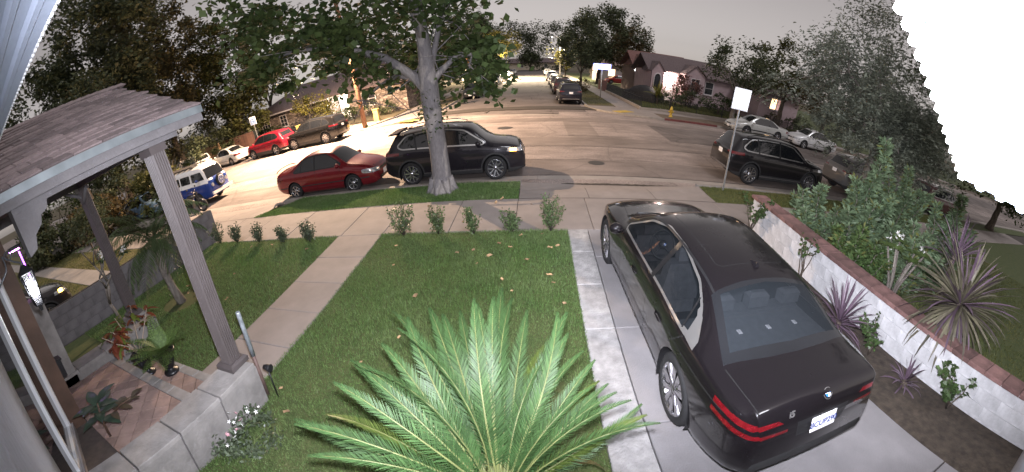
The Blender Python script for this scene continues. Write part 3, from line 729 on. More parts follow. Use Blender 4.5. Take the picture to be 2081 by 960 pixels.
gp.build('lantern_glass', clear_glass('lantern_clear', (.5, .5, .52), thru=.8), ln)
MB().sphere((0, 0, -.03), .045, 10, 1.9).build('bulb', emit('lantern_bulb', (.90, .93, 1), 60), ln)
sb = MB(); sb.tube([(0, 0, .26)] + [(-.02, -.06 - .16 * t - .04 * math.sin(t * 5), .30 + .10 * math.sin(t * 3.6)) for t in np.linspace(0, 1, 14)] + [(0, -.44, .05)], .010, 6)
for (y, z, q) in ((-.10, .38, 1), (-.34, .22, -1)):
    sb.tube([(0, y + .052 * (1 - t * .6) * math.cos(t * 9), z + q * .052 * (1 - t * .6) * math.sin(t * 9)) for t in np.linspace(0, 1, 22)], .008, 5)
sb.build('scroll_bracket', mat('iron_grey', (.07, .075, .085), .5), ln)
pl = bpy.data.lights.new('lantern_lamp', 'POINT'); pl.energy = 7; pl.color = (.9, .94, 1); pl.shadow_soft_size = .05
link('lantern_lamp', pl, ln).location = (0, 0, -.03)

# violet light fixture further along the wall
vl = thing('led_lamp', 'violet glowing lamp on a short post at the far end of the porch wall', 'lamp', (-6.55, 1.04, 2.45))
MB().tube([(0, 0, -.5), (0, 0, .36)], .018, 6).build('post', m_black, vl)
MB().bev(-.09, .09, -.17, .06, .36, .42, .012).build('lamp_head', m_black, vl)
MB().bev(-.075, .075, -.16, .02, .342, .358, .004).build('tube_light', emit('violet_tube', (.72, .22, 1), 16), vl)
MB().bev(.02, .032, -.012, .012, -.40, .30, .002).build('glow_strip', emit('violet_strip', (.45, .10, 1), 5), vl)

# mailbox on the wood panel
mbx = thing('mailbox', 'small black metal letter box on the brown wall panel', 'mailbox', (-5.6, .70, 1.05))
MB().bev(-.09, .09, -.05, .07, -.16, .13, .012).build('box', m_black, mbx)
MB().add([(-.1, -.05, .13), (.1, -.05, .13), (.1, .085, .105), (-.1, .085, .105), (-.1, -.05, .15), (.1, -.05, .15), (.1, .09, .122), (-.1, .09, .122)], [(0, 3, 2, 1), (4, 5, 6, 7), (3, 7, 6, 2), (0, 4, 7, 3), (1, 2, 6, 5)]).build('lid', m_black, mbx)
# pipe standing by the column, with a small black solar lamp
pp = thing('standpipe', 'worn metal pipe standing upright beside the near porch column', 'pipe', (-3.28, 2.50, 0))
MB().tube([(0, 0, -.05), (0, 0, .62)], .024, 10).build('lower_pipe', mat('rusty_pipe', (.11, .07, .06), .7, var=.4, scale=9), pp)
MB().tube([(0, 0, .60), (0, 0, 1.18), (0, 0, 1.20)], [.030, .030, .027], 12).build('sleeve', mat('galvanised', (.36, .40, .43), .5, metal=.5, var=.4, scale=12), pp)
sp = thing('garden_spotlight', 'small black garden spotlight on a spike at the stone cheek wall corner', 'garden light', (-3.10, 2.50, 0))
MB().tube([(0, 0, 0), (0, 0, .40)], .008, 6).build('spike', m_black, sp)
MB().lathe([(.001, -.06), (.03, -.055), (.05, .05), (.044, .055), (.001, .045)], 14, at=(0, 0, .46), axis='x').build('lamp_head', m_black, sp)

# ------------------------------------------------------------------ potted plants
m_pot = mat('black_plastic', (.010, .010, .012), .38, var=.2, scale=8)
def urn(parent, s=1.0):
    pr = [(.001, 0), (.125, 0), (.13, .03), (.11, .055), (.055, .075), (.05, .10), (.09, .12), (.115, .20), (.135, .30), (.155, .345), (.185, .36), (.19, .385), (.165, .395), (.145, .375), (.13, .34)]
    MB().lathe([(a * s, b * s) for a, b in pr], 24).build('pot', m_pot, parent)
    MB().lathe([(.001, .35 * s), (.135 * s, .345 * s)], 20).build('potting_soil', m_soil, parent)
def big_leaf(mb, base, d, ln_, w_, g, curl=.25, up=(0, 0, 1)):
    base = Vector(base); d = Vector(d).normalized(); sd = d.cross(Vector(up)); sd = sd.normalized() if sd.length > .01 else d.orthogonal().normalized(); n = sd.cross(d)
    prof = [(0, .02), (.18, .32), (.42, .5), (.68, .42), (.88, .2), (1, .005)]
    vs = []
    for t, w2 in prof:
        c = base + d * ln_ * t - n * ln_ * curl * t * t
        vs += [c + sd * w_ * w2 + n * w_ * .10 * w2 * 2, c, c - sd * w_ * w2 + n * w_ * .10 * w2 * 2]
    fs = []
    for i in range(len(prof) - 1):
        a = 3 * i; fs += [(a, a + 1, a + 4, a + 3), (a + 1, a + 2, a + 5, a + 4)]
    mb.add(vs, fs, True)
g = np.random.default_rng(21)
cro = thing('potted_croton', 'black urn planter with a croton of red, orange and green leaves on the porch step', 'potted plant', (-5.45, 1.98, .15))
urn(cro)
st = MB(); tips = []
for k in range(9):
    a = g.uniform(2.2, 5.0) if k < 7 else g.uniform(0, 6.28); rr = g.uniform(.25, .62); p = [(0, 0, .35), (rr * .4 * math.cos(a), rr * .4 * math.sin(a), .6), (rr * math.cos(a), rr * math.sin(a), .62 + g.uniform(0, .4))]
    st.tube(p, [.012, .010, .006], 5); tips.append(p)
st.build('stem', mat('pale_stem', (.34, .27, .21), .8), cro)
crm = [leaf('croton_red', (.15, .035, .02), (.20, .065, .025)), leaf('croton_orange', (.24, .11, .03), (.28, .16, .05)), leaf('croton_green', (.07, .11, .02), (.15, .17, .03)), leaf('croton_brown', (.12, .03, .018), (.2, .06, .02))]
for k in range(115):
    p = tips[k % 9]; t = g.uniform(.35, 1.0); b = Vector(p[1]).lerp(Vector(p[2]), t); a = g.uniform(0, 6.28)
    lf = MB(); big_leaf(lf, b, (math.cos(a), math.sin(a), g.uniform(-.5, .6)), g.uniform(.14, .24), g.uniform(.06, .09), g, .4)
    lf.build('leaf', crm[[0, 0, 1, 2, 3, 0, 2][g.integers(0, 7)]], cro)
fer = thing('potted_fern', 'black urn planter with a feathery light green fern on the porch step', 'potted plant', (-5.02, 2.18, .15))
urn(fer)
m_fern = leaf('fern_green', (.085, .15, .04), (.14, .21, .065), isl=.3)
for k in range(26):
    a = g.uniform(0, 6.28); ln_ = g.uniform(.4, .66); el = g.uniform(.25, 1.35); f = MB()
    sp_ = [Vector((math.cos(a) * ln_ * t * math.cos(el * (1 - .35 * t)), math.sin(a) * ln_ * t * math.cos(el * (1 - .35 * t)), .36 + ln_ * t * math.sin(el) - .28 * t * t * ln_)) for t in np.linspace(0, 1, 16)]
    f.tube(sp_, list(np.linspace(.006, .002, 16)), 4)
    for i in range(3, 16):
        d = (sp_[i] - sp_[i - 1]).normalized(); sd = d.cross(Vector((0, 0, 1))).normalized(); wdt = .12 * math.sin(math.pi * (.15 + .8 * i / 16))
        for q in (1, -1):
            for h_ in range(3):
                e = sp_[i] + (sd * q * wdt * (h_ + 1) / 3 + d * .03 * (h_ + 1) / 3); b0 = sp_[i] + sd * q * wdt * h_ / 3
                f.add([b0, b0 + d * .022 + Vector((0, 0, .006)), e, b0 - d * .018], [(0, 1, 2, 3)])
    f.build('frond', m_fern, fer)
rub = thing('rubber_plant', 'dark green rubber plant with large oval leaves at the near edge of the porch floor', 'plant', (-4.42, .74, .30))
m_rub = leaf('rubber_leaf', (.028, .050, .036), (.050, .075, .05), rough=.28, trans=.08); m_rub2 = leaf('rubber_leaf_brown', (.06, .045, .03), (.07, .06, .04), rough=.3, trans=.08)
s_ = MB(); s_.tube([(0, 0, -.02), (.02, 0, .3), (0, .05, .5)], [.02, .016, .01], 6); s_.tube([(0, 0, .2), (.22, .25, .42), (.38, .38, .5)], [.012, .009, .006], 5); s_.build('stem', m_brown, rub)
for k in range(12):
    a = k * 2.4 + .3; lf = MB(); big_leaf(lf, (0, .03, .28 + .02 * k), (math.cos(a), math.sin(a), .35 + .03 * k), .34, .155, g, .35); lf.build('leaf', m_rub, rub)
for k in range(7):
    t = k / 6; a = 1.0 + (1.2 if k % 2 else -1.1) * .9; lf = MB(); big_leaf(lf, (.12 + .26 * t, .14 + .24 * t, .34 + .16 * t), (math.cos(a + .3 * k), math.sin(a + .3 * k), .3), .2, .10, g, .4); lf.build('leaf', m_rub2, rub)
# ------------------------------------------------------------------ cars
def pchip(pts):
    x = np.array([p[0] for p in pts], float); y = np.array([p[1] for p in pts], float)
    h = np.diff(x); d = np.diff(y) / h; m = np.zeros(len(x)); m[0], m[-1] = d[0], d[-1]
    for i in range(1, len(x) - 1):
        if d[i - 1] * d[i] > 0:
            w1, w2 = 2 * h[i] + h[i - 1], h[i] + 2 * h[i - 1]; m[i] = (w1 + w2) / (w1 / d[i - 1] + w2 / d[i])
    def f(t):
        t = min(max(t, x[0]), x[-1]); i = min(int(np.searchsorted(x, t, 'right')) - 1, len(h) - 1); i = max(i, 0)
        s = (t - x[i]) / h[i]
        return float((2 * s**3 - 3 * s**2 + 1) * y[i] + (s**3 - 2 * s**2 + s) * h[i] * m[i] + (-2 * s**3 + 3 * s**2) * y[i + 1] + (s**3 - s**2) * h[i] * m[i + 1])
    return f
def inside(poly, a, b):
    c = False; n = len(poly); j = n - 1
    for i in range(n):
        xi, yi = poly[i]; xj, yj = poly[j]
        if (yi > b) != (yj > b) and a < (xj - xi) * (b - yi) / (yj - yi) + xi: c = not c
        j = i
    return c
def grow(poly, d):
    n = len(poly); A = sum(poly[i][0] * poly[(i + 1) % n][1] - poly[(i + 1) % n][0] * poly[i][1] for i in range(n)); s = 1 if A > 0 else -1; o = []
    for i in range(n):
        p, q, r_ = Vector(poly[i - 1]), Vector(poly[i]), Vector(poly[(i + 1) % n])
        e1, e2 = (q - p).normalized(), (r_ - q).normalized(); n1, n2 = Vector((e1.y, -e1.x)) * s, Vector((e2.y, -e2.x)) * s
        b = (n1 + n2); b = b.normalized() if b.length > 1e-6 else n1
        o.append(tuple(q + b * (d / max(.45, b.dot(n1)))))
    return o
def rounded(poly, r_, k=3):
    o = []; n = len(poly)
    for i in range(n):
        p, q, s = Vector(poly[i - 1]), Vector(poly[i]), Vector(poly[(i + 1) % n])
        rr = min(r_, (p - q).length * .45, (s - q).length * .45); a = q + (p - q).normalized() * rr; b = q + (s - q).normalized() * rr
        for t in np.linspace(0, 1, k + 1): o.append(tuple((a * (1 - t) + q * t) * (1 - t) + (q * (1 - t) + b * t) * t))
    return o

m_paint = paint()
m_cg = mat('car_glass', (.010, .011, .013), .03, var=.2, scale=1, spec=.7, coat=.5)
m_chrome = mat('chrome', (.52, .51, .50), .28, metal=.85, var=.05)
m_trim = mat('car_black_trim', (.012, .012, .013), .4, var=.15)
m_clad = mat('car_cladding', (.022, .022, .023), .75, var=.15)
m_tyre = mat('tyre_rubber', (.014, .014, .015), .85, var=.2, scale=20, bump=.3)
m_rim = mat('rim_silver', (.42, .42, .44), .25, metal=.9, var=.08)
m_rimd = mat('rim_dark', (.05, .05, .055), .35, metal=.7)
m_head = mat('headlight_lens', (.55, .57, .60), .08, metal=.6, var=.3, scale=14, coat=1)
m_tail = mat('tail_light_red', (.11, .005, .008), .15, var=.3, scale=18, coat=1)
m_plate = mat('licence_plate', (.80, .80, .82), .5, var=.03)
m_pltxt = mat('plate_letters', (.03, .05, .20), .6)
m_amber = emit('amber_light_and_glint', (1.0, .46, .05), 14)
m_ambd = mat('amber_lens', (.65, .25, .03), .2, coat=1)
m_seam = mat('panel_gap', (.004, .004, .004), .9)
m_seat = mat('seat_fabric', (.06, .06, .065), .85, var=.2, scale=20)

def text_mesh(s, size, m, ex=.002, bold=False):
    cu = bpy.data.curves.new('lettering', 'FONT'); cu.body = s; cu.size = size; cu.extrude = ex; cu.align_x = 'CENTER'; cu.align_y = 'CENTER'
    if bold: cu.offset = size * .02
    ob = bpy.data.objects.new('lettering', cu); col.objects.link(ob)
    dg = bpy.context.evaluated_depsgraph_get(); dg.update()
    me = bpy.data.meshes.new_from_object(ob.evaluated_get(dg)); bpy.data.objects.remove(ob); bpy.data.curves.remove(cu)
    me.materials.clear(); me.materials.append(m); return me

def car_shell(S):
    Lc = S['L']; W = S['W'] / 2
    top, belt, half, rw, zb = (pchip(S[k]) for k in ('top', 'belt', 'half', 'roofw', 'zb'))
    xs = sorted(set([round(float(v), 4) for v in list(np.linspace(0, .3, 7)) + list(np.linspace(.3, Lc - .35, 64)) + list(np.linspace(Lc - .35, Lc, 8))] + [p[0] for p in S['top']]))
    bm = bmesh.new(); rings = []
    for x in xs:
        w_, b0, zsh = half(x), zb(x), belt(x); zt = max(top(x), zsh + .015); wr = min(rw(x), w_ * .95)
        p = []
        bul = S.get('bulge', .1)
        for t, f in ((0, 1 - bul), (.07, 1 - bul * .55), (.18, .985), (.36, .995), (.55, 1.0), (.72, .997), (.86, .985), (.95, .968), (1.0, .945)):
            p.append((w_ * f, b0 + (zsh - b0) * t))
        A = Vector(p[-1]); cr = min(.42 * (zt - zsh), S.get('crown', .05)); B = Vector((wr, zt - cr))
        for t in (.08, .3, .55, .78, .9): p.append(tuple(A + (B - A) * t))
        C0 = A + (B - A) * .9; yy = wr * .82; C1 = Vector((yy, zt - cr * .62))
        for t in (.35, .7): p.append(tuple((C0 * (1 - t) + B * t) * (1 - t) + (B * (1 - t) + C1 * t) * t))
        for k in (.82, .64, .45, .25): p.append((wr * k, zt - cr * (k ** 2) * .92))
        p.append((0, zt))
        ring = [bm.verts.new((x, y, z)) for y, z in p] + [bm.verts.new((x, -y, z)) for y, z in p[-2::-1]]
        rings.append(ring)
    n = len(rings[0])
    for a, b in zip(rings[:-1], rings[1:]):
        for i in range(n - 1): bm.faces.new((a[i], b[i], b[i + 1], a[i + 1]))
    for ring, flip in ((rings[0], False), (rings[-1], True)):
        h = n // 2
        for i in range(h):
            q = [ring[i], ring[i + 1], ring[n - 2 - i], ring[n - 1 - i]]
            q = list(dict.fromkeys(q))
            if len(q) >= 3:
                try: bm.faces.new(q if flip else q[::-1])
                except ValueError: pass
    bm.normal_update(); bmesh.ops.recalc_face_normals(bm, faces=bm.faces)
    return bm
def cut(bm, poly, ax, sel, idx):
    lo = [min(p[k] for p in poly) for k in (0, 1)]; hi = [max(p[k] for p in poly) for k in (0, 1)]
    fs = []
    for f in bm.faces:
        co = [v.co for v in f.verts]; a = [c[ax[0]] for c in co]; b = [c[ax[1]] for c in co]
        if max(a) >= lo[0] and min(a) <= hi[0] and max(b) >= lo[1] and min(b) <= hi[1] and sel(f.calc_center_median(), f): fs.append(f)
    n = len(poly)
    for i in range(n):
        p, q = poly[i], poly[(i + 1) % n]
        if abs(p[0] - q[0]) + abs(p[1] - q[1]) < 1e-5: continue
        no = [0, 0, 0]; no[ax[0]] = q[1] - p[1]; no[ax[1]] = -(q[0] - p[0]); co = [0, 0, 0]; co[ax[0]] = p[0]; co[ax[1]] = p[1]
        ge = list(fs) + list({e for f in fs for e in f.edges}) + list({v for f in fs for v in f.verts})
        r_ = bmesh.ops.bisect_plane(bm, geom=ge, dist=1e-5, plane_co=co, plane_no=no)
        fs = [e for e in r_['geom'] if isinstance(e, bmesh.types.BMFace)]
    for f in fs:
        if f.is_valid:
            c = f.calc_center_median()
            if inside(poly, c[ax[0]], c[ax[1]]): f.material_index = idx

CACHE = {}
def wheel_meshes(r_, wd, rim_r, style, key):
    if key in CACHE: return CACHE[key]
    ty = MB(); h = wd / 2
    ty.lathe([(rim_r, -h * .8), (rim_r + .01, -h * .95), (r_ * .9, -h), (r_ * .985, -h * .8), (r_, -h * .4), (r_, h * .4), (r_ * .985, h * .8), (r_ * .9, h), (rim_r + .01, h * .95), (rim_r, h * .8)], 32, axis='y')
    t = ty.mesh('wheel', m_tyre)
    rm = MB(); rm.lathe([(rim_r - .025, -h * .6), (rim_r - .012, h * .7), (rim_r, h * .93), (rim_r + .004, h * .8)], 32, axis='y')
    n, split, ws = style
    for k in range(n):
        for sgn in ((-1, 1) if split else (0,)):
            a = 2 * math.pi * k / n; a2 = a + sgn * (math.pi / n) * .52
            i0, i1 = .045, rim_r - .008
            p0, p1 = Vector((math.cos(a) * i0, math.sin(a) * i0)), Vector((math.cos(a2) * i1, math.sin(a2) * i1)); sd = Vector((-(p1 - p0).y, (p1 - p0).x)).normalized()
            w0, w1 = ws * .8, ws
            q = [p0 + sd * w0, p0 - sd * w0, p1 - sd * w1, p1 + sd * w1]; y0, y1 = h * .86, h * .66
            yy = [y1, y1, h * .80, h * .80]
            vs = [(v.x, yo + .0, v.y) for v, yo in zip(q, [h * .70, h * .70, h * .86, h * .86])] + [(v.x, yo - .03, v.y) for v, yo in zip(q, [h * .70, h * .70, h * .86, h * .86])]
            rm.add(vs, [(0, 1, 2, 3), (4, 7, 6, 5), (0, 4, 5, 1), (1, 5, 6, 2), (2, 6, 7, 3), (3, 7, 4, 0)])
    rm.lathe([(.001, h * .80), (.055, h * .78), (.065, h * .66)], 14, axis='y')
    rmm = rm.mesh('rim', m_rim)
    bk = MB(); bk.lathe([(.001, h * .15), (rim_r * .72, h * .2), (rim_r * .74, -h * .1)], 20, axis='y'); bk.lathe([(rim_r * .72, h * .1), (rim_r - .02, h * .1)], 20, axis='y')
    CACHE[key] = (t, rmm, bk.mesh('brake_disc', m_rimd)); return CACHE[key]

def car_parts(S):
    """cut the lofted shell into body, glass, lamps ... and return named meshes (built once per kind)"""
    if S['key'] in CACHE: return CACHE[S['key']]
    bm = car_shell(S); Lc, W, Rw = S['L'], S['W'] / 2, S['R']
    ov = bvh_src = bm.copy(); ov.normal_update(); ov.faces.ensure_lookup_table(); ov.verts.ensure_lookup_table(); tree = BVHTree.FromBMesh(ov)
    side = lambda c, f: abs(c.y) > W * .42
    names = {0: 'body'}; mats_ = {0: m_paint}; ni = [1]
    def reg(name, m):
        i = ni[0]; ni[0] += 1; names[i] = name; mats_[i] = m; return i
    # sill cladding and wheel arches
    if S.get('clad'):
        i_c = reg('cladding', m_clad); z1 = S['clad']
        cut(bm, [(-.1, 0), (Lc + .1, 0), (Lc + .1, z1), (-.1, z1)], (0, 2), lambda c, f: True, i_c)
        for ax_ in S['axles']:
            cut(bm, [(ax_ + (Rw + .105) * math.cos(a), Rw + (Rw + .105) * math.sin(a)) for a in np.linspace(0, 2 * math.pi, 21)[:-1]], (0, 2), side, i_c)
    for (poly, m_, nm, sel) in S.get('cuts', []):
        i = reg(nm, m_)
        if sel == 'side': cut(bm, poly, (0, 2), side, i)
        elif sel == 'rear': cut(bm, poly, (1, 2), lambda c, f: c.x < S.get('rearx', .5), i)
        elif sel == 'front': cut(bm, poly, (1, 2), lambda c, f: c.x > Lc - S.get('frontx', .6), i)
        elif sel == 'top': cut(bm, poly, (0, 1), lambda c, f: f.normal.z > .12, i)
    i_a = reg('arch', None)
    for ax_ in S['axles']:
        cut(bm, [(ax_ + (Rw + .055) * math.cos(a), Rw + (Rw + .055) * math.sin(a)) for a in np.linspace(0, 2 * math.pi, 25)[:-1]], (0, 2), side, i_a)
    res = {}
    bm.faces.ensure_lookup_table()
    by = {}
    for f in bm.faces: by.setdefault(f.material_index, []).append(f)
    for i, fl_ in by.items():
        if names[i] == 'arch': continue
        vid = {}; vs = []; fs = []
        for f in fl_:
            q = []
            for v in f.verts:
                if v.index not in vid or True:
                    k = v
                    if k not in vid: vid[k] = len(vs); vs.append(v.co.copy())
                    q.append(vid[k])
            fs.append(q)
        key = (names[i], mats_[i].name)
        if key in res:
            o = len(res[key][0]); res[key][0].extend(vs); res[key][1].extend([[a + o for a in q] for q in fs])
        else: res[key] = [vs, fs, mats_[i]]
    out_ = []; pieces = []
    for (nm, _), (vs, fs, m_) in res.items():
        if nm in ('body', 'panel_gap', 'upper_body'): pieces.append((nm, vs, fs, m_)); continue
        par = list(range(len(vs)))
        def find(i):
            while par[i] != i: par[i] = par[par[i]]; i = par[i]
            return i
        pos = {}
        for i, v in enumerate(vs):
            k = (round(v.x, 4), round(v.y, 4), round(v.z, 4))
            if k in pos: par[find(i)] = find(pos[k])
            else: pos[k] = i
        for f in fs:
            for a in f[1:]: par[find(a)] = find(f[0])
        grp = {}
        for f in fs: grp.setdefault(find(f[0]), []).append(f)
        for fl2 in grp.values():
            ids = sorted({a for f in fl2 for a in f}); mp_ = {a: i for i, a in enumerate(ids)}
            pieces.append((nm, [vs[a] for a in ids], [[mp_[a] for a in f] for f in fl2], m_))
    for nm, vs, fs, m_ in pieces:
        me = bpy.data.meshes.new(nm); me.from_pydata([(v.x - Lc / 2, v.y, v.z) for v in vs], [], fs); me.materials.append(m_)
        me.polygons.foreach_set('use_smooth', [True] * len(fs)); me.update()
        nr = []
        for v in vs:
            loc, no, fi, _d = tree.find_nearest(v)
            if fi is None: nr.append((0, 0, 1)); continue
            f = ov.faces[fi]; wts = poly_3d_calc([u.co for u in f.verts], loc); a = Vector((0, 0, 0))
            for u, k in zip(f.verts, wts): a += u.normal * k
            nr.append(a.normalized() if a.length > 1e-6 else no)
        me.normals_split_custom_set_from_vertices(nr)
        out_.append((nm, me))
    bm.free(); ov.free()
    # wells, floor
    uw = MB()
    half_ = pchip(S['half'])
    for ax_ in S['axles']:
        for s in (1, -1):
            w1 = half_(ax_) * .985
            uw.lathe([(Rw + .056, s * w1), (Rw + .056, s * (w1 - .30)), (.01, s * (w1 - .30))], 22, at=(ax_ - Lc / 2, 0, Rw), axis='y', a0=-.35, a1=math.pi + .35)
    fx = pchip(S['zb'])
    X = np.linspace(.1, Lc - .1, 24)
    for a, b in zip(X[:-1], X[1:]):
        if any(a < q + Rw + .06 and b > q - Rw - .06 for q in S['axles']): ww = W * .60
        else: ww = min(half_(a), half_(b)) * .92
        uw.add([(a - Lc / 2, -ww, fx(a) + .03), (b - Lc / 2, -ww, fx(b) + .03), (b - Lc / 2, ww, fx(b) + .03), (a - Lc / 2, ww, fx(a) + .03)], [(0, 1, 2, 3)])
    out_.append(('underbody', uw.mesh('underbody', m_trim)))
    CACHE[S['key']] = out_; return out_

def ell(cx, cy, rx, ry, n=14): return [(cx + rx * math.cos(2 * math.pi * k / n), cy + ry * math.sin(2 * math.pi * k / n)) for k in range(n)]
def line_poly(a, b, w=.007):
    a, b = Vector(a), Vector(b); d = (b - a).normalized(); n = Vector((-d.y, d.x)) * w / 2
    return [tuple(a + n), tuple(a - n), tuple(b - n), tuple(b + n)]

def make_car(S, name, label, cat, x, y, rz, color, group=None, z=ZR, plate=None, plate_front=None, rim=None, steer=0, extra=None, rough=None):
    t = thing(name, label, cat, (x, y, z), rz, group); Lc, W = S['L'], S['W'] / 2
    body = None
    for nm, me in car_parts(S):
        o = link(nm, me, t)
        if nm in ('body', 'bonnet', 'door', 'boot_lid'): o.color = (*color, 1)
        if nm == 'body': body = o
        if nm == 'panel_gap': o['kind'] = 'stuff'
    ty, rm, bk = wheel_meshes(S['R'], S.get('tw', .225), S['rim'], S['spokes'], S['key'] + 'wheel')
    hf = pchip(S['half'])
    for i, ax_ in enumerate(S['axles']):
        for s in (1, -1):
            wv = link('wheel', ty, t); wv.location = (ax_ - Lc / 2, s * (hf(ax_) - S.get('tw', .225) / 2 - .012), S['R'])
            wv.rotation_euler = (0, random.uniform(0, 6), (0 if s > 0 else math.pi) + (steer if i else 0))
            link('rim', rm, wv); link('brake_disc', bk, wv)
            if rim: wv.children[0].data = rim
    # mirrors
    for s in (1, -1):
        mx, mz = S['mirror']; yy = hf(mx) * .97
        mb = MB(); n0 = len(mb.v); mb.sphere((0, 0, 0), 1, 12); mb.v = [(mx - Lc / 2 + a * .085 - .02, s * (yy + .135 + b * .105), mz + c * .075) for a, b, c in mb.v]
        mb.tube([(mx - Lc / 2 + .02, s * yy, mz - .05), (mx - Lc / 2, s * (yy + .1), mz - .03)], .022, 6)
        mo = mb.build('mirror', m_paint, t); mo.color = (*color, 1)
        for hx, hz in S.get('handles', []):
            hb = MB(); hb.tube([(hx - .10 - Lc / 2, s * hf(hx) * .985, hz), (hx - .06 - Lc / 2, s * (hf(hx) * .985 + .028), hz + .004), (hx + .06 - Lc / 2, s * (hf(hx) * .985 + .028), hz + .004), (hx + .10 - Lc / 2, s * hf(hx) * .985, hz)], .013, 6)
            ho_ = hb.build('door_handle', m_paint, t); ho_.color = (*color, 1)
    if S.get('rails'):
        x0, x1, zz = S['rails']; rw_ = pchip(S['roofw']); tp = pchip(S['top'])
        for s in (1, -1):
            MB().tube([(a - Lc / 2, s * rw_(a) * .97, tp(a) - .02 + (.0 if i in (0, 7) else zz)) for i, a in enumerate(np.linspace(x0, x1, 8))], .016, 6).build('roof_rail', S.get('railm', m_trim), t)
    def plate_at(px_, pz, face, txt, tilt=0):
        p = MB().bev(-.155, .155, -.078, .078, 0, .006, .003).build('licence_plate', m_plate, t)
        rot = Matrix.Rotation(R(-90) if face < 0 else R(90), 4, 'Z') @ Matrix.Rotation(R(90) - tilt, 4, 'X')
        p.matrix_local = Matrix.Translation((px_, 0, pz)) @ rot
        if txt:
            tm = text_mesh(txt, .085, m_pltxt, .001, True); q = link('plate_lettering', tm, p); q.location = (0, -.004, .0085)
    if plate is not None: plate_at(S['prear'][0] - Lc / 2, S['prear'][1], -1, plate, S['prear'][2] if len(S['prear']) > 2 else 0)
    if plate_front is not None: plate_at(S['pfront'][0] - Lc / 2, S['pfront'][1], 1, plate_front)
    if extra: extra(t, S)
    return t

def windows(side, frame=m_trim, fw=.028, pillars=(), glass=m_cg, name='side_window'):
    """cuts for one side outline: trim ring, glass, pillars"""
    r_ = rounded(side, .10, 3)
    o = [(grow(r_, fw), frame, 'window_trim', 'side'), (r_, glass, name, 'side')]
    for a, b in pillars: o.append((line_poly(a[0:2], b[0:2], a[2] if len(a) > 2 else .07), m_trim, 'pillar', 'side'))
    return o
def gaps(lines, w=.008): return [(line_poly(a, b, w), m_seam, 'panel_gap', 'side') for a, b in lines]
def sym(poly): return [poly, [(-y, z) for y, z in poly][::-1]]
def symt(poly): return [poly, [(x, -y) for x, y in poly][::-1]]

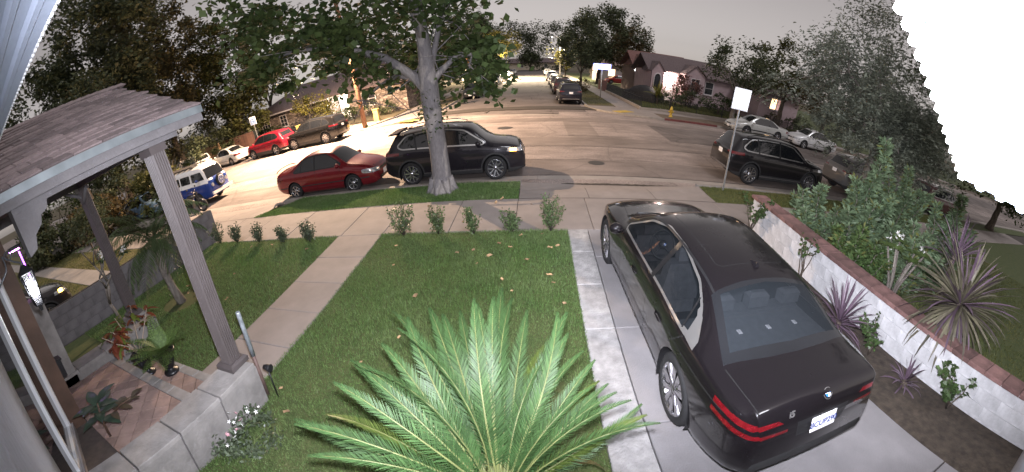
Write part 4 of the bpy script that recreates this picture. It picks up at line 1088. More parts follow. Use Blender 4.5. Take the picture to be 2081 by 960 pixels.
# ---- saloon with short boot (red, older, rounded)
def spec_saloon(key, L_=4.28, W_=1.68, H=1.39, R_=.29, axles=(.86, 3.30), rim=.19, spokes=(6, False, .032), coupe=False, glass=m_cg, headm=m_head):
    k = L_ / 4.28; h = H / 1.39; ax = axles; y = W_ / 2
    S = dict(key=key, L=L_, W=W_, R=R_, axles=ax, rim=rim, spokes=spokes, tw=.19, bulge=.10,
        top=[(0, .70 * h), (.05 * k, .90 * h), (.14 * k, .955 * h), (.62 * k, .985 * h), (.72 * k, 1.0 * h), (1.35 * k, 1.30 * h), (1.62 * k, 1.365 * h), (2.05 * k, H), (2.5 * k, 1.365 * h), (2.62 * k, 1.335 * h), (3.22 * k, .965 * h), (3.35 * k, .93 * h), (3.9 * k, .82 * h), (4.14 * k, .71 * h), (4.24 * k, .60 * h), (L_, .50 * h)],
        belt=[(0, .62 * h), (.08 * k, .80 * h), (.7 * k, .90 * h), (1.6 * k, .885 * h), (2.8 * k, .86 * h), (3.3 * k, .83 * h), (3.9 * k, .72 * h), (4.15 * k, .62 * h), (L_, .46 * h)],
        half=[(0, y * .80), (.06 * k, y * .87), (.25 * k, y * .95), (.8 * k, y * .99), (2.1 * k, y), (3.3 * k, y * .99), (3.85 * k, y * .94), (4.12 * k, y * .84), (4.22 * k, y * .74), (L_, y * .66)],
        roofw=[(0, y * .72), (.7 * k, y * .78), (1.4 * k, y * .68), (2.0 * k, y * .67), (2.6 * k, y * .69), (3.25 * k, y * .80), (4.0 * k, y * .74), (L_, y * .6)],
        zb=[(0, .36), (.25 * k, .24), (.6 * k, .19), (3.8 * k, .18), (4.1 * k, .20), (L_, .26)],
        mirror=(2.98 * k, .93 * h), prear=(-.005, .70 * h), pfront=(L_ + .004, .42 * h), rearx=.4, frontx=.5,
        handles=[(1.42 * k, .74 * h), (2.32 * k, .73 * h)] if not coupe else [(1.75 * k, .74 * h)])
    sw = [(.98 * k, .925 * h), (1.42 * k, 1.215 * h), (1.75 * k, 1.295 * h), (2.42 * k, 1.29 * h), (2.98 * k, .945 * h), (2.95 * k, .90 * h), (1.05 * k, .895 * h)]
    C = []
    C += windows(sw, pillars=[((1.93 * k, .86 * h, .06), (1.93 * k, 1.34 * h)), ((1.30 * k, .88 * h, .035), (1.36 * k, 1.3 * h))] if not coupe else [((1.60 * k, .86 * h, .10), (1.55 * k, 1.34 * h))], glass=glass)
    C += [([(2.66 * k, -y * .62), (2.66 * k, y * .62), (3.20 * k, y * .75), (3.20 * k, -y * .75)], glass, 'windscreen', 'top'), ([(.78 * k, -y * .68), (1.36 * k, -y * .60), (1.36 * k, y * .60), (.78 * k, y * .68)], glass, 'rear_window', 'top')]
    C += gaps([((1.90 * k, .24), (1.93 * k, .88 * h)), ((2.99 * k, .26), (2.97 * k, .90 * h))] + ([((.99 * k, .62), (1.02 * k, .9 * h))] if not coupe else []))
    C += [(line_poly((.2 * k, .42 * h), (4.0 * k, .42 * h), .035), m_clad, 'side_strip', 'side')]
    for p in symt([(3.28 * k, y * .70), (3.28 * k, y * .715), (4.05 * k, y * .60), (4.05 * k, y * .585)]): C.append((p, m_seam, 'panel_gap', 'top'))
    for p in sym([(y * .42, .52 * h), (y * .95, .54 * h), (y * .95, .68 * h), (y * .42, .63 * h)]): C.append((rounded(p, .04), headm, 'headlight', 'front'))
    C.append(([(-y * .38, .53 * h), (y * .38, .53 * h), (y * .36, .60 * h), (-y * .36, .60 * h)], m_trim, 'grille', 'front'))
    C.append(([(-y * .6, .28), (y * .6, .28), (y * .62, .37), (-y * .62, .37)], m_trim, 'air_intake', 'front'))
    for p in sym([(y * .40, .66 * h), (y * .98, .66 * h), (y * .98, .82 * h), (y * .46, .80 * h)]): C.append((rounded(p, .03), m_tail, 'tail_light', 'rear'))
    S['cuts'] = C; return S

# ---- sport utility
def spec_suv(key, L_=4.45, W_=1.82, H=1.60, R_=.345, axles=(.86, 3.53), rim=.235, spokes=(5, True, .020), clad=.36, chrome=True, rails=True, box=0.0, rear_kick=True, railm=m_trim):
    k = L_ / 4.45; h = H / 1.60; y = W_ / 2
    S = dict(key=key, L=L_, W=W_, R=R_, axles=axles, rim=rim, spokes=spokes, tw=.23, bulge=.07, clad=clad, crown=.055,
        top=[(0, .85 * h), (.04 * k, 1.05 * h), (.10 * k, 1.10 * h), (.34 * k - box * .18, 1.40 * h), (.44 * k - box * .22, 1.515 * h), (.6 * k, 1.545 * h), (1.3 * k, 1.59 * h), (2.0 * k, H), (2.65 * k, 1.56 * h), (2.78 * k, 1.53 * h), (3.38 * k, 1.13 * h), (3.5 * k, 1.09 * h), (4.0 * k, 1.02 * h), (4.28 * k, .93 * h), (4.38 * k, .82 * h), (L_, .66 * h)],
        belt=[(0, .78 * h), (.06 * k, .98 * h), (.5 * k, 1.06 * h), (1.6 * k, 1.025 * h), (3.0 * k, .985 * h), (3.5 * k, .965 * h), (4.05 * k, .92 * h), (4.3 * k, .82 * h), (L_, .60 * h)],
        half=[(0, y * .84), (.06 * k, y * .90), (.25 * k, y * .96), (.8 * k, y), (1.4 * k, y * .985), (2.8 * k, y * .985), (3.5 * k, y), (4.0 * k, y * .95), (4.28 * k, y * .85), (4.38 * k, y * .78), (L_, y * .70)],
        roofw=[(0, y * .74), (.3 * k, y * .73), (.5 * k, y * .70), (1.3 * k, y * .70), (2.6 * k, y * .70), (3.4 * k, y * .82), (4.1 * k, y * .80), (L_, y * .64)],
        zb=[(0, .42), (.25 * k, .30), (.6 * k, .22), (3.9 * k, .21), (4.2 * k, .24), (L_, .30)],
        mirror=(3.08 * k, 1.09 * h), prear=(.005, .88 * h), pfront=(L_ + .004, .52 * h), rearx=.55, frontx=.55,
        handles=[(1.45 * k, .96 * h), (2.45 * k, .935 * h)])
    if rails: S['rails'] = (.62 * k, 2.6 * k, .055); S['railm'] = railm
    sw = [(.50 * k, 1.18 * h), (.80 * k, 1.43 * h), (1.3 * k, 1.485 * h), (2.05 * k, 1.495 * h), (2.62 * k, 1.43 * h), (3.20 * k, 1.075 * h), (3.16 * k, 1.045 * h), (1.5 * k, 1.085 * h), (.64 * k, 1.115 * h)]
    C = windows(sw, m_chrome if chrome else m_trim, .038, [((2.02 * k, 1.02 * h, .075), (2.0 * k, 1.53 * h)), ((1.12 * k, 1.05 * h, .06), (1.05 * k, 1.5 * h))])
    C += [([(2.80 * k, -y * .63), (2.80 * k, y * .63), (3.36 * k, y * .77), (3.36 * k, -y * .77)], m_cg, 'windscreen', 'top')]
    C += [([(-y * .66, 1.14 * h), (y * .66, 1.14 * h), (y * .58, 1.43 * h), (-y * .58, 1.43 * h)], m_cg, 'rear_window', 'rear')]
    C += gaps([((2.0 * k, .38), (2.02 * k, 1.05 * h)), ((3.14 * k, .40), (3.16 * k, 1.03 * h)), ((1.12 * k, .78), (1.14 * k, 1.07 * h))])
    C += [(line_poly((.4 * k, .90 * h), (4.0 * k, .86 * h), .012), m_seam, 'crease', 'side')]
    C += [(line_poly((1.15 * k, .335), (3.2 * k, .335), .03), m_rim if chrome else m_clad, 'sill_trim', 'side')]
    for p in symt([(3.45 * k, y * .72), (3.45 * k, y * .735), (4.2 * k, y * .62), (4.2 * k, y * .605)]): C.append((p, m_seam, 'panel_gap', 'top'))
    for p in sym([(y * .40, .74 * h), (y * .97, .80 * h), (y * .97, .90 * h), (y * .42, .86 * h)]): C.append((rounded(p, .03), m_head, 'headlight', 'front'))
    for p in sym([(y * .04, .66 * h), (y * .36, .66 * h), (y * .34, .86 * h), (y * .06, .86 * h)]): C.append((rounded(p, .05), m_trim, 'grille', 'front'))
    C.append(([(-y * .66, .36 * h), (y * .66, .36 * h), (y * .6, .50 * h), (-y * .6, .50 * h)], m_trim, 'air_intake', 'front'))
    for p in sym([(y * .52, .955 * h), (y * .99, .93 * h), (y * .99, 1.02 * h), (y * .58, 1.015 * h)]): C.append((rounded(p, .03), m_tail, 'tail_light', 'rear'))
    if rear_kick: C.append(([(-y * .78, .40), (y * .78, .40), (y * .70, .50), (-y * .70, .50)], m_rim, 'rear_skid_plate', 'rear'))
    S['cuts'] = C; return S

x1 = spec_suv('x', 4.45, 1.84, 1.60, .345, (.86, 3.53), .245, (5, True, .022), .34, True, True, railm=m_chrome)
x3 = spec_suv('y', 4.70, 1.89, 1.67, .365, (.93, 3.79), .26, (5, True, .026), .40, True, True)
jeep = spec_suv('j', 4.82, 1.94, 1.76, .385, (1.02, 3.93), .26, (5, True, .026), .42, False, True, box=.9, rear_kick=False)
cx = spec_suv('c', 4.57, 1.84, 1.67, .36, (.93, 3.63), .24, (5, False, .035), .46, False, False, rear_kick=False)
red = spec_saloon('r', 4.26, 1.68, 1.40, .285, (.90, 3.34), .185, (6, False, .026))
pas = spec_saloon('p', 4.80, 1.83, 1.47, .325, (1.05, 3.85), .22, (5, False, .035))
cor = spec_saloon('o', 4.54, 1.76, 1.46, .31, (.98, 3.58), .21, (5, False, .04))
mon = spec_saloon('m', 5.02, 1.85, 1.40, .33, (1.12, 3.92), .22, (5, False, .045), coupe=True)

def x1_extra(t, S):
    k = S['L'] / 4.45
    for s in (1, -1):
        MB().bev(-.10, .10, -.03, .03, -.04, .04, .012).build('indicator', m_amber, t).location = (S['L'] / 2 - .36, s * (S['W'] / 2 * .925), .85)  # emission stands in for the glint reflected by the amber marker
    MB().add([(-.16, 0, 0), (.10, 0, 0), (-.14, 0, .05), (-.16, .02, 0), (.10, .02, 0), (-.14, .02, .05)], [(0, 1, 2), (3, 5, 4), (0, 3, 4, 1), (1, 4, 5, 2), (0, 2, 5, 3)]).build('roof_antenna', m_trim, t).location = (-1.35, 0, 1.56)
    sp = MB(); sp.add([(-2.05, -.58, 1.525), (-2.05, .58, 1.525), (-1.72, .60, 1.555), (-1.72, -.60, 1.555), (-2.05, -.58, 1.495), (-2.05, .58, 1.495), (-1.72, .6, 1.50), (-1.72, -.6, 1.50)], [(0, 3, 2, 1), (4, 5, 6, 7), (0, 1, 5, 4), (1, 2, 6, 5), (3, 0, 4, 7)])
    o = sp.build('roof_spoiler', m_paint, t); o.color = (.03, .028, .03, 1)
dark = (.012, .011, .013)
make_car(x1, 'parked_suv', 'black compact SUV with glinting amber indicator parked at the kerb behind the sycamore trunk', 'SUV', -2.62, 11.98, R(2.2), (.016, .014, .018), plate='', extra=x1_extra)
make_car(red, 'parked_saloon', 'old maroon red saloon parked nose to tail behind the black SUV by the sycamore', 'saloon', -7.28, 11.75, R(.5), (.16, .012, .018), plate_front='', plate='', steer=R(8),
         extra=lambda t, S: [MB().tube([(-S['L'] / 2 + .06 + .06 * abs(v) ** 2, v * .66, .985 + .075 * (1 - abs(v) ** 3)) for v in np.linspace(-1, 1, 11)], .018, 6).build('boot_spoiler', m_paint, t).__setattr__('color', (.16, .012, .018, 1))] +
         [MB().bev(-.05, .05, -.02, .02, -.03, .03, .006).build('indicator', m_ambd, t).__setattr__('location', (S['L'] / 2 - .24, s * .70, .60)) for s in (1, -1)])
make_car(x3, 'parked_suv', 'black midsize SUV parked at the kerb behind the parking sign on the right', 'SUV', 8.95, 12.45, R(-1.5), dark, plate='')
make_car(jeep, 'parked_suv', 'dark grey boxy SUV parked in front of the wooden utility pole across the street', 'SUV', -15.15, 23.62, R(176), (.010, .009, .009), plate='')
make_car(cx, 'parked_suv', 'bright red SUV parked between the white saloon and the dark boxy SUV across the street', 'SUV', -19.5, 23.55, R(172.5), (.20, .008, .018), plate='')
make_car(pas, 'parked_saloon', 'white saloon parked across the street ahead of the red SUV', 'saloon', -25.0, 24.2, R(168), (.70, .68, .64), plate='')
make_car(mon, 'parked_coupe', 'silver two door coupe parked across the street right of the hydrant', 'coupe', 15.75, 24.75, R(181), (.42, .42, .40), plate_front='')
make_car(cor, 'parked_saloon', 'white saloon parked across the street at the right behind the drooping tree', 'saloon', 20.5, 23.8, R(179), (.66, .66, .66), plate_front='')
make_car(cx, 'parked_suv', 'silver SUV with bright plate parked ahead of the black SUV on the right', 'SUV', 14.95, 12.5, R(-1), (.13, .125, .12), plate='')
make_car(x3, 'parked_suv', 'dark red SUV seen from behind through the branches on the far right', 'SUV', 20.9, 11.3, R(-4), (.045, .010, .012), plate='')
def amber_front(t, S):
    MB().bev(-.07, .07, -.05, .05, -.05, .05, .01).build('indicator', m_amber, t).location = (S['L'] / 2 - .30, -.80, .86)
make_car(x1, 'parked_suv', 'dark car with lit amber light behind the grey wall on the far left', 'SUV', -12.6, .72, R(85), (.02, .018, .02), z=0, extra=amber_front)
# side street: kerb to kerb with parked cars
gsr = 'cars parked along the right kerb of the side street'; gsl = 'cars parked along the left kerb of the side street'
RS = [(x3, 31.1 + 2.35, (.012, .012, .02), 'dark navy SUV nearest the corner on the right kerb of the side street', 'SUV'),
      (jeep, 42.6, (.06, .028, .026), 'dark maroon boxy SUV second from the corner on the right kerb of the side street', 'SUV'),
      (cx, 52.4, (.12, .115, .11), 'grey SUV third from the corner on the right kerb of the side street', 'SUV'),
      (pas, 61.5, (.62, .62, .60), 'white saloon fourth from the corner on the right kerb of the side street', 'saloon'),
      (jeep, 72.5, (.50, .50, .50), 'pale grey boxy SUV fifth from the corner on the right kerb of the side street', 'SUV'),
      (cor, 85, (.2, .2, .2), 'mid grey saloon sixth from the corner on the right kerb of the side street', 'saloon'),
      (cx, 100, (.5, .5, .52), 'light SUV seventh from the corner on the right kerb of the side street', 'SUV')]
for S, y, c, lab, cat in RS:
    make_car(S, 'parked_' + cat.lower(), lab, cat, 3.75 - .12 - S['W'] / 2, y, R(90.5), c, gsr, plate='')
LS = [(cor, 41.2, (.014, .014, .015), 'black saloon nearest the corner on the left kerb of the side street', 'saloon'),
      (cx, 49.3, (.02, .02, .022), 'black SUV second from the corner on the left kerb of the side street', 'SUV'),
      (x1, 57.0, (.30, .30, .30), 'silver SUV third from the corner on the left kerb of the side street', 'SUV'),
      (pas, 65.4, (.5, .5, .5), 'light grey saloon fourth from the corner on the left kerb of the side street', 'saloon'),
      (jeep, 76, (.66, .66, .64), 'white boxy SUV fifth from the corner on the left kerb of the side street', 'SUV'),
      (cor, 90, (.55, .55, .55), 'white saloon sixth from the corner on the left kerb of the side street', 'saloon'),
      (cx, 104, (.3, .3, .3), 'grey SUV seventh from the corner on the left kerb of the side street', 'SUV'),
      (pas, 118, (.5, .48, .45), 'pale saloon eighth from the corner on the left kerb of the side street', 'saloon')]
for S, y, c, lab, cat in LS:
    make_car(S, 'parked_' + cat.lower(), lab, cat, -7.6 + .15 + S['W'] / 2, y, R(-90), c, gsl, plate_front='')
make_car(cor, 'parked_saloon', 'red saloon parked in the yard behind the street name sign', 'saloon', 13.5, 66, R(180), (.28, .03, .03), z=.03)
# ------------------------------------------------------------------ the black saloon on the driveway
def spec_big():
    L_, y = 5.33, .955
    S = dict(key='big', L=L_, W=1.91, R=.365, axles=(1.12, 4.44), rim=.268, spokes=(5, True, .030), tw=.255, bulge=.075, crown=.06,
        top=[(0, .86), (.05, 1.06), (.13, 1.10), (.40, 1.115), (.52, 1.125), (.58, 1.14), (1.22, 1.425), (1.40, 1.47), (1.9, 1.515), (2.35, 1.525), (2.80, 1.485), (2.92, 1.455), (3.78, 1.085), (3.95, 1.045), (4.5, .985), (5.0, .885), (5.2, .80), (5.29, .68), (L_, .55)],
        belt=[(0, .76), (.06, .97), (.7, 1.02), (1.8, 1.0), (3.2, .965), (3.85, .945), (4.5, .90), (5.0, .80), (5.2, .68), (L_, .50)],
        half=[(0, y * .76), (.05, y * .82), (.2, y * .91), (.7, y * .98), (1.22, y), (2.0, y * .975), (3.4, y * .975), (4.36, y), (4.85, y * .95), (5.13, y * .84), (5.26, y * .72), (L_, y * .60)],
        roofw=[(0, y * .78), (.7, y * .76), (1.3, y * .63), (2.0, y * .60), (2.9, y * .63), (3.85, y * .78), (4.6, y * .78), (L_, y * .5)],
        zb=[(0, .38), (.25, .28), (.7, .19), (4.6, .17), (5.05, .19), (L_, .25)],
        mirror=(3.42, 1.035), prear=(-.018, .775, R(8)), pfront=(L_, .4), rearx=.45, frontx=.5, handles=[(1.72, .80), (2.72, .79)])
    glass = clear_glass('saloon_glass', (.012, .015, .018), thru=.62)
    gr = clear_glass('saloon_rear_glass', (.02, .025, .03), thru=.50)
    sw = [(1.10, 1.035), (1.0, 1.06), (1.16, 1.20), (1.45, 1.335), (1.95, 1.415), (2.5, 1.425), (2.95, 1.315), (3.52, 1.035), (3.48, 1.005), (2.2, 1.025)]
    r_ = rounded(sw, .07, 3)
    C = [(grow(r_, .024), m_chrome, 'window_trim', 'side'), (r_, glass, 'side_window', 'side'),
         ([(.92, 1.0), (1.22, 1.02), (1.22, 1.235), (1.10, 1.19), (.94, 1.07)], m_chrome, 'quarter_trim', 'side'), ([(1.13, 1.055), (1.22, 1.05), (1.22, 1.20), (1.17, 1.17)], glass, 'side_window', 'side'),
         (line_poly((2.20, 1.0), (2.10, 1.44), .085), m_trim, 'pillar', 'side'), (line_poly((1.22, 1.03), (1.30, 1.27), .025), m_trim, 'pillar', 'side')]
    C += [([(.60, -y * .80), (1.22, -y * .66), (1.265, -y * .3), (1.27, 0), (1.265, y * .3), (1.22, y * .66), (.60, y * .80), (.545, y * .35), (.53, 0), (.545, -y * .35)], m_cg, 'window_surround', 'top'),
          ([(.68, -y * .70), (1.18, -y * .585), (1.225, 0), (1.18, y * .585), (.68, y * .70), (.64, 0)], gr, 'rear_window', 'top'),
          ([(2.95, -y * .60), (2.99, 0), (2.95, y * .60), (3.72, y * .76), (3.82, 0), (3.72, -y * .76)], glass, 'windscreen', 'top')]
    # seams: sunroof, boot lid, bonnet, doors, fuel flap
    loop = lambda pts, w: [(line_poly(a, b, w), m_seam, 'panel_gap', 'top') for a, b in zip(pts, pts[1:] + pts[:1])]
    C += loop([(1.55, -y * .46), (1.5, -y * .40), (1.5, y * .40), (1.55, y * .46), (2.72, y * .46), (2.78, y * .40), (2.80, 0), (2.78, -y * .40), (2.72, -y * .46)], .007)
    for s in (1, -1):
        C += [(line_poly(a, b, .008), m_seam, 'panel_gap', 'top') for a, b in (((.56, s * y * .80), (.08, s * y * .76)), ((3.84, s * y * .755), (5.05, s * y * .60)))]
        C += [(line_poly(a, b, .02), m_chrome if False else m_trim, 'roof_strip', 'top') for a, b in (((1.22, s * y * .63), (2.0, s * y * .615)), ((2.0, s * y * .615), (2.92, s * y * .64)))]
    C += gaps([((2.18, .30), (2.20, 1.0)), ((3.42, .32), (3.46, 1.0)), ((1.36, .78), (1.12, 1.01)), ((1.53, .34), (1.50, .60))], .010)
    C += [(line_poly((.30, .885), (4.9, .80), .010), m_seam, 'crease', 'side'), (line_poly((1.65, .27), (3.95, .25), .06), m_trim, 'sill_trim', 'side')]
    for p in sym([(y * .44, .80), (y * .99, .80), (y * .99, .845), (y * .44, .835)]): C.append((p, m_tail, 'tail_light', 'rear'))
    for p in sym([(y * .50, .90), (y * .99, .885), (y * .99, .94), (y * .56, .94)]): C.append((p, m_tail, 'tail_light', 'rear'))
    C += [([(.04, .80), (.26, .825), (.27, .85), (.04, .845)], m_tail, 'tail_light', 'side'), ([(.04, .885), (.25, .90), (.22, .945), (.04, .945)], m_tail, 'tail_light', 'side')]
    C.append(([(-y * .30, .69), (y * .30, .69), (y * .34, .87), (-y * .34, .87)], m_trim, 'plate_recess', 'rear'))
    C.append(([(-y * .8, .38), (y * .8, .38), (y * .72, .50), (-y * .72, .50)], m_clad, 'diffuser', 'rear'))
    for p in sym([(y * .42, .66), (y * .97, .70), (y * .97, .80), (y * .42, .75)]): C.append((rounded(p, .02), m_head, 'headlight', 'front'))
    for p in sym([(y * .03, .50), (y * .36, .50), (y * .34, .74), (y * .05, .74)]): C.append((rounded(p, .05), m_trim, 'grille', 'front'))
    S['cuts'] = C; return S
def roundel(parent, r_, mtx):
    g_ = MB(); g_.lathe([(.001, 0), (r_, 0), (r_, .006), (r_ * .96, .009)], 28); o = g_.build('emblem', m_trim, parent); o.matrix_local = mtx
    MB().lathe([(r_ * .99, .005), (r_ * .99, .010), (r_ * .93, .010)], 28).build('emblem_ring', m_chrome, o)
    q1, q2 = MB(), MB()
    for k in range(4):
        a0 = k * math.pi / 2; pts = [(0, 0, .0105)] + [(r_ * .60 * math.cos(a0 + t * math.pi / 2), r_ * .60 * math.sin(a0 + t * math.pi / 2), .0105) for t in np.linspace(0, 1, 7)]
        (q1 if k % 2 else q2).add(pts, [tuple(range(8))])
    q1.build('emblem_white', m_plate, o); q2.build('emblem_blue', mat('emblem_blue', (.03, .16, .55), .3, var=.02), o)
m_dash = mat('dashboard', (.03, .03, .033), .7, var=.1); m_beige = mat('cabin_leather', (.10, .105, .115), .6, var=.15, scale=14)
def big_extra(t, S):
    o0 = S['L'] / 2; cab = MB()
    cab.box(.75 - o0, 3.9 - o0, -.80, .80, .24, .30); cab.box(3.45 - o0, 4.0 - o0, -.78, .78, .5, .86)
    cab.build('cabin_floor', m_dash, t)
    ds = MB(); ds.add([(3.75 - o0, -.74, 1.02), (3.75 - o0, .74, 1.02), (3.30 - o0, .74, .97), (3.30 - o0, -.74, .97), (3.22 - o0, -.74, .72), (3.22 - o0, .74, .72)], [(0, 1, 2, 3), (3, 2, 5, 4)])
    ds.box(3.33 - o0, 3.36 - o0, -.18, .62, .98, 1.10); ds.build('dashboard', m_dash, t)
    def seat(x, yy, w_, name):
        s = MB(); s.bev(x - .05, x + .50, yy - w_, yy + w_, .34, .60, .05)
        s.add([(x - .10, yy - w_, .56), (x + .10, yy - w_, .56), (x - .05, yy - w_ * .85, 1.10), (x - .21, yy - w_ * .85, 1.10), (x - .10, yy + w_, .56), (x + .10, yy + w_, .56), (x - .05, yy + w_ * .85, 1.10), (x - .21, yy + w_ * .85, 1.10)], [(0, 1, 2, 3), (7, 6, 5, 4), (1, 5, 6, 2), (0, 3, 7, 4), (3, 2, 6, 7)])
        o = s.build(name, m_beige, t)
        hd = [-.45, 0, .45] if w_ > .5 else [0]
        for h_ in hd:
            MB().bev(x - .21, x - .09, yy + h_ - .13, yy + h_ + .13, 1.13, 1.28, .035).build('headrest', m_beige, o)
    seat(2.45 - o0, .40, .27, 'front_seat'); seat(2.45 - o0, -.40, .27, 'front_seat'); seat(1.45 - o0, 0, .68, 'rear_seat')
    sh = MB(); sh.add([(.60 - o0, -.68, 1.04), (1.30 - o0, -.62, 1.06), (1.30 - o0, .62, 1.06), (.60 - o0, .68, 1.04)], [(0, 1, 2, 3)]); shelf = sh.build('parcel_shelf', m_beige, t)
    for v in (-.36, 0, .36): MB().bev(1.0 - o0 - .03, 1.0 - o0 + .03, v - .022, v + .022, 1.058, 1.07, .006).build('anchor_cover', m_plate, shelf)
    stw = MB(); c = Vector((3.10 - o0, .40, .93)); ax_ = Vector((.9, 0, -.42)).normalized(); u = ax_.orthogonal().normalized(); v = ax_.cross(u)
    stw.tube([c + (u * math.cos(a) + v * math.sin(a)) * .185 for a in np.linspace(0, 2 * math.pi, 25)], .015, 6, cap=False)
    for a in (0, math.pi, math.pi * 1.5): stw.tube([c, c + (u * math.cos(a) + v * math.sin(a)) * .18], .014, 5)
    stw.sphere(c - ax_ * .01, .06, 10); sw_ = stw.build('steering_wheel', m_dash, t)
    zq = (-ax_).to_track_quat('Z', 'Y').to_matrix().to_4x4(); roundel(sw_, .032, Matrix.Translation(c - ax_ * .072) @ zq)
    # badges and lettering on the boot edge
    roundel(t, .052, Matrix.Translation((-o0 + .052, 0, 1.035)) @ Matrix.Rotation(R(-90), 4, 'Z') @ Matrix.Rotation(R(52), 4, 'X'))
    bd = link('model_badge', text_mesh('i5', .085, m_chrome, .003, True), t); bd.matrix_local = Matrix.Translation((-o0 + .012, .42, .985)) @ Matrix.Rotation(R(-90), 4, 'Z') @ Matrix.Rotation(R(80), 4, 'X')
    an = MB(); an.add([(-.09, -.025, 0), (.12, -.006, 0), (.12, .006, 0), (-.09, .025, 0), (-.08, -.006, .055), (-.08, .006, .055), (-.04, 0, .05)], [(0, 1, 6, 4), (1, 2, 6), (2, 3, 5, 6), (4, 6, 5), (0, 4, 5, 3)]); a_ = an.build('roof_antenna', m_paint, t); a_.color = (.010, .009, .011, 1); a_.location = (1.50 - o0, 0, 1.475)
    ws_ = MB()
    for s in (.1, -.55): ws_.tube([(3.80 - o0, s, 1.085), (3.66 - o0, s + .55, 1.15)], .010, 5)
    ws_.build('wiper', m_trim, t)
    for q in t.children:
        if q.name.startswith('wheel'):
            for r_ in q.children:
                if r_.name.startswith('rim'):
                    roundel(r_, .034, Matrix.Translation((0, .255 / 2 * .82, 0)) @ Matrix.Rotation(R(-90), 4, 'X')) if False else None
big = spec_big()
def two_tone_rim(S):
    rm = MB(); rim_r, h = S['rim'], S['tw'] / 2
    rm.lathe([(rim_r - .025, -h * .6), (rim_r - .012, h * .7), (rim_r, h * .93), (rim_r + .004, h * .8)], 36, axis='y')
    for k in range(5):
        a = 2 * math.pi * k / 5
        for s in (-1, 1):
            pts = [(.05, s * .10), (.05, s * .42), (.16, s * .34), (rim_r - .01, s * .30), (rim_r - .01, s * .10), (.13, s * .07)]
            q = [(r_ * math.cos(a + b), r_ * math.sin(a + b)) for r_, b in pts]; yo = h * .80
            vs = [(u, yo, v) for u, v in q] + [(u, yo - .03, v) for u, v in q]
            rm.add(vs, [(0, 1, 2, 3, 4, 5)] + [(i, (i + 1) % 6, 6 + (i + 1) % 6, 6 + i) for i in range(6)])
        b0 = a + math.pi / 5
        q = [(r_ * math.cos(b0 + b), r_ * math.sin(b0 + b)) for r_, b in ((rim_r - .01, -.20), (rim_r - .01, .20), (.12, .05), (.12, -.05))]
        rm.add([(u, h * .74, v) for u, v in q] + [(u, h * .74 - .03, v) for u, v in q], [(0, 1, 2, 3), (0, 4, 5, 1), (1, 5, 6, 2), (2, 6, 7, 3), (3, 7, 4, 0)])
    rm.lathe([(.001, h * .84), (.034, h * .83), (.04, h * .75)], 14, axis='y'); rm.lathe([(.06, h * .70), (.10, h * .60)], 14, axis='y')
    return rm.mesh('rim', mat('rim_polished', (.50, .50, .53), .16, metal=1, var=.1))
make_car(big, 'parked_saloon', 'large glossy black executive saloon parked on the driveway beside the white wall', 'saloon', 2.19, 4.16, R(92.0), (.0075, .0062, .0075), z=.003, plate='8CUP290', rim=two_tone_rim(big), extra=big_extra)

# ------------------------------------------------------------------ blue and white camper van
m_bus_w = mat('bus_white_paint', (.72, .70, .68), .35, var=.06, coat=.6); m_bus_b = mat('bus_blue_paint', (.020, .050, .23), .35, var=.1, coat=.7)
y = .86
bus = dict(key='bus', L=4.42, W=1.72, R=.32, axles=(.95, 3.35), rim=.17, spokes=(8, False, .02), tw=.18, bulge=.10, crown=.10,
    top=[(0, 1.0), (.05, 1.45), (.12, 1.62), (.3, 1.80), (.6, 1.88), (2.2, 1.92), (3.8, 1.87), (4.02, 1.80), (4.12, 1.70), (4.32, 1.22), (4.38, 1.12), (4.41, .95), (4.42, .8)],
    belt=[(0, .85), (.06, 1.05), (.3, 1.14), (4.0, 1.14), (4.3, 1.10), (4.38, .98), (4.42, .70)],
    half=[(0, y * .84), (.08, y * .92), (.3, y * .98), (1, y), (3.6, y), (4.1, y * .95), (4.3, y * .88), (4.38, y * .80), (4.42, y * .72)],
    roofw=[(0, y * .78), (.4, y * .80), (3.8, y * .82), (4.1, y * .80), (4.42, y * .66)],
    zb=[(0, .40), (.3, .30), (4.1, .28), (4.42, .36)], mirror=(3.75, 1.28), prear=(0, .6), pfront=(4.43, .55), rearx=.4, frontx=.6, handles=[(3.05, 1.02)])
C = [([(-.1, 1.10), (4.6, 1.10), (4.6, 2.2), (-.1, 2.2)], m_bus_w, 'upper_body', 'all')]
bus['cuts'] = [([(-.1, 1.10), (4.6, 1.10), (4.6, 2.2), (-.1, 2.2)], m_bus_w, 'upper_body', 'side'), ([(-.2, -2), (4.29, -2), (4.29, 2), (-.2, 2)], m_bus_w, 'upper_body', 'top')]
for a, b in ((.35, 1.15), (1.25, 2.15), (2.25, 3.05)): bus['cuts'] += [(rounded([(a, 1.22), (b, 1.22), (b, 1.62), (a, 1.62)], .06), m_cg, 'side_window', 'side')]
bus['cuts'] += [(rounded([(3.18, 1.22), (4.12, 1.22), (3.95, 1.62), (3.18, 1.62)], .06), m_cg, 'side_window', 'side'),
    ([(-y * .80, 1.20), (y * .80, 1.20), (y * .72, 1.70), (-y * .72, 1.70)], m_cg, 'windscreen', 'front')]
for p in sym([(y * .64 + .095 * math.cos(a), .86 + .095 * math.sin(a)) for a in np.linspace(0, 2 * math.pi, 15)[:-1]]): bus['cuts'].append((p, m_chrome, 'headlight', 'front'))
bus['cuts'] += gaps([((3.14, .45), (3.14, 1.66)), ((2.2, .5), (2.2, 1.2))], .012)
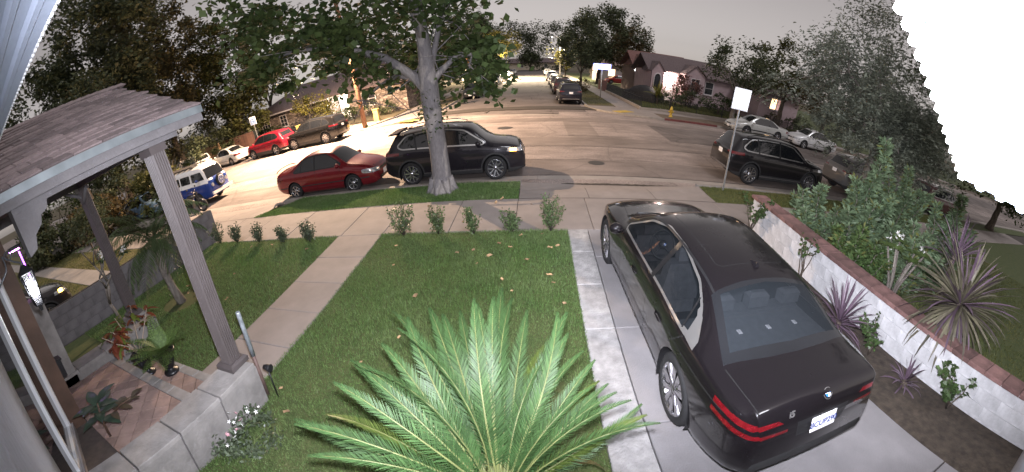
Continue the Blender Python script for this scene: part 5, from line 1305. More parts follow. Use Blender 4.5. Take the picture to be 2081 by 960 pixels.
def bus_extra(t, S):
    o0 = S['L'] / 2
    MB().box(4.44 - o0, 4.54 - o0, -.80, .80, .42, .56).build('front_bumper', m_bus_w, t)
    sp_ = MB(); sp_.lathe([(.001, .16), (.20, .165), (.225, .15)], 24, axis='x'); s = sp_.build('spare_wheel', m_bus_w, t); s.location = (4.42 - o0, 0, .93)
    MB().lathe([(.22, 0), (.30, .02), (.31, .10), (.27, .155), (.21, .15)], 26, axis='x').build('tyre', m_tyre, s)
    em = MB()
    def stroke(pts, w_=.020):
        for a, b in zip(pts[:-1], pts[1:]):
            a, b = Vector(a), Vector(b); d = (b - a).normalized(); n = Vector((-d.y, d.x)) * w_
            em.add([(.168, p.x, p.y) for p in (a + n, a - n, b - n, b + n)] + [(.174, p.x, p.y) for p in (a + n, a - n, b - n, b + n)], [(4, 7, 6, 5), (0, 4, 5, 1), (1, 5, 6, 2), (2, 6, 7, 3), (3, 7, 4, 0)])
    stroke([(-.085, .155), (-.005, .03), (.005, .03), (.085, .155)]); stroke([(-.155, .075), (-.075, -.125), (0, -.01), (.075, -.125), (.155, .075)])
    em.lathe([(.165, .168), (.165, .175), (.19, .175), (.19, .168)], 26, axis='x'); em.build('emblem', m_bus_b, s)
    rk = MB()
    for k in range(6): rk.box(.5 - o0 + k * .48, .86 - o0 + k * .48, -.58, .58, 1.955, 1.985)
    for yy in (-.6, .57): rk.box(.45 - o0, 3.35 - o0, yy, yy + .03, 1.92, 1.96)
    rk.build('roof_rack', mat('rack_slats', (.035, .03, .028), .7), t)
    MB().box(4.425 - o0, 4.435 - o0, -.155, .155, .46, .52)
make_car(bus, 'camper_van', 'old blue and white camper van with spare wheel on its nose at the left kerb', 'van', -17.05, 12.95, R(4), (.020, .050, .23), extra=bus_extra)

# ------------------------------------------------------------------ motorcycle by the camper
mc = thing('motorcycle', 'dark motorcycle parked on the pavement beside the camper van', 'motorcycle', (-15.2, 11.05, -.11), R(14))
def mwheel(x):
    w_ = MB(); w_.lathe([(.22, -.05), (.29, -.055), (.315, 0), (.29, .055), (.22, .05)], 24, at=(x, 0, .315), axis='y'); o = w_.build('wheel', m_tyre, mc)
    r_ = MB(); r_.lathe([(.225, -.03), (.215, 0), (.225, .03)], 20, at=(x, 0, .315), axis='y')
    for k in range(10): a = k * math.pi / 5; r_.tube([(x, 0, .315), (x + .22 * math.cos(a), 0, .315 + .22 * math.sin(a))], .006, 4)
    r_.build('rim', m_rimd, o)
mwheel(-.7); mwheel(.72)
q = MB(); q.tube([(.72, .07, .315), (.50, .07, .85), (.42, .07, 1.02)], .02, 6); q.tube([(.72, -.07, .315), (.50, -.07, .85), (.42, -.07, 1.02)], .02, 6); q.build('fork', m_rimd, mc)
q = MB(); q.tube([(.45, 0, 1.0), (.40, .2, 1.06), (.30, .36, 1.04)], .014, 6); q.tube([(.45, 0, 1.0), (.40, -.2, 1.06), (.30, -.36, 1.04)], .014, 6); q.build('handlebar', m_rimd, mc)
q = MB(); q.sphere((.16, 0, .78), .19, 12, .62); q.v = [((a - .16) * 1.5 + .16, b * .8, c) for a, b, c in q.v]; q.build('fuel_tank', mat('tank_paint', (.015, .013, .014), .25, coat=1), mc)
q = MB(); q.bev(-.62, -.06, -.13, .13, .68, .78, .04); q.build('seat', m_trim, mc)
q = MB(); q.bev(-.16, .22, -.14, .14, .30, .62, .03); q.lathe([(.09, -.2), (.09, .2)], 14, at=(.08, 0, .48), axis='y'); q.build('engine', m_rimd, mc)
q = MB(); q.tube([(.15, -.16, .36), (-.3, -.19, .30), (-.85, -.19, .34)], [.025, .035, .045], 8); q.build('exhaust', m_rimd, mc)
q = MB(); q.tube([(.45, 0, .95), (.05, 0, .62), (-.35, 0, .60), (-.70, 0, .34)], .025, 6); q.tube([(-.35, 0, .60), (-.72, 0, .70)], .02, 6); q.build('frame', m_trim, mc)
MB().sphere((.56, 0, .92), .085, 12).build('headlight', m_cg, mc)
for s in (1, -1): MB().sphere((.36, s * .36, 1.2), .05, 8).build('mirror', m_trim, mc)
# ------------------------------------------------------------------ sycamore in the parkway
def bark(name, a, b, scale=3, patchy=.5):
    m, t, bs = nodes(name); l = t.links.new
    tc = t.nodes.new('ShaderNodeTexCoord'); mp = t.nodes.new('ShaderNodeMapping'); mp.inputs['Scale'].default_value = (1, 1, .45)
    n = t.nodes.new('ShaderNodeTexNoise'); n.inputs['Scale'].default_value = scale; n.inputs['Detail'].default_value = 3; n.inputs['Distortion'].default_value = .6
    l(tc.outputs['Object'], mp.inputs[0]); l(mp.outputs[0], n.inputs['Vector'])
    r = t.nodes.new('ShaderNodeValToRGB'); r.color_ramp.elements[0].position = patchy - .02; r.color_ramp.elements[1].position = patchy + .03
    r.color_ramp.elements[0].color = c4(a); r.color_ramp.elements[1].color = c4(b); l(n.outputs['Fac'], r.inputs['Fac'])
    n2 = t.nodes.new('ShaderNodeTexNoise'); n2.inputs['Scale'].default_value = 22; n2.inputs['Detail'].default_value = 8; l(mp.outputs[0], n2.inputs['Vector'])
    mx = t.nodes.new('ShaderNodeMix'); mx.data_type = 'RGBA'; mx.blend_type = 'OVERLAY'; mx.inputs[0].default_value = .45; l(r.outputs[0], mx.inputs[6]); l(n2.outputs['Fac'], mx.inputs[7])
    l(mx.outputs[2], bs.inputs['Base Color']); bs.inputs['Roughness'].default_value = .9
    bp = t.nodes.new('ShaderNodeBump'); bp.inputs['Strength'].default_value = .7; bp.inputs['Distance'].default_value = .03; l(n2.outputs['Fac'], bp.inputs['Height']); l(bp.outputs[0], bs.inputs['Normal'])
    MATS[name] = m; return m
m_syc = bark('sycamore_bark', (.17, .16, .165), (.27, .25, .24), 2.6, .52)
m_bark = bark('tree_bark', (.075, .058, .045), (.11, .09, .07), 5, .5)
m_barkg = bark('grey_bark', (.15, .13, .115), (.20, .18, .155), 5, .5)
def tree(name, label, base, label_cat='tree', group=None): return thing(name, label, label_cat, base, 0, group)
g = np.random.default_rng(40)
ty = thing('sycamore_tree', 'sycamore with mottled pale trunk in the grass strip in front of the black compact SUV', 'tree', (-2.72, 10.02, 0))
mb = MB()
# one stout trunk, roots flaring, two leaders
zz = [-.1, .05, .16, .35, .7, 1.2, 1.8, 2.4, 2.9, 3.4, 4.2, 5.4]
rr = [.46, .40, .33, .285, .262, .25, .245, .255, .25, .19, .15, .10]
mb.tube([(.02 * math.sin(z * 2), .02 * math.cos(z), z) for z in zz], rr, 18)
for a in np.arange(0, 6.28, .9): mb.tube([(.22 * math.cos(a), .22 * math.sin(a), .34), (.36 * math.cos(a), .36 * math.sin(a), .06), (.50 * math.cos(a), .50 * math.sin(a), -.06)], [.13, .09, .03], 7)
br = [[(0, 0, 2.55), (-.35, -.05, 3.0), (-1.0, -.1, 3.6), (-2.0, -.3, 4.1), (-3.2, -.5, 4.4), (-4.6, -.8, 4.4)],
      [(0, 0, 2.9), (.2, .1, 3.5), (.45, .3, 4.4), (.8, .6, 5.6), (1.0, .8, 6.6)],
      [(0, 0, 2.7), (.3, 0, 3.0), (.7, .2, 3.35), (1.1, .5, 3.4), (1.4, .8, 3.2)],
      [(0, 0, 3.6), (-.3, .5, 4.8), (-.8, 1.3, 6.0), (-1.2, 2.0, 7.2)], [(0, 0, 3.8), (.1, -.6, 4.8), (.3, -1.3, 5.8), (.3, -2.0, 6.6)],
      [(-1.0, -.1, 3.6), (-1.7, .5, 3.9), (-2.8, 1.0, 4.3), (-3.8, 1.2, 4.2)], [(-.35, -.05, 3.0), (-.9, .3, 3.1), (-1.6, .7, 2.95), (-2.3, .9, 2.6)]]
for p in br:
    r0 = .16 if p[0][2] < 2.6 else .10
    mb.tube(p, list(np.linspace(r0, .02, len(p))), 9)
tw = []
for p in br:
    for i in range(1, len(p)):
        for k in range(4):
            q0 = np.array(p[i]); q1 = q0 + g.normal(size=3) * np.array([.7, .6, .45]); mb.tube([q0, (q0 + q1) / 2 + g.normal(size=3) * .05, q1], [.02, .012, .006], 5); tw.append(q1)
mb.build('trunk', m_syc, ty)
tw = np.array(tw)
P1 = tw[g.integers(0, len(tw), 5200)] + g.normal(size=(5200, 3)) * np.array([.42, .42, .30])
P2 = blobs(g, 5200, -2.0, .1, 6.4, 3.6, 3.2, 2.2, 45, .3)
P3 = blobs(g, 1700, -3.3, -.2, 4.15, 1.9, 1.0, .75, 16, .3)
P4 = blobs(g, 800, 1.05, .8, 3.15, .85, .7, .75, 10, .3)
m_sl = leaf('sycamore_leaf', (.040, .068, .024), (.085, .12, .040)); m_sl2 = leaf('sycamore_leaf_dark', (.030, .052, .020), (.055, .08, .03))
Pa = np.concatenate([P1, P2, P3, P4]); Wp = Pa + np.array([-2.72, 10.02, 0]); kk = 8.0 / np.maximum(.6, 8.0 - Wp[:, 2]); Sy = 22.6 + (Wp[:, 1] - 22.6) * kk; Sx = -13.5 + (Wp[:, 0] + 13.5) * kk   # leaves whose lamp shadow would land on walk or lawn are left out
bare_ = (np.abs(Pa[:, 0]) < .75) & (Pa[:, 2] < 3.9) & (Pa[:, 1] < .5)
crown('crown', Pa[~bare_ & ~((Sy > 2.6) & (Sy < 9.4) & (Sx < 1.5) & (Wp[:, 2] < 6.0))], .205, m_sl, g, ty, aspect=.95, droop=.25)
# epicormic sprouts and torn leaves hugging the trunk
Q = np.array([[.30 * math.cos(a), .30 * math.sin(a), z] for a, z in zip(g.uniform(2.6, 7.0, 160), g.uniform(1.5, 2.7, 160))]) + g.normal(size=(160, 3)) * .09
Q_ = crown('sprouts', Q, .11, m_sl, g, ty, aspect=.8, droop=.3); Q_['kind'] = 'stuff'

# ------------------------------------------------------------------ feathery tree on the right, and the other trees
def bushy(name, label, base, h_trunk, r_trunk, crowns, lm, n, size, seed, bm=None, limb=(6, 2.2, 1.8), aspect=.5, droop=.1, group=None, cat='tree', cr=.3, clumps=36, lean=(0, 0)):
    g = np.random.default_rng(seed); t = thing(name, label, cat, base, 0, group); mb = MB()
    tips = limbs(mb, g, (0, 0, -.1), (lean[0], lean[1], h_trunk), r_trunk, limb[0], limb[1], limb[2])
    mb.build('trunk', bm or m_bark, t)
    tot = sum(c[3] * c[4] * c[5] for c in crowns); P = []
    for c in crowns: P.append(blobs(g, max(60, int(n * c[3] * c[4] * c[5] / tot)), *c[:6], clumps, cr))
    P.append(tips[g.integers(0, len(tips), n // 6)] + g.normal(size=(n // 6, 3)) * np.array([.5, .5, .35]) * size * 3)
    crown('crown', np.concatenate(P), size, lm, g, t, aspect=aspect, droop=droop); return t
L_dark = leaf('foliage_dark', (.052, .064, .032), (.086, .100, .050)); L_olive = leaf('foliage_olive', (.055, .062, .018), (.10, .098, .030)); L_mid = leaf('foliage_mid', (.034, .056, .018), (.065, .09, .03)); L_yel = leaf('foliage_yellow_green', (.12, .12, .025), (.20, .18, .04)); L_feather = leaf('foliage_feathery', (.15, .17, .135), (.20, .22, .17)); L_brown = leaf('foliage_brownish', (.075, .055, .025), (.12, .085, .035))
# feathery tree: long drooping sprays
gf = np.random.default_rng(77); ft = thing('feathery_tree', 'tree with drooping feathery grey green leaves and leaning yellowish trunk right of the parking sign', 'tree', (11.9, 9.85, 0)); mb = MB()
mb.tube([(0, 0, -.1), (-.05, -.02, .5), (-.1, 0, 1.2), (-.05, .05, 1.9), (0, .05, 2.5)], [.30, .22, .19, .17, .15], 14)
tips = []
for k in range(11):
    a = k * 2.4; sp_ = gf.uniform(1.6, 3.6); rise = gf.uniform(.6, 3.6)
    p = [np.array([0, 0, 2.0 + .05 * k]) + np.array([math.cos(a) * sp_ * t, math.sin(a) * sp_ * t, rise * t - .5 * t * t * (rise < 2)]) + gf.normal(size=3) * .08 * (t > 0) for t in np.linspace(0, 1, 8)]
    mb.tube(p, list(np.linspace(.085, .018, 8)), 7); tips += p[3:]
    for j in range(4):
        i = gf.integers(3, 7); q1 = p[i] + gf.normal(size=3) * np.array([.9, .9, .7]); mb.tube([p[i], (p[i] + q1) / 2 + gf.normal(size=3) * .06, q1], [.025, .016, .008], 5); tips += [(p[i] + q1) / 2, q1]
mb.build('trunk', m_barkg, ft); tips = np.array(tips)
n = 2600; B = tips[gf.integers(0, len(tips), n)] + gf.normal(size=(n, 3)) * np.array([.45, .45, .32]); D = unit(gf.normal(size=(n, 3)) * np.array([1, 1, .25]) + np.array([0, 0, -.25]))
T = np.linspace(.08, 1, 9); C = (B[:, None, :] + D[:, None, :] * T[None, :, None] * .55 + np.array([0, 0, -.16]) * (T[None, :, None] ** 2)).reshape(-1, 3)
S_ = unit(np.cross(D, np.array([0, 0, 1.0]))); SD = np.repeat(S_, 9, 0)
for sgn, nm in ((1, 'crown'), (-1, 'crown')):
    co, ix = leaves_at(C, .15, gf, aspect=.34, dirs=SD * sgn + np.repeat(D, 9, 0) * .5, jit=.15, droop=.15)
    link(nm, fast_mesh(nm, co, 4, ix, L_feather), ft)
crown('crown', np.concatenate([blobs(gf, 11000, .4, .3, 5.4, 4.2, 3.4, 2.9, 50, .3), blobs(gf, 2000, -2.2, -.6, 3.0, 1.5, 1.2, .9, 14, .3), blobs(gf, 2400, 2.0, 0, 3.4, 1.8, 1.6, 1.2, 16, .3)]), .17, L_feather, gf, ft, aspect=.35, droop=.35)

bushy('street_tree', 'broad dark tree behind the porch roof at the far left', (-31, 16.5, -.05), 4, .45, [(0, 0, 8.5, 6.6, 5.5, 6), (2.5, 2, 14, 6, 5, 5), (-1, -4, 10, 4, 4, 4.5)], L_dark, 24000, .46, 101, limb=(7, 3.2, 4))
bushy('street_tree', 'brownish green tall tree rising over the porch roof ridge', (-33, 25, -.05), 4, .45, [(0, 0, 8.0, 6.2, 5, 6.5), (1, 0, 14.5, 6.2, 5, 4.5)], leaf('foliage_brown_green', (.070, .066, .030), (.110, .098, .045)), 24000, .44, 102, limb=(7, 3, 3.6))
bushy('street_tree', 'olive green tree right of the porch roof corner, lit yellow low down', (-29, 31, -.05), 2.6, .35, [(0, 0, 7.4, 4.6, 4.0, 4.6), (1.4, -.6, 3.6, 3.2, 2.4, 2.0), (-1, 0, 11.5, 4, 3.5, 2.5)], L_olive, 17000, .38, 103, limb=(6, 2.4, 2.6))
bushy('street_tree', 'thin airy tree with the sky showing through left of the stone house', (-30.5, 39, 0), 4, .28, [(0, 0, 7.4, 3.6, 3.2, 3.0), (2.2, 0, 10.2, 4.2, 3, 2.6)], L_olive, 4200, .42, 104, limb=(8, 2.8, 3.4))
bushy('street_tree', 'dark leafy branch tree against the pale sky beside the white eave', (-22.5, 9.2, 0), 4.6, .22, [(0, 0, 6.6, 1.7, 1.7, 1.9), (1.5, 2.2, 7.8, 1.8, 1.9, 1.6)], L_dark, 3400, .28, 105, limb=(5, 1.4, 2))
for i, (x, y, w_, h_, lm, lab) in enumerate([(-28, 20.2, 3.4, 2.6, L_dark, 'very dark hedge mass behind the near column, under the brown tree'), (-31, 27.3, 3.2, 2.8, L_dark, 'dark hedge left of the tan wall across the street'), (-34.5, 31.5, 4, 3.4, L_mid, 'hedge mass behind the wooden fence across the street'),
        (-23.5, 9.5, 2.4, 1.7, L_brown, 'reddish brown shrub seen under the porch roof'), (-21, 13, 2.0, 1.8, L_olive, 'olive shrub between the two porch columns'), (-27, 13.5, 3, 2.5, L_dark, 'big dark shrub behind the far porch column'), (-26, 6, 2.4, 2.0, L_dark, 'dark shrub under the porch beam at the far left'), (-31, 9, 3.5, 3.6, L_mid, 'tall bush filling the gap below the porch beam')]):
    gq = np.random.default_rng(200 + i); t = thing('shrub', lab, 'shrub', (x, y, -.05)); mb = MB()
    for k in range(5): mb.tube([(0, 0, 0), gq.normal(size=3) * .3 + np.array([0, 0, h_ * .4]), gq.normal(size=3) * w_ * .3 + np.array([0, 0, h_ * .8])], [.06, .04, .015], 5)
    mb.build('stem', m_bark, t); crown('crown', blobs(gq, 4200, 0, 0, h_ * .6, w_ * 1.15, w_ * .9, h_ * .8, 30, .3), .27, lm, gq, t, aspect=.6)
# slim young trees on the neighbour's lawn beyond the grey wall
for i, (x, y, h_) in enumerate([(-18.6, 7.1, 1.9), (-17.4, 6.2, 1.8), (-16.7, 6.25, 1.75), (-20.5, 8.3, 2.0)]):
    bushy('young_tree', ['slim dark trunked tree on the lawn left of the porch column', 'left one of two close slim trunks beyond the grey wall', 'right one of two close slim trunks beyond the grey wall', 'slim tree beyond the neighbour path behind the far column'][i], (x, y, 0), h_ * .62, .06, [(0, 0, h_ * .98, 1.0, .9, .62)], L_dark, 800, .17, 120 + i, limb=(5, .6, .5))
# trees behind the houses
bushy('street_tree', 'dark tree behind the stone faced house', (-22, 52, 0), 3, .35, [(0, 0, 6.4, 6, 4, 4.4)], L_dark, 8000, .42, 130)
bushy('street_tree', 'dark tree left of the sycamore trunk beyond the brick pillars', (-15, 42, 0), 2.6, .3, [(0, 0, 4.6, 3.6, 3.2, 2.6)], L_mid, 3600, .34, 131)
bushy('street_tree', 'tree over the left kerb of the side street behind the sycamore', (-10.2, 40, 0), 2.4, .3, [(0, 0, 4.2, 2.9, 3.6, 2.0), (1.6, -2.0, 3.3, 2.2, 2.4, 1.0)], L_olive, 4200, .3, 132)
bushy('street_tree', 'dark tree over the far left cars of the side street', (-10.5, 62, 0), 3, .3, [(0, 0, 7.0, 4.4, 8, 4.4)], L_dark, 8000, .42, 133)
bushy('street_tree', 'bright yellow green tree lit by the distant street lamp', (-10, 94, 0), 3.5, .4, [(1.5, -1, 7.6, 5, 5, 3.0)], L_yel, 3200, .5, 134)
bushy('street_tree', 'dark tree closing the end of the side street', (-2, 150, 0), 3, .5, [(-8, 0, 9, 13, 6, 9), (8, 0, 9, 13, 6, 9)], L_dark, 11000, .8, 135)
bushy('street_tree', 'small dark tree in the parkway right of the side street', (5.5, 50, 0), 2.0, .2, [(0, 0, 4.9, 2.6, 2.8, 2.6)], L_dark, 5200, .28, 136)
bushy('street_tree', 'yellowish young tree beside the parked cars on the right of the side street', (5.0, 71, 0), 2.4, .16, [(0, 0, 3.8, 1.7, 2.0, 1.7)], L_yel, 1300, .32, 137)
bushy('street_tree', 'dark leafy tree above the street name sign', (9.5, 62, 0), 3.2, .35, [(0, 0, 7.4, 5.0, 5, 4.6), (1.5, -5, 7.0, 4.4, 3.6, 3.8)], L_dark, 10000, .42, 138)
bushy('street_tree', 'brown green tree behind the covered car right of the sign', (13.2, 58, 0), 3, .3, [(0, 0, 5.8, 3.0, 2.8, 3.4)], L_brown, 4500, .36, 139)
bushy('street_tree', 'wide tree row farther down the right side street', (13, 95, 0), 3, .5, [(0, 0, 8.5, 8, 10, 6.5)], L_dark, 8000, .65, 140)
bushy('street_tree', 'tree row on the left side of the far street', (-15, 112, 0), 3, .5, [(0, 0, 8.5, 6, 14, 6.0)], L_mid, 7500, .65, 141)
bushy('street_tree', 'spreading dark tree with pale slanting trunk between the pink house and the parking sign', (14.9, 27.4, 0), 2.5, .22, [(0, 0, 4.7, 2.7, 2.5, 1.8), (1.6, .5, 4.2, 2.0, 2.0, 1.4)], L_dark, 4800, .24, 142, bm=m_barkg, limb=(7, 1.8, 1.6))
bushy('street_tree', 'olive tree above the small lit window house on the right', (21.5, 30.5, 0), 2.8, .3, [(0, 0, 5.8, 3.6, 3.2, 2.4), (1.5, -1, 3.9, 2.0, 1.8, 1.2)], L_olive, 4000, .32, 143)
bushy('street_tree', 'brownish tree behind the white saloon on the right', (24.8, 27.8, 0), 2.4, .25, [(0, 0, 4.9, 3.4, 3.0, 2.6)], L_brown, 3600, .30, 144)
bushy('street_tree', 'dark tree at the right edge behind the feathery tree', (23.5, 15.5, 0), 2.6, .3, [(0, 0, 5.6, 4.2, 4.0, 3.4), (-1, -4, 4, 3.4, 3.2, 2.2)], L_dark, 5200, .32, 145)
bushy('street_tree', 'dark tree behind the dark red SUV on the far right', (27, 9.5, 0), 2.4, .3, [(0, 0, 4.6, 3.6, 3.6, 3.0)], L_mid, 3600, .34, 146)

# ------------------------------------------------------------------ sago palm in the foreground
m_sago = leaf('sago_green', (.036, .084, .026), (.064, .118, .038), rough=.52, isl=.34, trans=.22); m_sago2 = leaf('sago_yellow_green', (.070, .11, .022), (.10, .135, .034), rough=.35, isl=.25, trans=.22)
m_rach = mat('sago_stalk', (.14, .155, .055), .5, var=.2, scale=6)
sg = thing('sago_palm', 'bright green sago palm with stiff feather fronds at the front of the lawn', 'palm', (-.28, 1.50, 0))
tk = MB(); tk.lathe([(.001, -.1), (.19, -.1), (.21, .15), (.19, .42), (.10, .54), (.001, .58)], 18)
gs = np.random.default_rng(61)
for k in range(90):
    a = gs.uniform(0, 6.28); z = gs.uniform(.02, .5); r_ = .20 - .1 * max(0, z - .3); tk.add([(r_ * math.cos(a - .12), r_ * math.sin(a - .12), z), (r_ * math.cos(a + .12), r_ * math.sin(a + .12), z), ((r_ + .07) * math.cos(a), (r_ + .07) * math.sin(a), z + .07), (r_ * math.cos(a), r_ * math.sin(a), z + .09)], [(0, 1, 2), (1, 3, 2), (3, 0, 2)])
tk.build('trunk', m_bark, sg)
def sago_frond(seed, length, arch, start, mm):
    """one stiff feather leaf growing along +x from the origin; leaflets in a shallow V"""
    g = np.random.default_rng(seed); N = 30
    t = np.linspace(0, 1, N); ang = start - arch * t ** 1.3
    dx = np.cos(ang) * length / N; dz = np.sin(ang) * length / N
    X = np.concatenate([[0], np.cumsum(dx)]); Z = np.concatenate([[0], np.cumsum(dz)])
    co = []; n = 62
    for k in range(n):
        s = .14 + .86 * k / (n - 1); q = s * N; i = min(int(q), N - 1); f = q - i
        p = np.array([X[i] + (X[i + 1] - X[i]) * f, 0, Z[i] + (Z[i + 1] - Z[i]) * f]); a = ang[min(i, N - 1)]
        d = np.array([math.cos(a), 0, math.sin(a)]); u = np.array([-math.sin(a), 0, math.cos(a)])
        ll = length * .105 * (math.sin(math.pi * (.10 + .86 * s)) ** .7) * (.55 + .45 * (1 - s)) * 1.35
        for sg_ in (1, -1):
            dr = d * (.85 + .75 * s) + np.array([0, sg_, 0]) * (1.0 - .25 * s) + u * .42 + g.normal(size=3) * .05; dr /= np.linalg.norm(dr)
            w_ = np.cross(dr, u); w_ /= np.linalg.norm(w_); hw = .0050
            tip = p + dr * ll * g.uniform(.92, 1.05) - np.array([0, 0, .10 * ll]); mid = p + dr * ll * .5
            co += [p + w_ * hw * .7, mid + w_ * hw, tip, mid - w_ * hw, p - w_ * hw * .7]
    co = np.array(co); me = bpy.data.meshes.new('frond')
    m = len(co) // 5; idx = np.arange(5 * m)
    me = fast_mesh('frond', co, 5, idx, mm)
    st = MB(); st.tube([(X[i], 0, Z[i]) for i in range(0, N + 1, 3)], list(np.linspace(.012, .003, len(range(0, N + 1, 3)))), 6)
    return me, st.mesh('frond_stalk', m_rach)
variants = [sago_frond(300 + k, L_, ar, stt, mm) for k, (L_, ar, stt, mm) in enumerate([(1.64, .95, .84, m_sago), (1.58, 1.15, 1.05, m_sago), (1.74, .80, .72, m_sago), (1.45, 1.0, .62, m_sago2), (1.52, 1.2, 1.18, m_sago), (1.5, .75, .50, m_sago2)])]
m_sdry = leaf('sago_dry', (.16, .12, .045), (.22, .17, .07), isl=.3); variants.append(sago_frond(310, 1.4, 1.5, .45, m_sdry))
azs = [(147, 6, .9), (35, 6, .85), (101, 6, .74), (200, 6, .9), (96, 2, 1.02), (80, 0, 1.08), (112, 1, 1.0), (104, 4, .95), (121, 0, .98), (134, 5, .98), (143, 2, .92), (156, 0, .93), (168, 5, .98), (177, 2, .92), (72, 3, .95), (62, 1, .88), (50, 5, .86), (41, 2, .80), (30, 0, .82), (18, 5, .86), (6, 1, .84), (90, 5, .8), (128, 3, .8), (66, 5, .8), (149, 1, .9), (162, 4, .86), (100, 0, .86), (87, 1, .92), (117, 5, .8), (108, 3, .72), (57, 0, .78), (35, 4, .8), (186, 0, .9), (196, 1, .9), (214, 1, .9), (236, 2, .85), (262, 0, .85), (290, 4, .85), (312, 1, .9), (334, 0, .9), (350, 3, .85), (93, 1, .96), (76, 4, .98), (107, 2, .9), (126, 1, .94), (139, 4, .95), (152, 2, .9), (164, 1, .95), (84, 2, .85), (68, 0, .86), (55, 4, .85), (46, 1, .82), (24, 1, .84), (12, 4, .84), (172, 4, .9), (115, 4, .9), (99, 4, 1.0)]
for az, v, s in azs:
    o = link('frond', variants[v][0], sg); st = link('frond_stalk', variants[v][1], o)
    o.location = (.07 * math.cos(R(az)), .07 * math.sin(R(az)), .50); o.rotation_euler = (gs.normal() * .22, gs.normal() * .11, R(az + gs.normal() * 4)); s *= gs.uniform(.92, 1.10) * (.86 if az < 58 or az > 330 else 1.0); o.scale = (s, s, s)

# ------------------------------------------------------------------ cordylines, roses, shrubs along the white wall
def strap(length, wd, droop, m, seed):
    g = np.random.default_rng(seed); vs = []; n = 7; ang = 0; x = z = 0
    pts = []
    for i in range(n):
        t = i / (n - 1); pts.append((x, z)); a = -droop * t * t * 1.6; x += math.cos(a) * length / (n - 1); z += math.sin(a) * length / (n - 1)
    for i, (px_, pz_) in enumerate(pts):
        t = i / (n - 1); w_ = wd * (.5 + .9 * t) * (1 - t ** 3) + .0015
        vs += [(px_, w_, pz_ + w_ * .35), (px_, 0, pz_), (px_, -w_, pz_ + w_ * .35)]
    fs = []
    for i in range(n - 1): a = 3 * i; fs += [(a, a + 1, a + 4, a + 3), (a + 1, a + 2, a + 5, a + 4)]
    return MB().add(vs, fs, True).mesh('leaf', m)
m_cordy = mat('cordyline_purple', (.075, .050, .072), .42, c2=(.125, .085, .115), scale=3, obr=.35, spec=.4); m_cordy2 = mat('cordyline_olive', (.070, .060, .048), .45, c2=(.135, .125, .08), scale=3, obr=.45, spec=.4)
def cordyline(label, base, h_trunk, n, length, wd, mats_, seed, el=(-.3, 1.45), droop=(.2, .9)):
    g = np.random.default_rng(seed); t = thing('cordyline', label, 'plant', base)
    tm = MB(); tm.tube([(0, 0, -.1), (.02, 0, h_trunk * .5), (0, .02, h_trunk)], [.06, .05, .045], 9); tm.build('trunk', m_bark, t)
    vs = [[strap(length, wd, d, m, 500 + k) for k, d in enumerate(np.linspace(droop[0], droop[1], 4))] for m in mats_]
    for k in range(n):
        u = k / n; e = el[1] - (el[1] - el[0]) * u ** .8 + g.normal() * .10
        o = link('leaf', vs[g.integers(0, len(vs))][min(3, int(u * 4))], t); o.location = (0, 0, h_trunk - .10 * u)
        o.rotation_euler = (g.normal() * .25, -e, k * 2.39996 + g.normal() * .15); s = g.uniform(.75, 1.1); o.scale = (s, s, s)
    return t
cordyline('purple cordyline with upright sword leaves between the parked saloon and the white wall', (4.52, 3.35, -.02), .28, 80, .72, .017, [m_cordy], 31, el=(-.1, 1.5), droop=(.1, .8))
cordyline('small purple cordyline low in the soil near the bottom right', (4.72, 1.95, -.02), .12, 30, .42, .017, [m_cordy], 32, el=(0, 1.45))
cordyline('large olive brown cordyline drooping over the white wall at the right edge', (5.78, 2.0, -.02), 1.22, 280, 1.12, .026, [m_cordy2, m_cordy2, m_cordy], 33, el=(-1.3, 1.25), droop=(.3, 1.0))
cordyline('tall purple cordyline standing behind the big drooping one at the right edge', (6.6, 2.75, -.02), 1.65, 60, .75, .020, [m_cordy], 34, el=(.1, 1.5), droop=(.1, .6))
m_round = leaf('round_leaf', (.045, .080, .028), (.075, .115, .04), rough=.4, isl=.3)
def twiggy(label, base, stems, nleaf, size, lm, seed, name='shrub', cat='shrub', spread=.3, aspect=.8, leafz=.35, stem_m=None):
    g = np.random.default_rng(seed); t = thing(name, label, cat, base); mb = MB(); P = []
    for k in range(stems):
        a = g.uniform(0, 6.28); h_ = g.uniform(.75, 1.0); d = np.array([math.cos(a) * spread[0], math.sin(a) * spread[0], spread[1]]) * h_
        p = [d * s + np.array([0, 0, .1 * math.sin(3 * s)]) + g.normal(size=3) * .03 * (s > 0) * spread[1] for s in np.linspace(0, 1, 6)]
        mb.tube(p, list(np.linspace(.014, .004, 6) * (spread[1] ** .5)), 5)
        for s in g.uniform(leafz, 1.02, nleaf):
            i = min(4, int(s * 5)); f = s * 5 - i; q = p[i] + (p[min(i + 1, 5)] - p[i]) * f; P.append(q + g.normal(size=3) * .03 * spread[1])
    mb.build('stem', stem_m or m_bark, t); crown('foliage', np.array(P), size, lm, g, t, aspect=aspect); return t
twiggy('rose stems with dark round leaves at the street end of the white wall', (4.98, 7.15, 0), 8, 34, .085, m_round, 41, spread=(.42, .85))
twiggy('thin rose canes against the middle of the white wall', (4.95, 4.95, 0), 5, 18, .08, m_round, 42, spread=(.25, .95), leafz=.5)
twiggy('small round leaved bush between the purple cordyline and the near end of the white wall', (4.72, 2.72, 0), 9, 30, .075, m_round, 43, spread=(.30, .55), leafz=.3)
twiggy('dark leafy weed at the bottom right corner by the white wall', (4.95, 1.25, 0), 9, 30, .085, m_round, 44, spread=(.38, .62), leafz=.2)
L_lance = leaf('lance_leaf', (.15, .22, .125), (.20, .27, .16), isl=.35)
L_lance2 = leaf('lance_leaf_yellow', (.14, .16, .05), (.19, .20, .07), isl=.3)
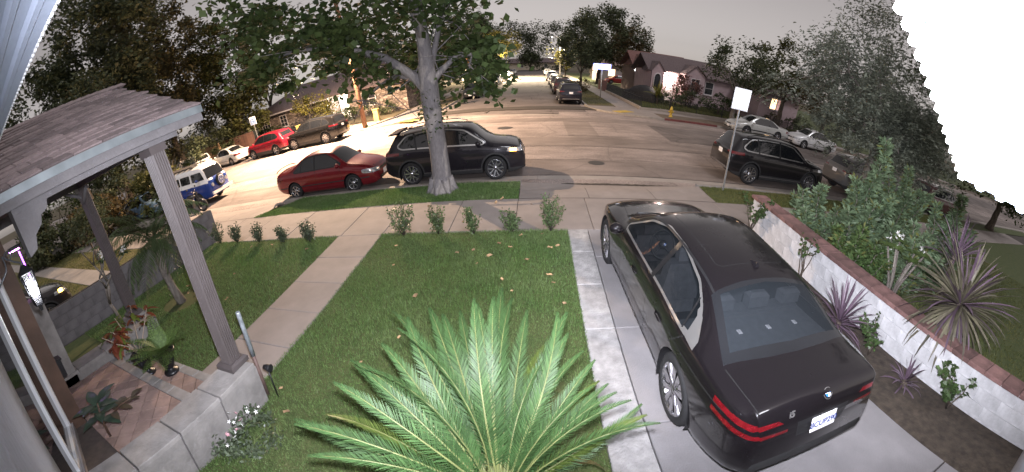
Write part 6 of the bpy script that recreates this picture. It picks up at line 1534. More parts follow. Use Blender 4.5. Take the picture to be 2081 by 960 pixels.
def leader_shrub(label, base, leaders, lm, n, size, seed):
    g = np.random.default_rng(seed); t = thing('leafy_shrub', label, 'shrub', base); mb = MB(); P, D = [], []
    for (dx, dy, h_) in leaders:
        p = [np.array([dx * s ** .8 , dy * s ** .8, h_ * s]) + g.normal(size=3) * .03 * (s > 0) for s in np.linspace(0, 1, 9)]; mb.tube(p, list(np.linspace(.028, .006, 9)), 6)
        for k in range(int(n * h_ * 2.0)):
            s = g.uniform(.12, 1.0); i = min(7, int(s * 8)); q = p[i] + (p[i + 1] - p[i]) * (s * 8 - i); a = k * 2.4
            side = np.array([math.cos(a), math.sin(a), .35]); r_ = g.uniform(.0, .30) * (1.25 - s)
            P.append(q + side * np.array([1, 1, .4]) * r_); D.append(side)
    mb.build('stem', m_barkg, t); P, D = np.array(P), np.array(D)
    k = g.random(len(P)) < .88
    for sel, m_, nm in ((k, lm, 'foliage'), (~k, L_lance2, 'yellow_foliage')):
        co, ix = leaves_at(P[sel], size, g, aspect=.36, dirs=D[sel], jit=.4); link(nm, fast_mesh(nm, co, 4, ix, m_), t)
    return t
leader_shrub('tall light green shrub with a pointed leader in front of the feathery tree', (7.2, 5.7, -.02), [(0, 0, 2.95), (.35, .3, 2.1), (-.4, .2, 1.9), (.2, -.5, 1.8), (-.3, -.5, 1.6), (.6, -.2, 1.7), (-.7, -.1, 1.3), (0, .6, 1.5)], L_lance, 230, .165, 51)
leader_shrub('light green shrub left of the tall pointed one, near the white wall', (6.35, 6.5, -.02), [(0, 0, 1.5), (-.35, .25, 1.25), (.3, .3, 1.3), (-.5, -.2, 1.0), (.4, -.4, 1.1), (.1, -.6, .9), (-.2, .6, 1.0)], L_lance, 230, .15, 52)
leader_shrub('grey green shrub at the right edge behind the cordylines', (8.6, 4.0, -.02), [(0, 0, 2.5), (.4, .3, 2.0), (-.4, .4, 2.1), (.3, -.5, 1.8), (-.4, -.5, 1.7), (.8, .1, 1.6)], L_lance, 230, .15, 53)
leader_shrub('green shrub filling the gap between the tall pointed shrub and the cordylines', (7.3, 4.25, -.02), [(0, 0, 1.6), (.4, .3, 1.4), (-.4, .3, 1.5), (.4, -.4, 1.3), (-.4, -.4, 1.4), (.8, 0, 1.4), (0, -.8, 1.2), (-.8, 0, 1.1)], L_lance, 210, .15, 57)
leader_shrub('tall grey green shrub farthest back behind the white wall', (9.6, 6.4, -.02), [(0, 0, 2.5), (.6, .4, 2.2), (-.6, .3, 2.3), (.5, -.6, 2.0), (-.5, -.6, 2.0), (1.1, 0, 1.9), (-1.1, .1, 1.8)], L_lance, 200, .16, 58)
leader_shrub('low bright green bush with broad leaves right behind the red coping', (6.1, 4.7, -.02), [(0, 0, 1.05), (-.3, .3, .95), (.35, .3, 1.1), (-.35, -.35, .9), (.3, -.45, 1.0), (.6, 0, .9), (0, -.8, .9), (0, .7, .95)], leaf('broad_green', (.075, .13, .045), (.11, .165, .06)), 300, .13, 54)
# white plumeria flowers
def flowers(t, pts, size, m, seed, parent_name='flower'):
    g = np.random.default_rng(seed); mb = MB()
    for k in range(5):
        a = 2 * math.pi * k / 5; b = a + .9
        mb.add([(0, 0, 0), (.5 * math.cos(a), .5 * math.sin(a), .25), (1.0 * math.cos((a + b) / 2), 1.0 * math.sin((a + b) / 2), .30), (.5 * math.cos(b), .5 * math.sin(b), .18)], [(0, 1, 2, 3)])
    me = mb.mesh(parent_name, m)
    for p in pts:
        o = link(parent_name, me, t); o.location = p; s = size * g.uniform(.8, 1.2); o.scale = (s, s, s); o.rotation_euler = (g.normal() * .7, g.normal() * .7, g.uniform(0, 6))
m_wflower = mat('white_petal', (.80, .80, .78), .6, var=.05)
plm = thing('plumeria', 'plumeria with long leaves and white flowers behind the white wall', 'shrub', (6.45, 3.75, -.02)); gp_ = np.random.default_rng(55); sb = MB(); fl_ = []
m_pleaf = leaf('plumeria_leaf', (.07, .115, .03), (.10, .15, .045), isl=.3)
for k in range(6):
    a = k * 1.05; e = np.array([math.cos(a) * .38, math.sin(a) * .38, 1.18 + .1 * (k % 2)]); sb.tube([(0, 0, 0), e * np.array([.35, .35, .5]), e], [.04, .03, .022], 7)
    for j in range(10):
        b = j * 2.4; lf = MB(); big_leaf(lf, e, (math.cos(b), math.sin(b), .45), .26, .065, gp_, .3); lf.build('leaf', m_pleaf, plm)
    for j in range(4): fl_.append(tuple(e + gp_.normal(size=3) * .06 + np.array([0, 0, .12])))
sb.build('stem', m_barkg, plm); flowers(plm, fl_[:16], .048, m_wflower, 56)

# ------------------------------------------------------------------ front lawn plants
m_hedge = leaf('boxwood_leaf', (.085, .13, .055), (.13, .18, .08), rough=.4, isl=.4); m_hedge2 = leaf('boxwood_leaf_grey', (.075, .10, .06), (.11, .14, .085), rough=.4, isl=.4)
hb = [(-9.08, 7.20, .62, 'leftmost clipped shrub, nearest the grey wall, in the left lawn row'), (-8.25, 7.18, .54, 'second shrub from the grey wall in the left lawn row'), (-7.27, 7.10, .54, 'middle shrub of the five in the left lawn row'), (-6.32, 7.02, .46, 'smallest shrub in the left lawn row'), (-5.42, 6.98, .56, 'shrub of the left lawn row nearest the front walk'),
      (-2.95, 7.12, .66, 'shrub of the right lawn row nearest the front walk'), (-2.15, 7.14, .58, 'second shrub from the walk in the right lawn row'), (-1.36, 7.12, .53, 'middle shrub of the right lawn row, by the tree shadow'), (-.55, 7.14, .46, 'low wide shrub in the right lawn row'), (.26, 7.16, .74, 'tallest shrub in the right lawn row, nearest the driveway')]
for i, (x, y, h_, lab) in enumerate(hb):
    gq = np.random.default_rng(600 + i); t = thing('hedge_shrub', lab, 'shrub', (x, y, 0), 0, 'young shrubs in a row along the lawn edge'); mb = MB(); P = []
    for k in range(17):
        a = gq.uniform(0, 6.28); r_ = gq.uniform(.05, .27) * (.8 + .3 * (h_ > .6)); e = np.array([math.cos(a) * r_, math.sin(a) * r_, h_ * gq.uniform(.62, 1.06)]); mb.tube([(0, 0, 0), e * np.array([.6, .6, .5]), e], [.008, .005, .003], 4)
        for s in gq.uniform(.22, 1.0, 46): P.append(e * np.array([s ** .6, s ** .6, s]) + gq.normal(size=3) * .028)
    mb.build('stem', m_bark, t); crown('foliage', np.array(P), .058, m_hedge2 if i < 5 else m_hedge, gq, t, aspect=.6, flat=.8)
# pygmy date palm
pd = thing('date_palm', 'small date palm with arching fine fronds on the left lawn', 'palm', (-7.42, 4.18, 0)); tp = MB()
tp.tube([(0, 0, -.05), (-.02, -.08, .35), (-.02, -.14, .8), (.02, -.16, 1.25), (.03, -.14, 1.45)], [.13, .095, .085, .085, .11], 12)
gd = np.random.default_rng(66)
for k in range(70): a = gd.uniform(0, 6.28); z = gd.uniform(.1, 1.4); tp.add([(.09 * math.cos(a) - .02, .09 * math.sin(a) - .12, z), (.09 * math.cos(a + .4) - .02, .09 * math.sin(a + .4) - .12, z), (.135 * math.cos(a + .2) - .02, .135 * math.sin(a + .2) - .12, z + .05)], [(0, 1, 2)])
tp.build('trunk', m_barkg, pd); m_pd = leaf('date_palm_leaf', (.050, .085, .032), (.085, .12, .05), isl=.3)
def pinnate(seed, length, arch, start, mm, n=46, ll=.28, w_=.010, hang=.5):
    g = np.random.default_rng(seed); N = 20; t = np.linspace(0, 1, N); ang = start - arch * t; X = np.concatenate([[0], np.cumsum(np.cos(ang) * length / N)]); Z = np.concatenate([[0], np.cumsum(np.sin(ang) * length / N)]); co = []
    for k in range(n):
        s = .12 + .88 * k / (n - 1); q = s * N; i = min(int(q), N - 1); f = q - i; p = np.array([X[i] + (X[i + 1] - X[i]) * f, 0, Z[i] + (Z[i + 1] - Z[i]) * f]); a = ang[min(i, N - 1)]
        for sg_ in (1, -1):
            dr = np.array([math.cos(a) * .6, sg_ * .9, math.sin(a) * .6]) + g.normal(size=3) * .1; dr /= np.linalg.norm(dr); l_ = ll * math.sin(math.pi * (.15 + .8 * s)); tip = p + dr * l_ - np.array([0, 0, hang * l_]); mid = p + dr * l_ * .5 - np.array([0, 0, hang * l_ * .2]); u = np.array([0, 0, 1.0]); ww = np.cross(dr, u); ww /= np.linalg.norm(ww)
            co += [p + ww * w_ * .6, mid + ww * w_, tip, mid - ww * w_, p - ww * w_ * .6]
    return fast_mesh('frond', np.array(co), 5, np.arange(len(co)), mm)
pv = [pinnate(700 + k, L_, ar, st_, m_pd) for k, (L_, ar, st_) in enumerate([(1.65, 1.9, 1.15), (1.55, 1.6, .75), (1.6, 1.9, .5), (1.4, 1.1, 1.35)])]
for k in range(36):
    o = link('frond', pv[k % 4], pd); o.location = (.03, -.14, 1.45); o.rotation_euler = (gd.normal() * .15, 0, k * 2.4 + gd.normal() * .1); s = gd.uniform(.85, 1.1); o.scale = (s, s, s)
# plumeria by the grey wall
pl2 = thing('plumeria', 'forked plumeria with white flower heads in front of the grey wall', 'shrub', (-8.75, 3.05, 0)); sb = MB(); fl_ = []; gp_ = np.random.default_rng(57)
def fork(p, d, r_, n):
    q = p + d; sb.tube([p, p + d * .5 + gp_.normal(size=3) * .02, q], [r_, r_ * .85, r_ * .75], 7)
    if n == 0:
        for j in range(9):
            b = j * 2.4; lf = MB(); big_leaf(lf, q, (math.cos(b), math.sin(b), .35), .24, .06, gp_, .35); lf.build('leaf', m_pd, pl2)
        fl_.append(tuple(q + np.array([0, 0, .1]))); return
    for s in (1, -1):
        e = unit((d / np.linalg.norm(d) + gp_.normal(size=3) * np.array([.6, .6, .1]) * 1.0 * s)[None])[0] * np.linalg.norm(d) * .82; e[2] = abs(e[2]) + .1; fork(q, e, r_ * .72, n - 1)
fork(np.array([0, 0, -.05]), np.array([.02, -.1, .55]), .05, 3); sb.build('stem', m_barkg, pl2); flowers(pl2, [tuple(np.array(p) + gp_.normal(size=3) * .05) for p in fl_[:3] for _ in range(6)], .05, m_wflower, 58)
# small flowering bush at the foot of the stone cheek wall
fb = thing('flower_bush', 'small bush with white and pink blossoms at the foot of the stone cheek wall', 'shrub', (-2.95, 1.75, 0)); gq = np.random.default_rng(59); Pq = blobs(gq, 900, 0, 0, .14, .34, .38, .20, 22, .35)
Pq = Pq[Pq[:, 2] > .01]; crown('foliage', Pq, .05, m_hedge2, gq, fb, aspect=.6); flowers(fb, [tuple(p * np.array([1, 1, 1.15]) + np.array([0, 0, .05])) for p in Pq[Pq[:, 2] > .18][:13]], .028, m_wflower, 60); flowers(fb, [tuple(p + np.array([0, 0, .05])) for p in Pq[Pq[:, 2] > .18][20:26]], .028, mat('pink_petal', (.75, .40, .45), .6), 61, 'pink_flower')
# ------------------------------------------------------------------ poles, signs, hydrant, bin
m_pole = bark('pole_wood', (.150, .075, .045), (.19, .10, .06), 6, .5)
m_galv = mat('galvanised_steel', (.52, .53, .54), .35, metal=.8, var=.15, scale=10)
up_ = thing('utility_pole', 'brown wooden utility pole carrying the street lamp across the street', 'pole', (-12.35, 26.05, 0))
q = MB(); q.tube([(0, 0, -.3), (-.02, 0, 4), (-.05, .02, 8), (-.08, .03, 11.2)], [.185, .165, .14, .115], 14); q.build('pole', m_pole, up_)
q = MB(); q.box(-1.2, 1.1, -.06, .06, 10.2, 10.34); q.tube([(-1.0, 0, 10.3), (-1.0, 0, 10.5)], .03, 6); q.tube([(.9, 0, 10.3), (.9, 0, 10.5)], .03, 6); q.build('crossarm', m_pole, up_)
q = MB(); q.tube([(0, 0, 7.5), (-.3, -1.0, 8.0), (-.8, -2.4, 8.15), (-1.1, -3.2, 8.07)], .035, 8); q.build('lamp_arm', m_galv, up_)
hd = MB(); hd.lathe([(.001, .06), (.10, .05), (.17, 0), (.16, -.03), (.001, -.04)], 16); hd.v = [(x * .9, y * 1.9, z) for x, y, z in hd.v]; h_ = hd.build('lamp_head', m_galv, up_); h_.location = (-1.15, -3.45, 8.07)
MB().lathe([(.001, -.055), (.11, -.05), (.14, -.035)], 16).build('lamp_lens', emit('sodium_lens', (1.0, .72, .42), 60), h_)
sl_ = bpy.data.lights.new('street_lamp_light', 'SPOT'); sl_.energy = 38000; sl_.color = (1.0, .70, .46); sl_.spot_size = R(164); sl_.spot_blend = .5; sl_.shadow_soft_size = .07
so = link('street_lamp_light', sl_, h_); so.location = (0, 0, -.08)
def street_lamp(label, x, y, h_, arm, e, colr, group=None, lens=60):
    t = thing('street_lamp', label, 'street lamp', (x, y, 0), 0, group)
    q = MB(); q.tube([(0, 0, -.1), (0, 0, h_)], [.10, .06], 10); q.tube([(0, 0, h_ - .1), (arm * .5, 0, h_ + .35), (arm, 0, h_ + .3)], .035, 7); q.build('pole', m_galv, t)
    q = MB(); q.lathe([(.001, .06), (.11, .04), (.16, 0), (.15, -.03)], 12); q.v = [(a * 1.8, b, c) for a, b, c in q.v]; hh = q.build('lamp_head', m_galv, t); hh.location = (arm, 0, h_ + .27)
    MB().lathe([(.001, -.05), (.13, -.03)], 12).build('lamp_lens', emit('far_lens', (1, .85, .6), lens), hh)
    l_ = bpy.data.lights.new('street_lamp_light', 'SPOT'); l_.energy = e * 5; l_.color = colr; l_.spot_size = R(168); l_.spot_blend = .4; l_.shadow_soft_size = .08
    link('street_lamp_light', l_, hh).location = (0, 0, -.07)
street_lamp('distant street lamp glowing under the yellow green tree on the left of the side street', -9.2, 86, 6.6, 2.4, 14000, (1, .80, .52))
street_lamp('thin pale street lamp pole beside the parked cars on the right of the side street', 4.4, 76, 7.5, -1.5, 5000, (1, .82, .58))

def corner_cubes(w_, h_, a=.0155):
    """prismatic reflective sheeting: a field of tiny cube corners facing +z"""
    U = Matrix(((1, -1, 0), (1, 1, -2), (1, 1, 1))); ex = Vector((1, -1, 0)).normalized(); ey = Vector((1, 1, -2)).normalized(); ez = Vector((1, 1, 1)).normalized()
    n = int(max(w_, h_) / a) + 2; mb = MB(); idx = {}; vs = []; fs = []
    def vid(p):
        if p not in idx:
            v = Vector(p) * a; idx[p] = len(vs); vs.append((v.dot(ex), v.dot(ey), v.dot(ez)))
        return idx[p]
    for i in range(-n, n):
        for j in range(-n, n):
            k = -i - j; v = Vector((i + .5, j + .5, k + .5)) * a
            if abs(v.dot(ex)) > w_ / 2 - a or abs(v.dot(ey)) > h_ / 2 - a: continue
            fs += [(vid((i, j, k)), vid((i + 1, j, k)), vid((i + 1, j + 1, k)), vid((i, j + 1, k))), (vid((i, j, k)), vid((i, j + 1, k)), vid((i, j + 1, k + 1)), vid((i, j, k + 1))), (vid((i, j, k)), vid((i, j, k + 1)), vid((i + 1, j, k + 1)), vid((i + 1, j, k)))]
    return MB().add(vs, fs)
m_retro = mat('reflective_sheeting', (.94, .95, .97), .10, metal=1, var=.01)
m_signw = mat('sign_white', (.82, .83, .86), .4, var=.02)
def parking_sign(label, x, y, zb, ztop, w_, h_, aim, group=None, a=.0155):
    t = thing('parking_sign', label, 'road sign', (x, y, 0), 0, group)
    q = MB()
    for s in (1, -1): q.box(s * .020 - .006, s * .020 + .006, -.014, .014, -.2, ztop - .05)
    q.box(-.020, .020, -.004, .004, -.2, ztop - .05); q.build('post', m_galv, t)
    d = Vector(aim) - Vector((x, y, ztop - h_ / 2)); d.normalize(); ang = math.atan2(d.y, d.x) + R(90)
    p = MB().bev(-w_ / 2, w_ / 2, -h_ / 2, h_ / 2, 0, .004, .001).build('sign_plate', m_signw, t)
    p.matrix_local = Matrix.Translation((-d.x * -.02, -d.y * -.02, ztop - h_ / 2)) @ Matrix.Rotation(ang, 4, 'Z') @ Matrix.Rotation(R(90), 4, 'X')
    c = corner_cubes(w_ - .02, h_ - .02, a).build('reflective_face', m_retro, p); c.location = (0, 0, .004 + a * .6)
    for s in (1, -1): MB().lathe([(.001, .004), (.010, .003), (.012, 0)], 8, at=(0, s * h_ * .40, .03)).build('bolt', m_galv, p)
    return t
parking_sign('bright white parking sign on a thin steel post in front of the black midsize SUV', 5.78, 10.28, 0, 3.02, .50, .62, EYE + Vector((.02, 0, .06)))
parking_sign('small white sign on a post behind the red SUV across the street', -22.6, 25.9, 0, 3.0, .55, .66, EYE + Vector((.02, 0, .06)), a=.02)
# street name sign; its emission stands in for light reflected back to the viewer
ss = thing('street_sign', 'bright reflective white street name sign on a tall pole at the right corner', 'street sign', (5.85, 36.2, 0))
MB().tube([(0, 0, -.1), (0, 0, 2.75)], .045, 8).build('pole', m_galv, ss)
sgb = MB().bev(-.80, .80, -.05, .05, 2.60, 3.12, .02).build('sign_halo_box', emit('sign_blue_halo_rim', (.06, .12, 1), 1.6), ss);  # blue emission imitates the halo around the reflecting sign
MB().bev(-.76, .76, -.062, -.052, 2.65, 3.07, .004).build('sign_face', emit('sign_reflected_glow', (.82, .88, 1), 3.0), sgb)
# hydrant
hy = thing('fire_hydrant', 'yellow fire hydrant by the red painted kerb across the street', 'hydrant', (9.55, 26.75, 0))
m_hy = mat('hydrant_yellow', (.50, .33, .035), .5, var=.15, scale=8, dirt=.2)
b = MB(); b.lathe([(.001, 0), (.15, 0), (.15, .05), (.10, .06), (.10, .46), (.135, .47), (.135, .51), (.11, .53), (.105, .60), (.07, .68), (.03, .71), (.03, .75), (.001, .75)], 18); b.build('barrel', m_hy, hy)
for a in (0, 180, 270): c, s = math.cos(R(a)), math.sin(R(a)); MB().tube([(c * .08, s * .08, .36), (c * .19, s * .19, .36), (c * .20, s * .20, .36)], [.055, .06, .045], 10).build('outlet_cap', m_hy, hy)
# wheelie bin at the left kerb of the side street
bn = thing('wheelie_bin', 'dark wheelie bin standing by the left kerb of the side street', 'bin', (-6.75, 35.1, ZR)); m_bin = mat('bin_plastic', (.022, .022, .024), .6)
q = MB(); q.add([(-.24, -.27, .06), (.24, -.27, .06), (.24, .27, .06), (-.24, .27, .06), (-.30, -.36, .98), (.30, -.36, .98), (.30, .33, .98), (-.30, .33, .98)], [(0, 3, 2, 1), (4, 5, 6, 7), (0, 1, 5, 4), (1, 2, 6, 5), (2, 3, 7, 6), (3, 0, 4, 7)]); q.build('bin_body', m_bin, bn)
q = MB(); q.add([(-.32, -.40, .985), (.32, -.40, .985), (.32, .36, .985), (-.32, .36, .985), (-.29, -.34, 1.05), (.29, -.34, 1.05), (.29, .34, 1.08), (-.29, .34, 1.08)], [(4, 5, 6, 7), (0, 1, 5, 4), (1, 2, 6, 5), (2, 3, 7, 6), (3, 0, 4, 7)]); q.build('lid', m_bin, bn)
MB().bev(-.11, .11, -.345, -.33, .70, .80, .003).build('label_plate', m_plate, bn)
for s in (1, -1): MB().lathe([(.001, -.03), (.10, -.03), (.10, .03), (.001, .03)], 14, at=(s * .27, .28, .10), axis='x').build('wheel', m_tyre, bn)
# orange sign board seen through the sycamore leaves
ow = thing('warning_sign', 'orange triangular board above the leaves right of the sycamore trunk', 'road sign', (-8.8, 52, 0))
MB().tube([(0, 0, -.1), (0, 0, 3.6)], .04, 6).build('post', m_galv, ow)
MB().prism_axis([(-.55, 3.1), (.55, 3.1), (.05, 4.25)], -.06, -.045, 'y').build('sign_plate', mat('orange_sheet', (.75, .33, .12), .5), ow)

# ------------------------------------------------------------------ far fences
def picket_fence(label, p, q, h_, gap, m, post_every, r_=.011, post_r=.025, base=0, group=None):
    p, q = Vector((*p, 0)), Vector((*q, 0)); Ln_ = (q - p).length; d = (q - p) / Ln_
    t = thing('iron_fence', label, 'fence', ((p + q) / 2).to_tuple(), 0, group); o = t.location
    mb = MB(); n = int(Ln_ / gap)
    for i in range(n + 1):
        c = p + d * (i * gap); mb.box(c.x - r_, c.x + r_, c.y - r_, c.y + r_, base + .08, base + h_)
    k = mb.build('picket', m, t, o); k['kind'] = 'stuff'
    for z in (.12, h_ - .14):
        a, b = p, q; nn_ = Vector((-d.y, d.x, 0)) * .014; mb = MB(); mb.add([tuple(v + Vector((0, 0, base + zz))) for zz in (z, z + .03) for v in (a - nn_, b - nn_, b + nn_, a + nn_)], [(0, 3, 2, 1), (4, 5, 6, 7), (0, 1, 5, 4), (1, 2, 6, 5), (2, 3, 7, 6), (3, 0, 4, 7)]); mb.build('rail', m, t, o)
    s = 0
    while s <= Ln_ + .01:
        c = p + d * s; MB().box(c.x - post_r, c.x + post_r, c.y - post_r, c.y + post_r, base - .1, base + h_ + .06).build('post', m, t, o); s += post_every
    return t
picket_fence('black iron picket fence behind the hydrant in front of the pink house', (8.15, 30.0), (26, 30.2), 1.0, .13, m_black, 2.4)
picket_fence('black iron picket fence along the side street pavement by the covered car', (8.1, 30.2), (8.1, 46), 1.0, .15, m_black, 2.4)
tk_ = struct('yard_kerb', MB().bev(7.95, 8.08, 29.75, 46, -.1, .22, .02).bev(8.08, 26, 29.72, 29.86, -.1, .16, .02), m_conc)
m_pillar = mat('pillar_yellow_brick', (.46, .35, .12), .9, var=.2, scale=6, bump=.5, obr=.1)
for i, (x, y) in enumerate([(-12.5, 28.9), (-16.9, 30.0), (-21.2, 30.4), (-26.2, 31.2), (-31.0, 32.2)]):
    t = thing('brick_pillar', ['yellow brick pillar right of the utility pole', 'yellow brick pillar hidden behind the dark boxy SUV', 'yellow brick pillar between the red SUV and the dark boxy SUV', 'yellow brick pillar left of the small white sign', 'last yellow brick pillar beside the wooden fence'][i], 'pillar', (x, y, 0))
    MB().box(-.19, .19, -.19, .19, -.1, .90).build('core', m_mortar, t)
    bk_ = MB().bev(-.205, .205, -.205, .205, .004, .094, .006).mesh('brick_course', m_pillar)
    for k in range(9): link('brick_course', bk_, t).location = (0, 0, k * .10)
    MB().bev(-.24, .24, -.24, .24, .902, .97, .02).build('cap', m_pillar, t)
for i, (a, b) in enumerate([((-12.8, 29.0), (-16.6, 29.95)), ((-17.2, 30.02), (-20.9, 30.4)), ((-21.5, 30.45), (-25.9, 31.2))]):
    picket_fence(['low iron fence between the utility pole and the next brick pillar', 'low iron fence behind the dark boxy SUV', 'low iron fence behind the red SUV'][i], a, b, .75, .14, m_black, 4)
# wooden fence and tan wall at the far left
wf_ = thing('wooden_fence', 'reddish brown board fence behind the white saloon', 'fence', (-27.3, 28.2, 0)); m_fw = mat('fence_board', (.13, .065, .045), .85, var=.25, scale=4, bump=.3, obr=.25)
bdm = MB().bev(-.09, .09, -.012, .012, 0, 1.75, .006).mesh('board', m_fw)
for k in range(24): o = link('board', bdm, wf_); o.location = (-2.2 + k * .19, .07 * k * .0, random.uniform(-.02, .02))
MB().box(-2.3, 2.3, .013, .05, .4, .48).box(-2.3, 2.3, .013, .05, 1.3, 1.38).build('rail', m_fw, wf_)
tw_ = thing('garden_wall', 'tan rendered wall behind the white saloon and the camper van', 'wall', (-30.2, 26.6, 0)); MB().bev(-1.75, 1.75, -.12, .12, -.1, 1.75, .02).build('wall', mat('tan_render', (.40, .26, .155), .95, var=.08, scale=3, bump=.3, dirt=.15), tw_)
MB().bev(-1.82, 1.82, -.17, .17, 1.752, 1.82, .01).build('coping', mat('tan_coping', (.44, .31, .20), .9), tw_)
make_car(jeep, 'parked_van', 'white van with dark side windows left of the tan wall', 'van', -29.6, 23.6, R(167), (.66, .65, .62))
make_car(cor, 'parked_saloon', 'pale blue saloon seen through the palm fronds between the porch columns', 'saloon', -22.0, 12.4, R(10), (.16, .24, .34), plate_front='')
wfl = thing('flowering_shrub', 'white flowering shrub beside the white van', 'shrub', (-27.9, 21.0, -.12)); gq = np.random.default_rng(81); Pq = blobs(gq, 900, 0, 0, .9, .9, .8, .8, 16, .35); crown('foliage', Pq, .16, L_mid, gq, wfl, aspect=.7)
crown('blossom', blobs(gq, 700, 0, 0, 1.15, .85, .8, .7, 9, .3), .11, leaf('white_blossom', (.72, .68, .66), (.8, .76, .72)), gq, wfl, aspect=1)

# ------------------------------------------------------------------ houses across the street
m_pink = mat('pink_stucco', (.40, .30, .31), .95, var=.06, scale=3, bump=.4, bscale=30, dirt=.15); m_roofb = mat('roof_shingle_far', (.115, .085, .085), .95, var=.25, scale=7, bump=.5)
m_rooft = mat('roof_shingle_red', (.15, .075, .065), .95, var=.25, scale=7, bump=.5); m_trimf = mat('far_trim', (.55, .50, .50), .7, var=.05); m_pane = mat('far_pane', (.025, .028, .032), .08, var=.4, scale=2, spec=.7)
m_litpane = emit('lit_pane', (1.0, .62, .32), 2.2)
def stone_veneer():
    m, t, b = nodes('stone_veneer'); l = t.links.new; tc = t.nodes.new('ShaderNodeTexCoord'); mp = t.nodes.new('ShaderNodeMapping'); mp.inputs['Scale'].default_value = (2.2, 2.2, 5.2); l(tc.outputs['Object'], mp.inputs[0])
    v = t.nodes.new('ShaderNodeTexVoronoi'); v.inputs['Scale'].default_value = 1; l(mp.outputs[0], v.inputs['Vector']); e = t.nodes.new('ShaderNodeTexVoronoi'); e.feature = 'DISTANCE_TO_EDGE'; l(mp.outputs[0], e.inputs['Vector']); e.inputs['Scale'].default_value = 1
    h = t.nodes.new('ShaderNodeHueSaturation'); h.inputs['Color'].default_value = (.24, .19, .16, 1); mr = t.nodes.new('ShaderNodeMapRange'); mr.inputs['To Min'].default_value = .5; mr.inputs['To Max'].default_value = 1.5; sx = t.nodes.new('ShaderNodeSeparateColor'); l(v.outputs['Color'], sx.inputs[0]); l(sx.outputs[0], mr.inputs['Value']); l(mr.outputs[0], h.inputs['Value'])
    r = t.nodes.new('ShaderNodeValToRGB'); r.color_ramp.elements[0].color = (.4, .4, .4, 1); r.color_ramp.elements[1].position = .09; l(e.outputs['Distance'], r.inputs['Fac']); mx = t.nodes.new('ShaderNodeMix'); mx.data_type = 'RGBA'; mx.blend_type = 'MULTIPLY'; mx.inputs[0].default_value = 1; l(h.outputs[0], mx.inputs[6]); l(r.outputs[0], mx.inputs[7]); l(mx.outputs[2], b.inputs['Base Color']); b.inputs['Roughness'].default_value = .95
    bp = t.nodes.new('ShaderNodeBump'); bp.inputs['Strength'].default_value = 1; bp.inputs['Distance'].default_value = .05; l(r.outputs[0], bp.inputs['Height']); l(bp.outputs[0], b.inputs['Normal']); return m
m_veneer = stone_veneer()
def window_y(t, o, x0, x1, z0, z1, y, cols=1, rows=2, lit=None, frame=None, d=.10):
    """window in a wall facing -y: frame with muntins standing proud, pane recessed"""
    fw_ = .07; mb = MB()
    for a, b, c, e in ((x0 - fw_, x0, z0 - fw_, z1 + fw_), (x1, x1 + fw_, z0 - fw_, z1 + fw_), (x0, x1, z1, z1 + fw_), (x0, x1, z0 - fw_, z0)): mb.box(a, b, y - .06, y + .02, c, e)
    mb.box(x0 - fw_ - .05, x1 + fw_ + .05, y - .11, y + .02, z0 - fw_ - .06, z0 - fw_ - .002)
    for i in range(1, cols): x = x0 + (x1 - x0) * i / cols; mb.box(x - .018, x + .018, y - .045, y - .012, z0, z1)
    for j in range(1, rows): z = z0 + (z1 - z0) * j / rows; mb.box(x0, x1, y - .040, y - .014, z - .018, z + .018)
    f = mb.build('window', frame or m_trimf, t, o); MB().box(x0, x1, y - .010, y + .01, z0, z1).build('pane', lit or m_pane, f, o); return f
def gable_roof(mb, x0, x1, y0, y1, ze, zr, along='x', ov=.35, th=.10):
    """two slopes; ridge along x or y"""
    if along == 'x':
        ym = (y0 + y1) / 2; P = [(x0 - ov, y0 - ov, ze), (x1 + ov, y0 - ov, ze), (x1 + ov, ym, zr), (x0 - ov, ym, zr), (x0 - ov, y1 + ov, ze), (x1 + ov, y1 + ov, ze)]
    else:
        xm = (x0 + x1) / 2; P = [(x0 - ov, y1 + ov, ze), (x0 - ov, y0 - ov, ze), (xm, y0 - ov, zr), (xm, y1 + ov, zr), (x1 + ov, y1 + ov, ze), (x1 + ov, y0 - ov, ze)]
    Q = [(a, b, c - th) for a, b, c in P]
    return mb.add(P + Q, [(0, 1, 2, 3), (3, 2, 5, 4), (7, 6, 9, 8), (8, 9, 10, 11), (0, 6, 7, 1), (4, 5, 11, 10), (0, 3, 9, 6), (3, 4, 10, 9), (1, 7, 8, 2), (2, 8, 11, 5)])
def gable_wall(mb, x0, x1, y, ze, zr, th=.2):
    xm = (x0 + x1) / 2; return mb.prism_axis([(x0, 0), (x1, 0), (x1, ze), (xm, zr), (x0, ze)], y, y + th, 'y')
# pink house
ph = thing('pink_house', 'pink stucco house with a lit porch and brown roof across the street on the right', 'house', (16, 42, 0)); o = ph.location
wl = MB(); wl.box(11.3, 21.0, 39.6, 46, 0, 3.05); wl.box(14.55, 16.7, 38.02, 39.7, 0, 3.08); gable_wall(wl, 14.55, 16.7, 38.0, 3.08, 4.0, .3); wl.box(11.15, 12.4, 38.5, 39.7, 0, 3.0); gable_wall(wl, 11.15, 12.4, 38.48, 3.0, 3.85, .2); wl.build('wall', m_pink, ph, o)
rf = MB(); gable_roof(rf, 11.3, 21.0, 39.6, 46.5, 3.06, 4.75, 'x'); gable_roof(rf, 14.55, 16.7, 38.02, 42.6, 3.10, 4.10, 'y', .18); gable_roof(rf, 11.15, 12.4, 38.5, 42, 3.02, 3.95, 'y', .12); rf.build('roof', m_roofb, ph, o)
window_y(ph, o, 17.55, 18.45, 1.40, 2.62, 39.6, 1, 2); window_y(ph, o, 15.25, 16.1, 1.25, 2.72, 38.0, 2, 1)
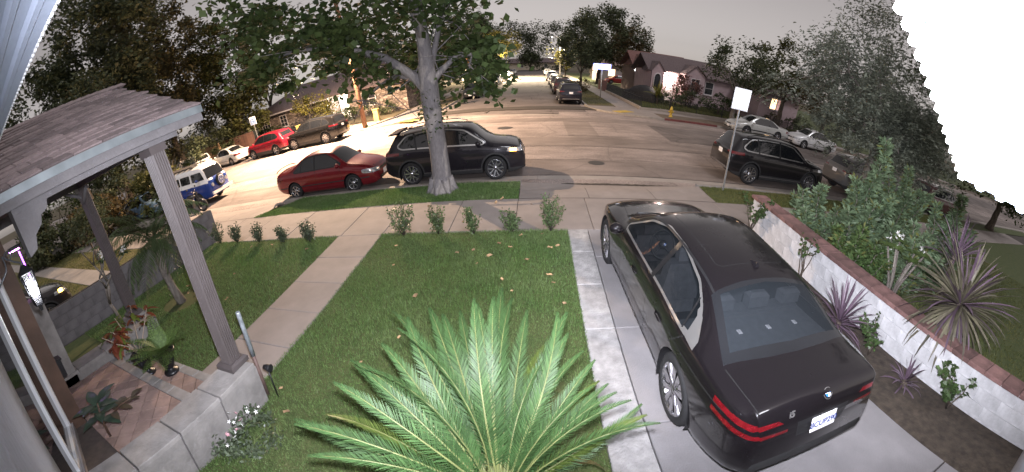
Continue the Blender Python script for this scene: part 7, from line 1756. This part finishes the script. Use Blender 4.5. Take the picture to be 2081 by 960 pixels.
ar = MB(); ar.tube([(11.42, 38.45, 1.2), (11.42, 38.45, 2.3)] + [(11.78 - .36 * math.cos(a), 38.45, 2.3 + .45 * math.sin(a)) for a in np.linspace(.2, math.pi - .2, 8)] + [(12.14, 38.45, 2.3), (12.14, 38.45, 1.2)], .06, 6); af = ar.build('arch_window', m_trimf, ph, o); MB().prism_axis([(11.45, 1.2), (12.11, 1.2), (12.11, 2.3), (11.95, 2.62), (11.78, 2.7), (11.6, 2.62), (11.45, 2.3)], 38.465, 38.475, 'y').build('pane', m_pane, af, o)
MB().bev(13.1, 13.9, 39.52, 39.595, .2, 2.3, .01).build('door', m_trimf, ph, o)
pl_ = thing('porch_light', 'glaring porch light under the eave of the pink house', 'lamp', (13.35, 39.2, 2.55)); MB().sphere((0, 0, 0), .11, 10).build('globe', emit('porch_globe', (1, .86, .80), 40), pl_); MB().tube([(0, .05, .1), (0, .38, .14)], .03, 6).build('arm', m_black, pl_)
l_ = bpy.data.lights.new('porch_light_lamp', 'POINT'); l_.energy = 420; l_.color = (1, .82, .72); l_.shadow_soft_size = .12; link('porch_light_lamp', l_, pl_).location = (0, -.14, 0)
# tall gabled house behind it
th_ = thing('gabled_house', 'house with steep reddish gable and white barge boards behind the pink house', 'house', (14, 52, 0)); o = th_.location
wl = MB(); wl.box(11.9, 19, 49, 56, 0, 3.4); gable_wall(wl, 11.9, 13.3, 48.2, 3.35, 4.55, 1.0); wl.build('wall', mat('tudor_wall', (.20, .14, .13), .95, var=.1), th_, o)
rf = MB(); gable_roof(rf, 11.9, 19, 49, 56, 3.4, 5.2, 'x'); gable_roof(rf, 11.85, 13.35, 48.3, 53, 3.4, 4.75, 'y', .3); rf.build('roof', m_rooft, th_, o)
bb = MB(); bb.tube([(11.5, 47.95, 3.25), (12.6, 47.95, 4.85), (13.7, 47.95, 3.25)], .07, 4); bb.tube([(12.2, 47.93, 4.15), (13.0, 47.93, 4.15)], .05, 4); bb.build('barge_board', m_trimf, th_, o)
window_y(th_, o, 14.5, 15.3, 1.2, 2.4, 49, 2, 2, m_litpane)
wl2 = thing('wall_light', 'small white light on the gabled house', 'lamp', (11.85, 47.9, 2.75)); MB().sphere((0, 0, 0), .14, 8).build('globe', emit('white_globe', (.95, .95, 1), 14), wl2)
# small house with lit window
sh_ = thing('grey_house', 'small pale house with one lit window behind the silver coupe on the right', 'house', (24, 37, 0)); o = sh_.location
MB().box(21.2, 26.2, 34, 41, 0, 2.95).build('wall', m_pink, sh_, o); rf = MB(); rf.add([(20.8, 33.6, 2.96), (26.6, 33.6, 2.96), (26.6, 41.4, 2.96), (20.8, 41.4, 2.96), (22.6, 36.5, 4.3), (24.8, 36.5, 4.3), (24.8, 38.6, 4.3), (22.6, 38.6, 4.3), (20.8, 33.6, 2.86), (26.6, 33.6, 2.86), (26.6, 41.4, 2.86), (20.8, 41.4, 2.86)], [(0, 1, 5, 4), (1, 2, 6, 5), (2, 3, 7, 6), (3, 0, 4, 7), (4, 5, 6, 7), (8, 11, 10, 9), (0, 8, 9, 1), (1, 9, 10, 2), (3, 11, 8, 0)]); rf.build('roof', m_roofb, sh_, o)
window_y(sh_, o, 22.55, 23.25, 1.6, 2.6, 34, 1, 2, m_litpane); window_y(sh_, o, 23.35, 24.0, 1.6, 2.6, 34, 1, 2, emit('dim_pane', (.8, .35, .28), .35))
# stone faced house on the left
st_ = thing('stone_house', 'stone faced house with dark hip roof and bright lit entrance across the street', 'house', (-22, 40, 0)); o = st_.location
wl = MB(); wl.box(-31, -20.6, 36, 46, 0, 2.5); wl.box(-17.9, -11.8, 35.2, 46, 0, 2.6); wl.box(-20.6, -17.9, 38.0, 46, 0, 2.6); wl.build('wall', m_veneer, st_, o)
rf = MB(); rf.add([(-31.6, 35.4, 2.52), (-20.3, 35.4, 2.52), (-20.3, 46.6, 2.52), (-31.6, 46.6, 2.52), (-26.4, 41, 4.75), (-20.3, 41, 4.75), (-31.6, 35.4, 2.40), (-20.3, 35.4, 2.40)], [(0, 1, 5, 4), (1, 2, 5), (2, 3, 4, 5), (3, 0, 4), (0, 6, 7, 1)])
rf.add([(-20.3, 35.0, 2.66), (-11.3, 34.6, 2.66), (-11.3, 46.6, 2.66), (-20.3, 46.6, 2.66), (-20.3, 41, 4.9), (-14.5, 41, 4.9), (-20.3, 35.0, 2.54), (-11.3, 34.6, 2.54)], [(0, 1, 5, 4), (1, 2, 5), (2, 3, 4, 5), (3, 0, 4), (0, 6, 7, 1)]); rf.build('roof', m_roofb, st_, o)
MB().box(-31.65, -20.3, 35.33, 35.41, 2.36, 2.50).build('gutter', m_trimf, st_, o)
window_y(st_, o, -30.2, -29.0, .7, 1.95, 36, 3, 3); window_y(st_, o, -27.3, -26.45, .85, 2.0, 36, 2, 3); window_y(st_, o, -16.4, -15.0, 1.0, 2.1, 35.2, 2, 2)
MB().bev(-20.4, -19.4, 37.9, 37.99, .1, 2.25, .01).build('door', mat('white_door', (.72, .70, .68), .5), st_, o)
MB().box(-19.3, -18.0, 37.93, 37.99, .1, 2.5).build('entry_wall', mat('entry_white', (.70, .68, .66), .8), st_, o)
pe = thing('porch_light', 'very bright entrance light of the stone faced house', 'lamp', (-19.0, 37.2, 2.35)); MB().sphere((0, 0, 0), .12, 10).build('globe', emit('entry_globe', (1, .93, .82), 60), pe)
l_ = bpy.data.lights.new('porch_light_lamp', 'POINT'); l_.energy = 700; l_.color = (1, .92, .80); l_.shadow_soft_size = .12; link('porch_light_lamp', l_, pe).location = (0, -.15, 0)
# distant house fronts down the side street
for i, (x, y, w_, c, lab) in enumerate([(-20, 66, 9, (.30, .26, .24), 'house down the side street on the left behind the trees'), (-20, 88, 9, (.36, .33, .30), 'farther house on the left of the side street'), (15.5, 76, 9, (.28, .24, .24), 'house down the side street on the right behind the trees'), (0, 172, 22, (.40, .34, .26), 'long low house closing the end of the side street')]):
    t = thing('house', lab, 'house', (x, y, 0)); MB().box(-w_ / 2, w_ / 2, -4, 4, 0, 3.0).build('wall', mat('far_wall_' + 'abcd'[i], c, .95), t); rf = MB(); gable_roof(rf, -w_ / 2, w_ / 2, -4, 4, 3.0, 4.8, 'x', .5); rf.build('roof', m_roofb, t)
    window_y(t, Vector((0, 0, 0)), -w_ * .3, -w_ * .3 + 1.2, 1.1, 2.3, -4, 2, 2, m_litpane if i in (1, 2) else None); window_y(t, Vector((0, 0, 0)), w_ * .15, w_ * .15 + 1.2, 1.1, 2.3, -4, 2, 2)
# plants in the far yards
def yard_bush(label, x, y, w_, h_, lm, n, size, seed, cat='shrub', name='shrub', aspect=.6):
    gq = np.random.default_rng(seed); t = thing(name, label, cat, (x, y, .02)); mb = MB()
    for k in range(5): mb.tube([(0, 0, -.05), gq.normal(size=3) * w_ * .2 + np.array([0, 0, h_ * .35]), gq.normal(size=3) * w_ * .35 + np.array([0, 0, h_ * .75])], [.05, .035, .012], 5)
    mb.build('stem', m_bark, t); Pq = blobs(gq, n, 0, 0, h_ * .52, w_, w_ * .85, h_ * .5, 24, .32); crown('foliage', Pq[Pq[:, 2] > .02], size, lm, gq, t, aspect=aspect)
yard_bush('large yellowish bush in front of the stone faced house', -20.8, 32.6, 2.3, 3.3, leaf('bush_yellow', (.11, .105, .022), (.17, .15, .035)), 3400, .20, 801)
yard_bush('reddish leaved bush in front of the lit porch of the pink house', 14.4, 36.6, 1.5, 3.0, leaf('bush_red', (.10, .045, .04), (.14, .075, .06)), 1900, .20, 802)
yard_bush('dark hedge below the gable window of the pink house', 14.6, 35.6, 1.6, 1.5, L_dark, 1500, .16, 803); yard_bush('round bush below the right window of the pink house', 16.6, 33.5, 1.4, 1.9, L_mid, 1900, .16, 804)
yard_bush('low dark shrub left of the round bush in the fenced yard', 12.4, 35.2, 1.3, 1.1, L_dark, 1100, .15, 805); yard_bush('dark shrub at the corner of the small lit window house', 25.6, 32.6, 1.6, 1.5, L_dark, 1300, .18, 806)
yard_bush('shrub under the lit window of the small house', 22.6, 33.0, 1.3, 1.2, L_dark, 1100, .16, 807); yard_bush('straggly bush beside the side street pavement by the dark navy SUV', 4.95, 43.5, .9, 1.5, L_brown, 900, .15, 808)
yard_bush('leafy plants by the lit entrance of the stone faced house', -17.8, 34.0, 1.3, 1.2, L_mid, 1100, .17, 809); yard_bush('dark bushes under the stone house window right of the pole', -14.2, 33.6, 1.8, 1.5, L_dark, 1300, .19, 810)
yard_bush('shrubs below the left windows of the stone faced house', -28.0, 34.4, 2.0, 1.3, L_mid, 1400, .18, 811)
spk = thing('spiky_plant', 'yellow green spiky yucca lit by the porch light in the fenced yard', 'plant', (11.2, 35.6, .02)); gq = np.random.default_rng(90); vsp = strap(1.3, .045, .35, L_yel, 91)
MB().tube([(0, 0, -.1), (0, 0, .9)], .09, 8).build('trunk', m_bark, spk)
for k in range(70): oo = link('leaf', vsp, spk); oo.location = (gq.normal() * .15, gq.normal() * .15, .5 + .5 * gq.random()); oo.rotation_euler = (gq.normal() * .2, -gq.uniform(-.1, 1.4), gq.uniform(0, 6.3)); s = gq.uniform(.7, 1.2); oo.scale = (s, s, s)
spd = thing('spiky_plant', 'dark spiky palm in front of the lit porch of the pink house', 'plant', (12.9, 35.4, .02)); vsp = strap(1.1, .035, .6, L_dark, 92); MB().tube([(0, 0, -.1), (0, 0, 1.0)], .08, 8).build('trunk', m_bark, spd)
for k in range(50): oo = link('leaf', vsp, spd); oo.location = (0, 0, 1.0); oo.rotation_euler = (0, -gq.uniform(-.5, 1.3), gq.uniform(0, 6.3))
# car under a fitted cover in the fenced yard
cc = thing('covered_car', 'car under a dark fitted cover in the fenced yard behind the iron fence', 'car', (10.4, 38.0, .03), R(122)); cb_ = MB()
stn = [(-2.25, .25, .70), (-2.1, .80, .86), (-1.4, .98, .93), (-.8, 1.36, .90), (.2, 1.46, .90), (.9, 1.28, .92), (1.4, 1.0, .94), (2.0, .86, .88), (2.25, .30, .72)]
vs = []
for x, h2, w2 in stn:
    for k in range(13):
        a = math.pi * k / 12; vs.append((x, w2 * math.copysign(abs(math.cos(a)) ** .55, math.cos(a)), h2 * math.sin(a) ** .6 if 0 < k < 12 else 0))
cb_.add(vs, [(i * 13 + k, i * 13 + k + 1, (i + 1) * 13 + k + 1, (i + 1) * 13 + k) for i in range(len(stn) - 1) for k in range(12)], True); cb_.build('car_cover', mat('dark_tarpaulin', (.018, .017, .018), .75, var=.3, bump=.5, scale=4), cc)
pk = thing('iron_gate', 'dark brick gate piers at the corner of the fenced yard', 'gate', (8.1, 47.5, 0)); MB().bev(-.3, .3, -.3, .3, -.1, 1.2, .03).build('gate_pier', mat('dark_brick', (.12, .06, .05), .9, bump=.4), pk); MB().bev(-.3, .3, 2.7, 3.3, -.1, 1.2, .03).build('gate_pier', m_fw, pk)
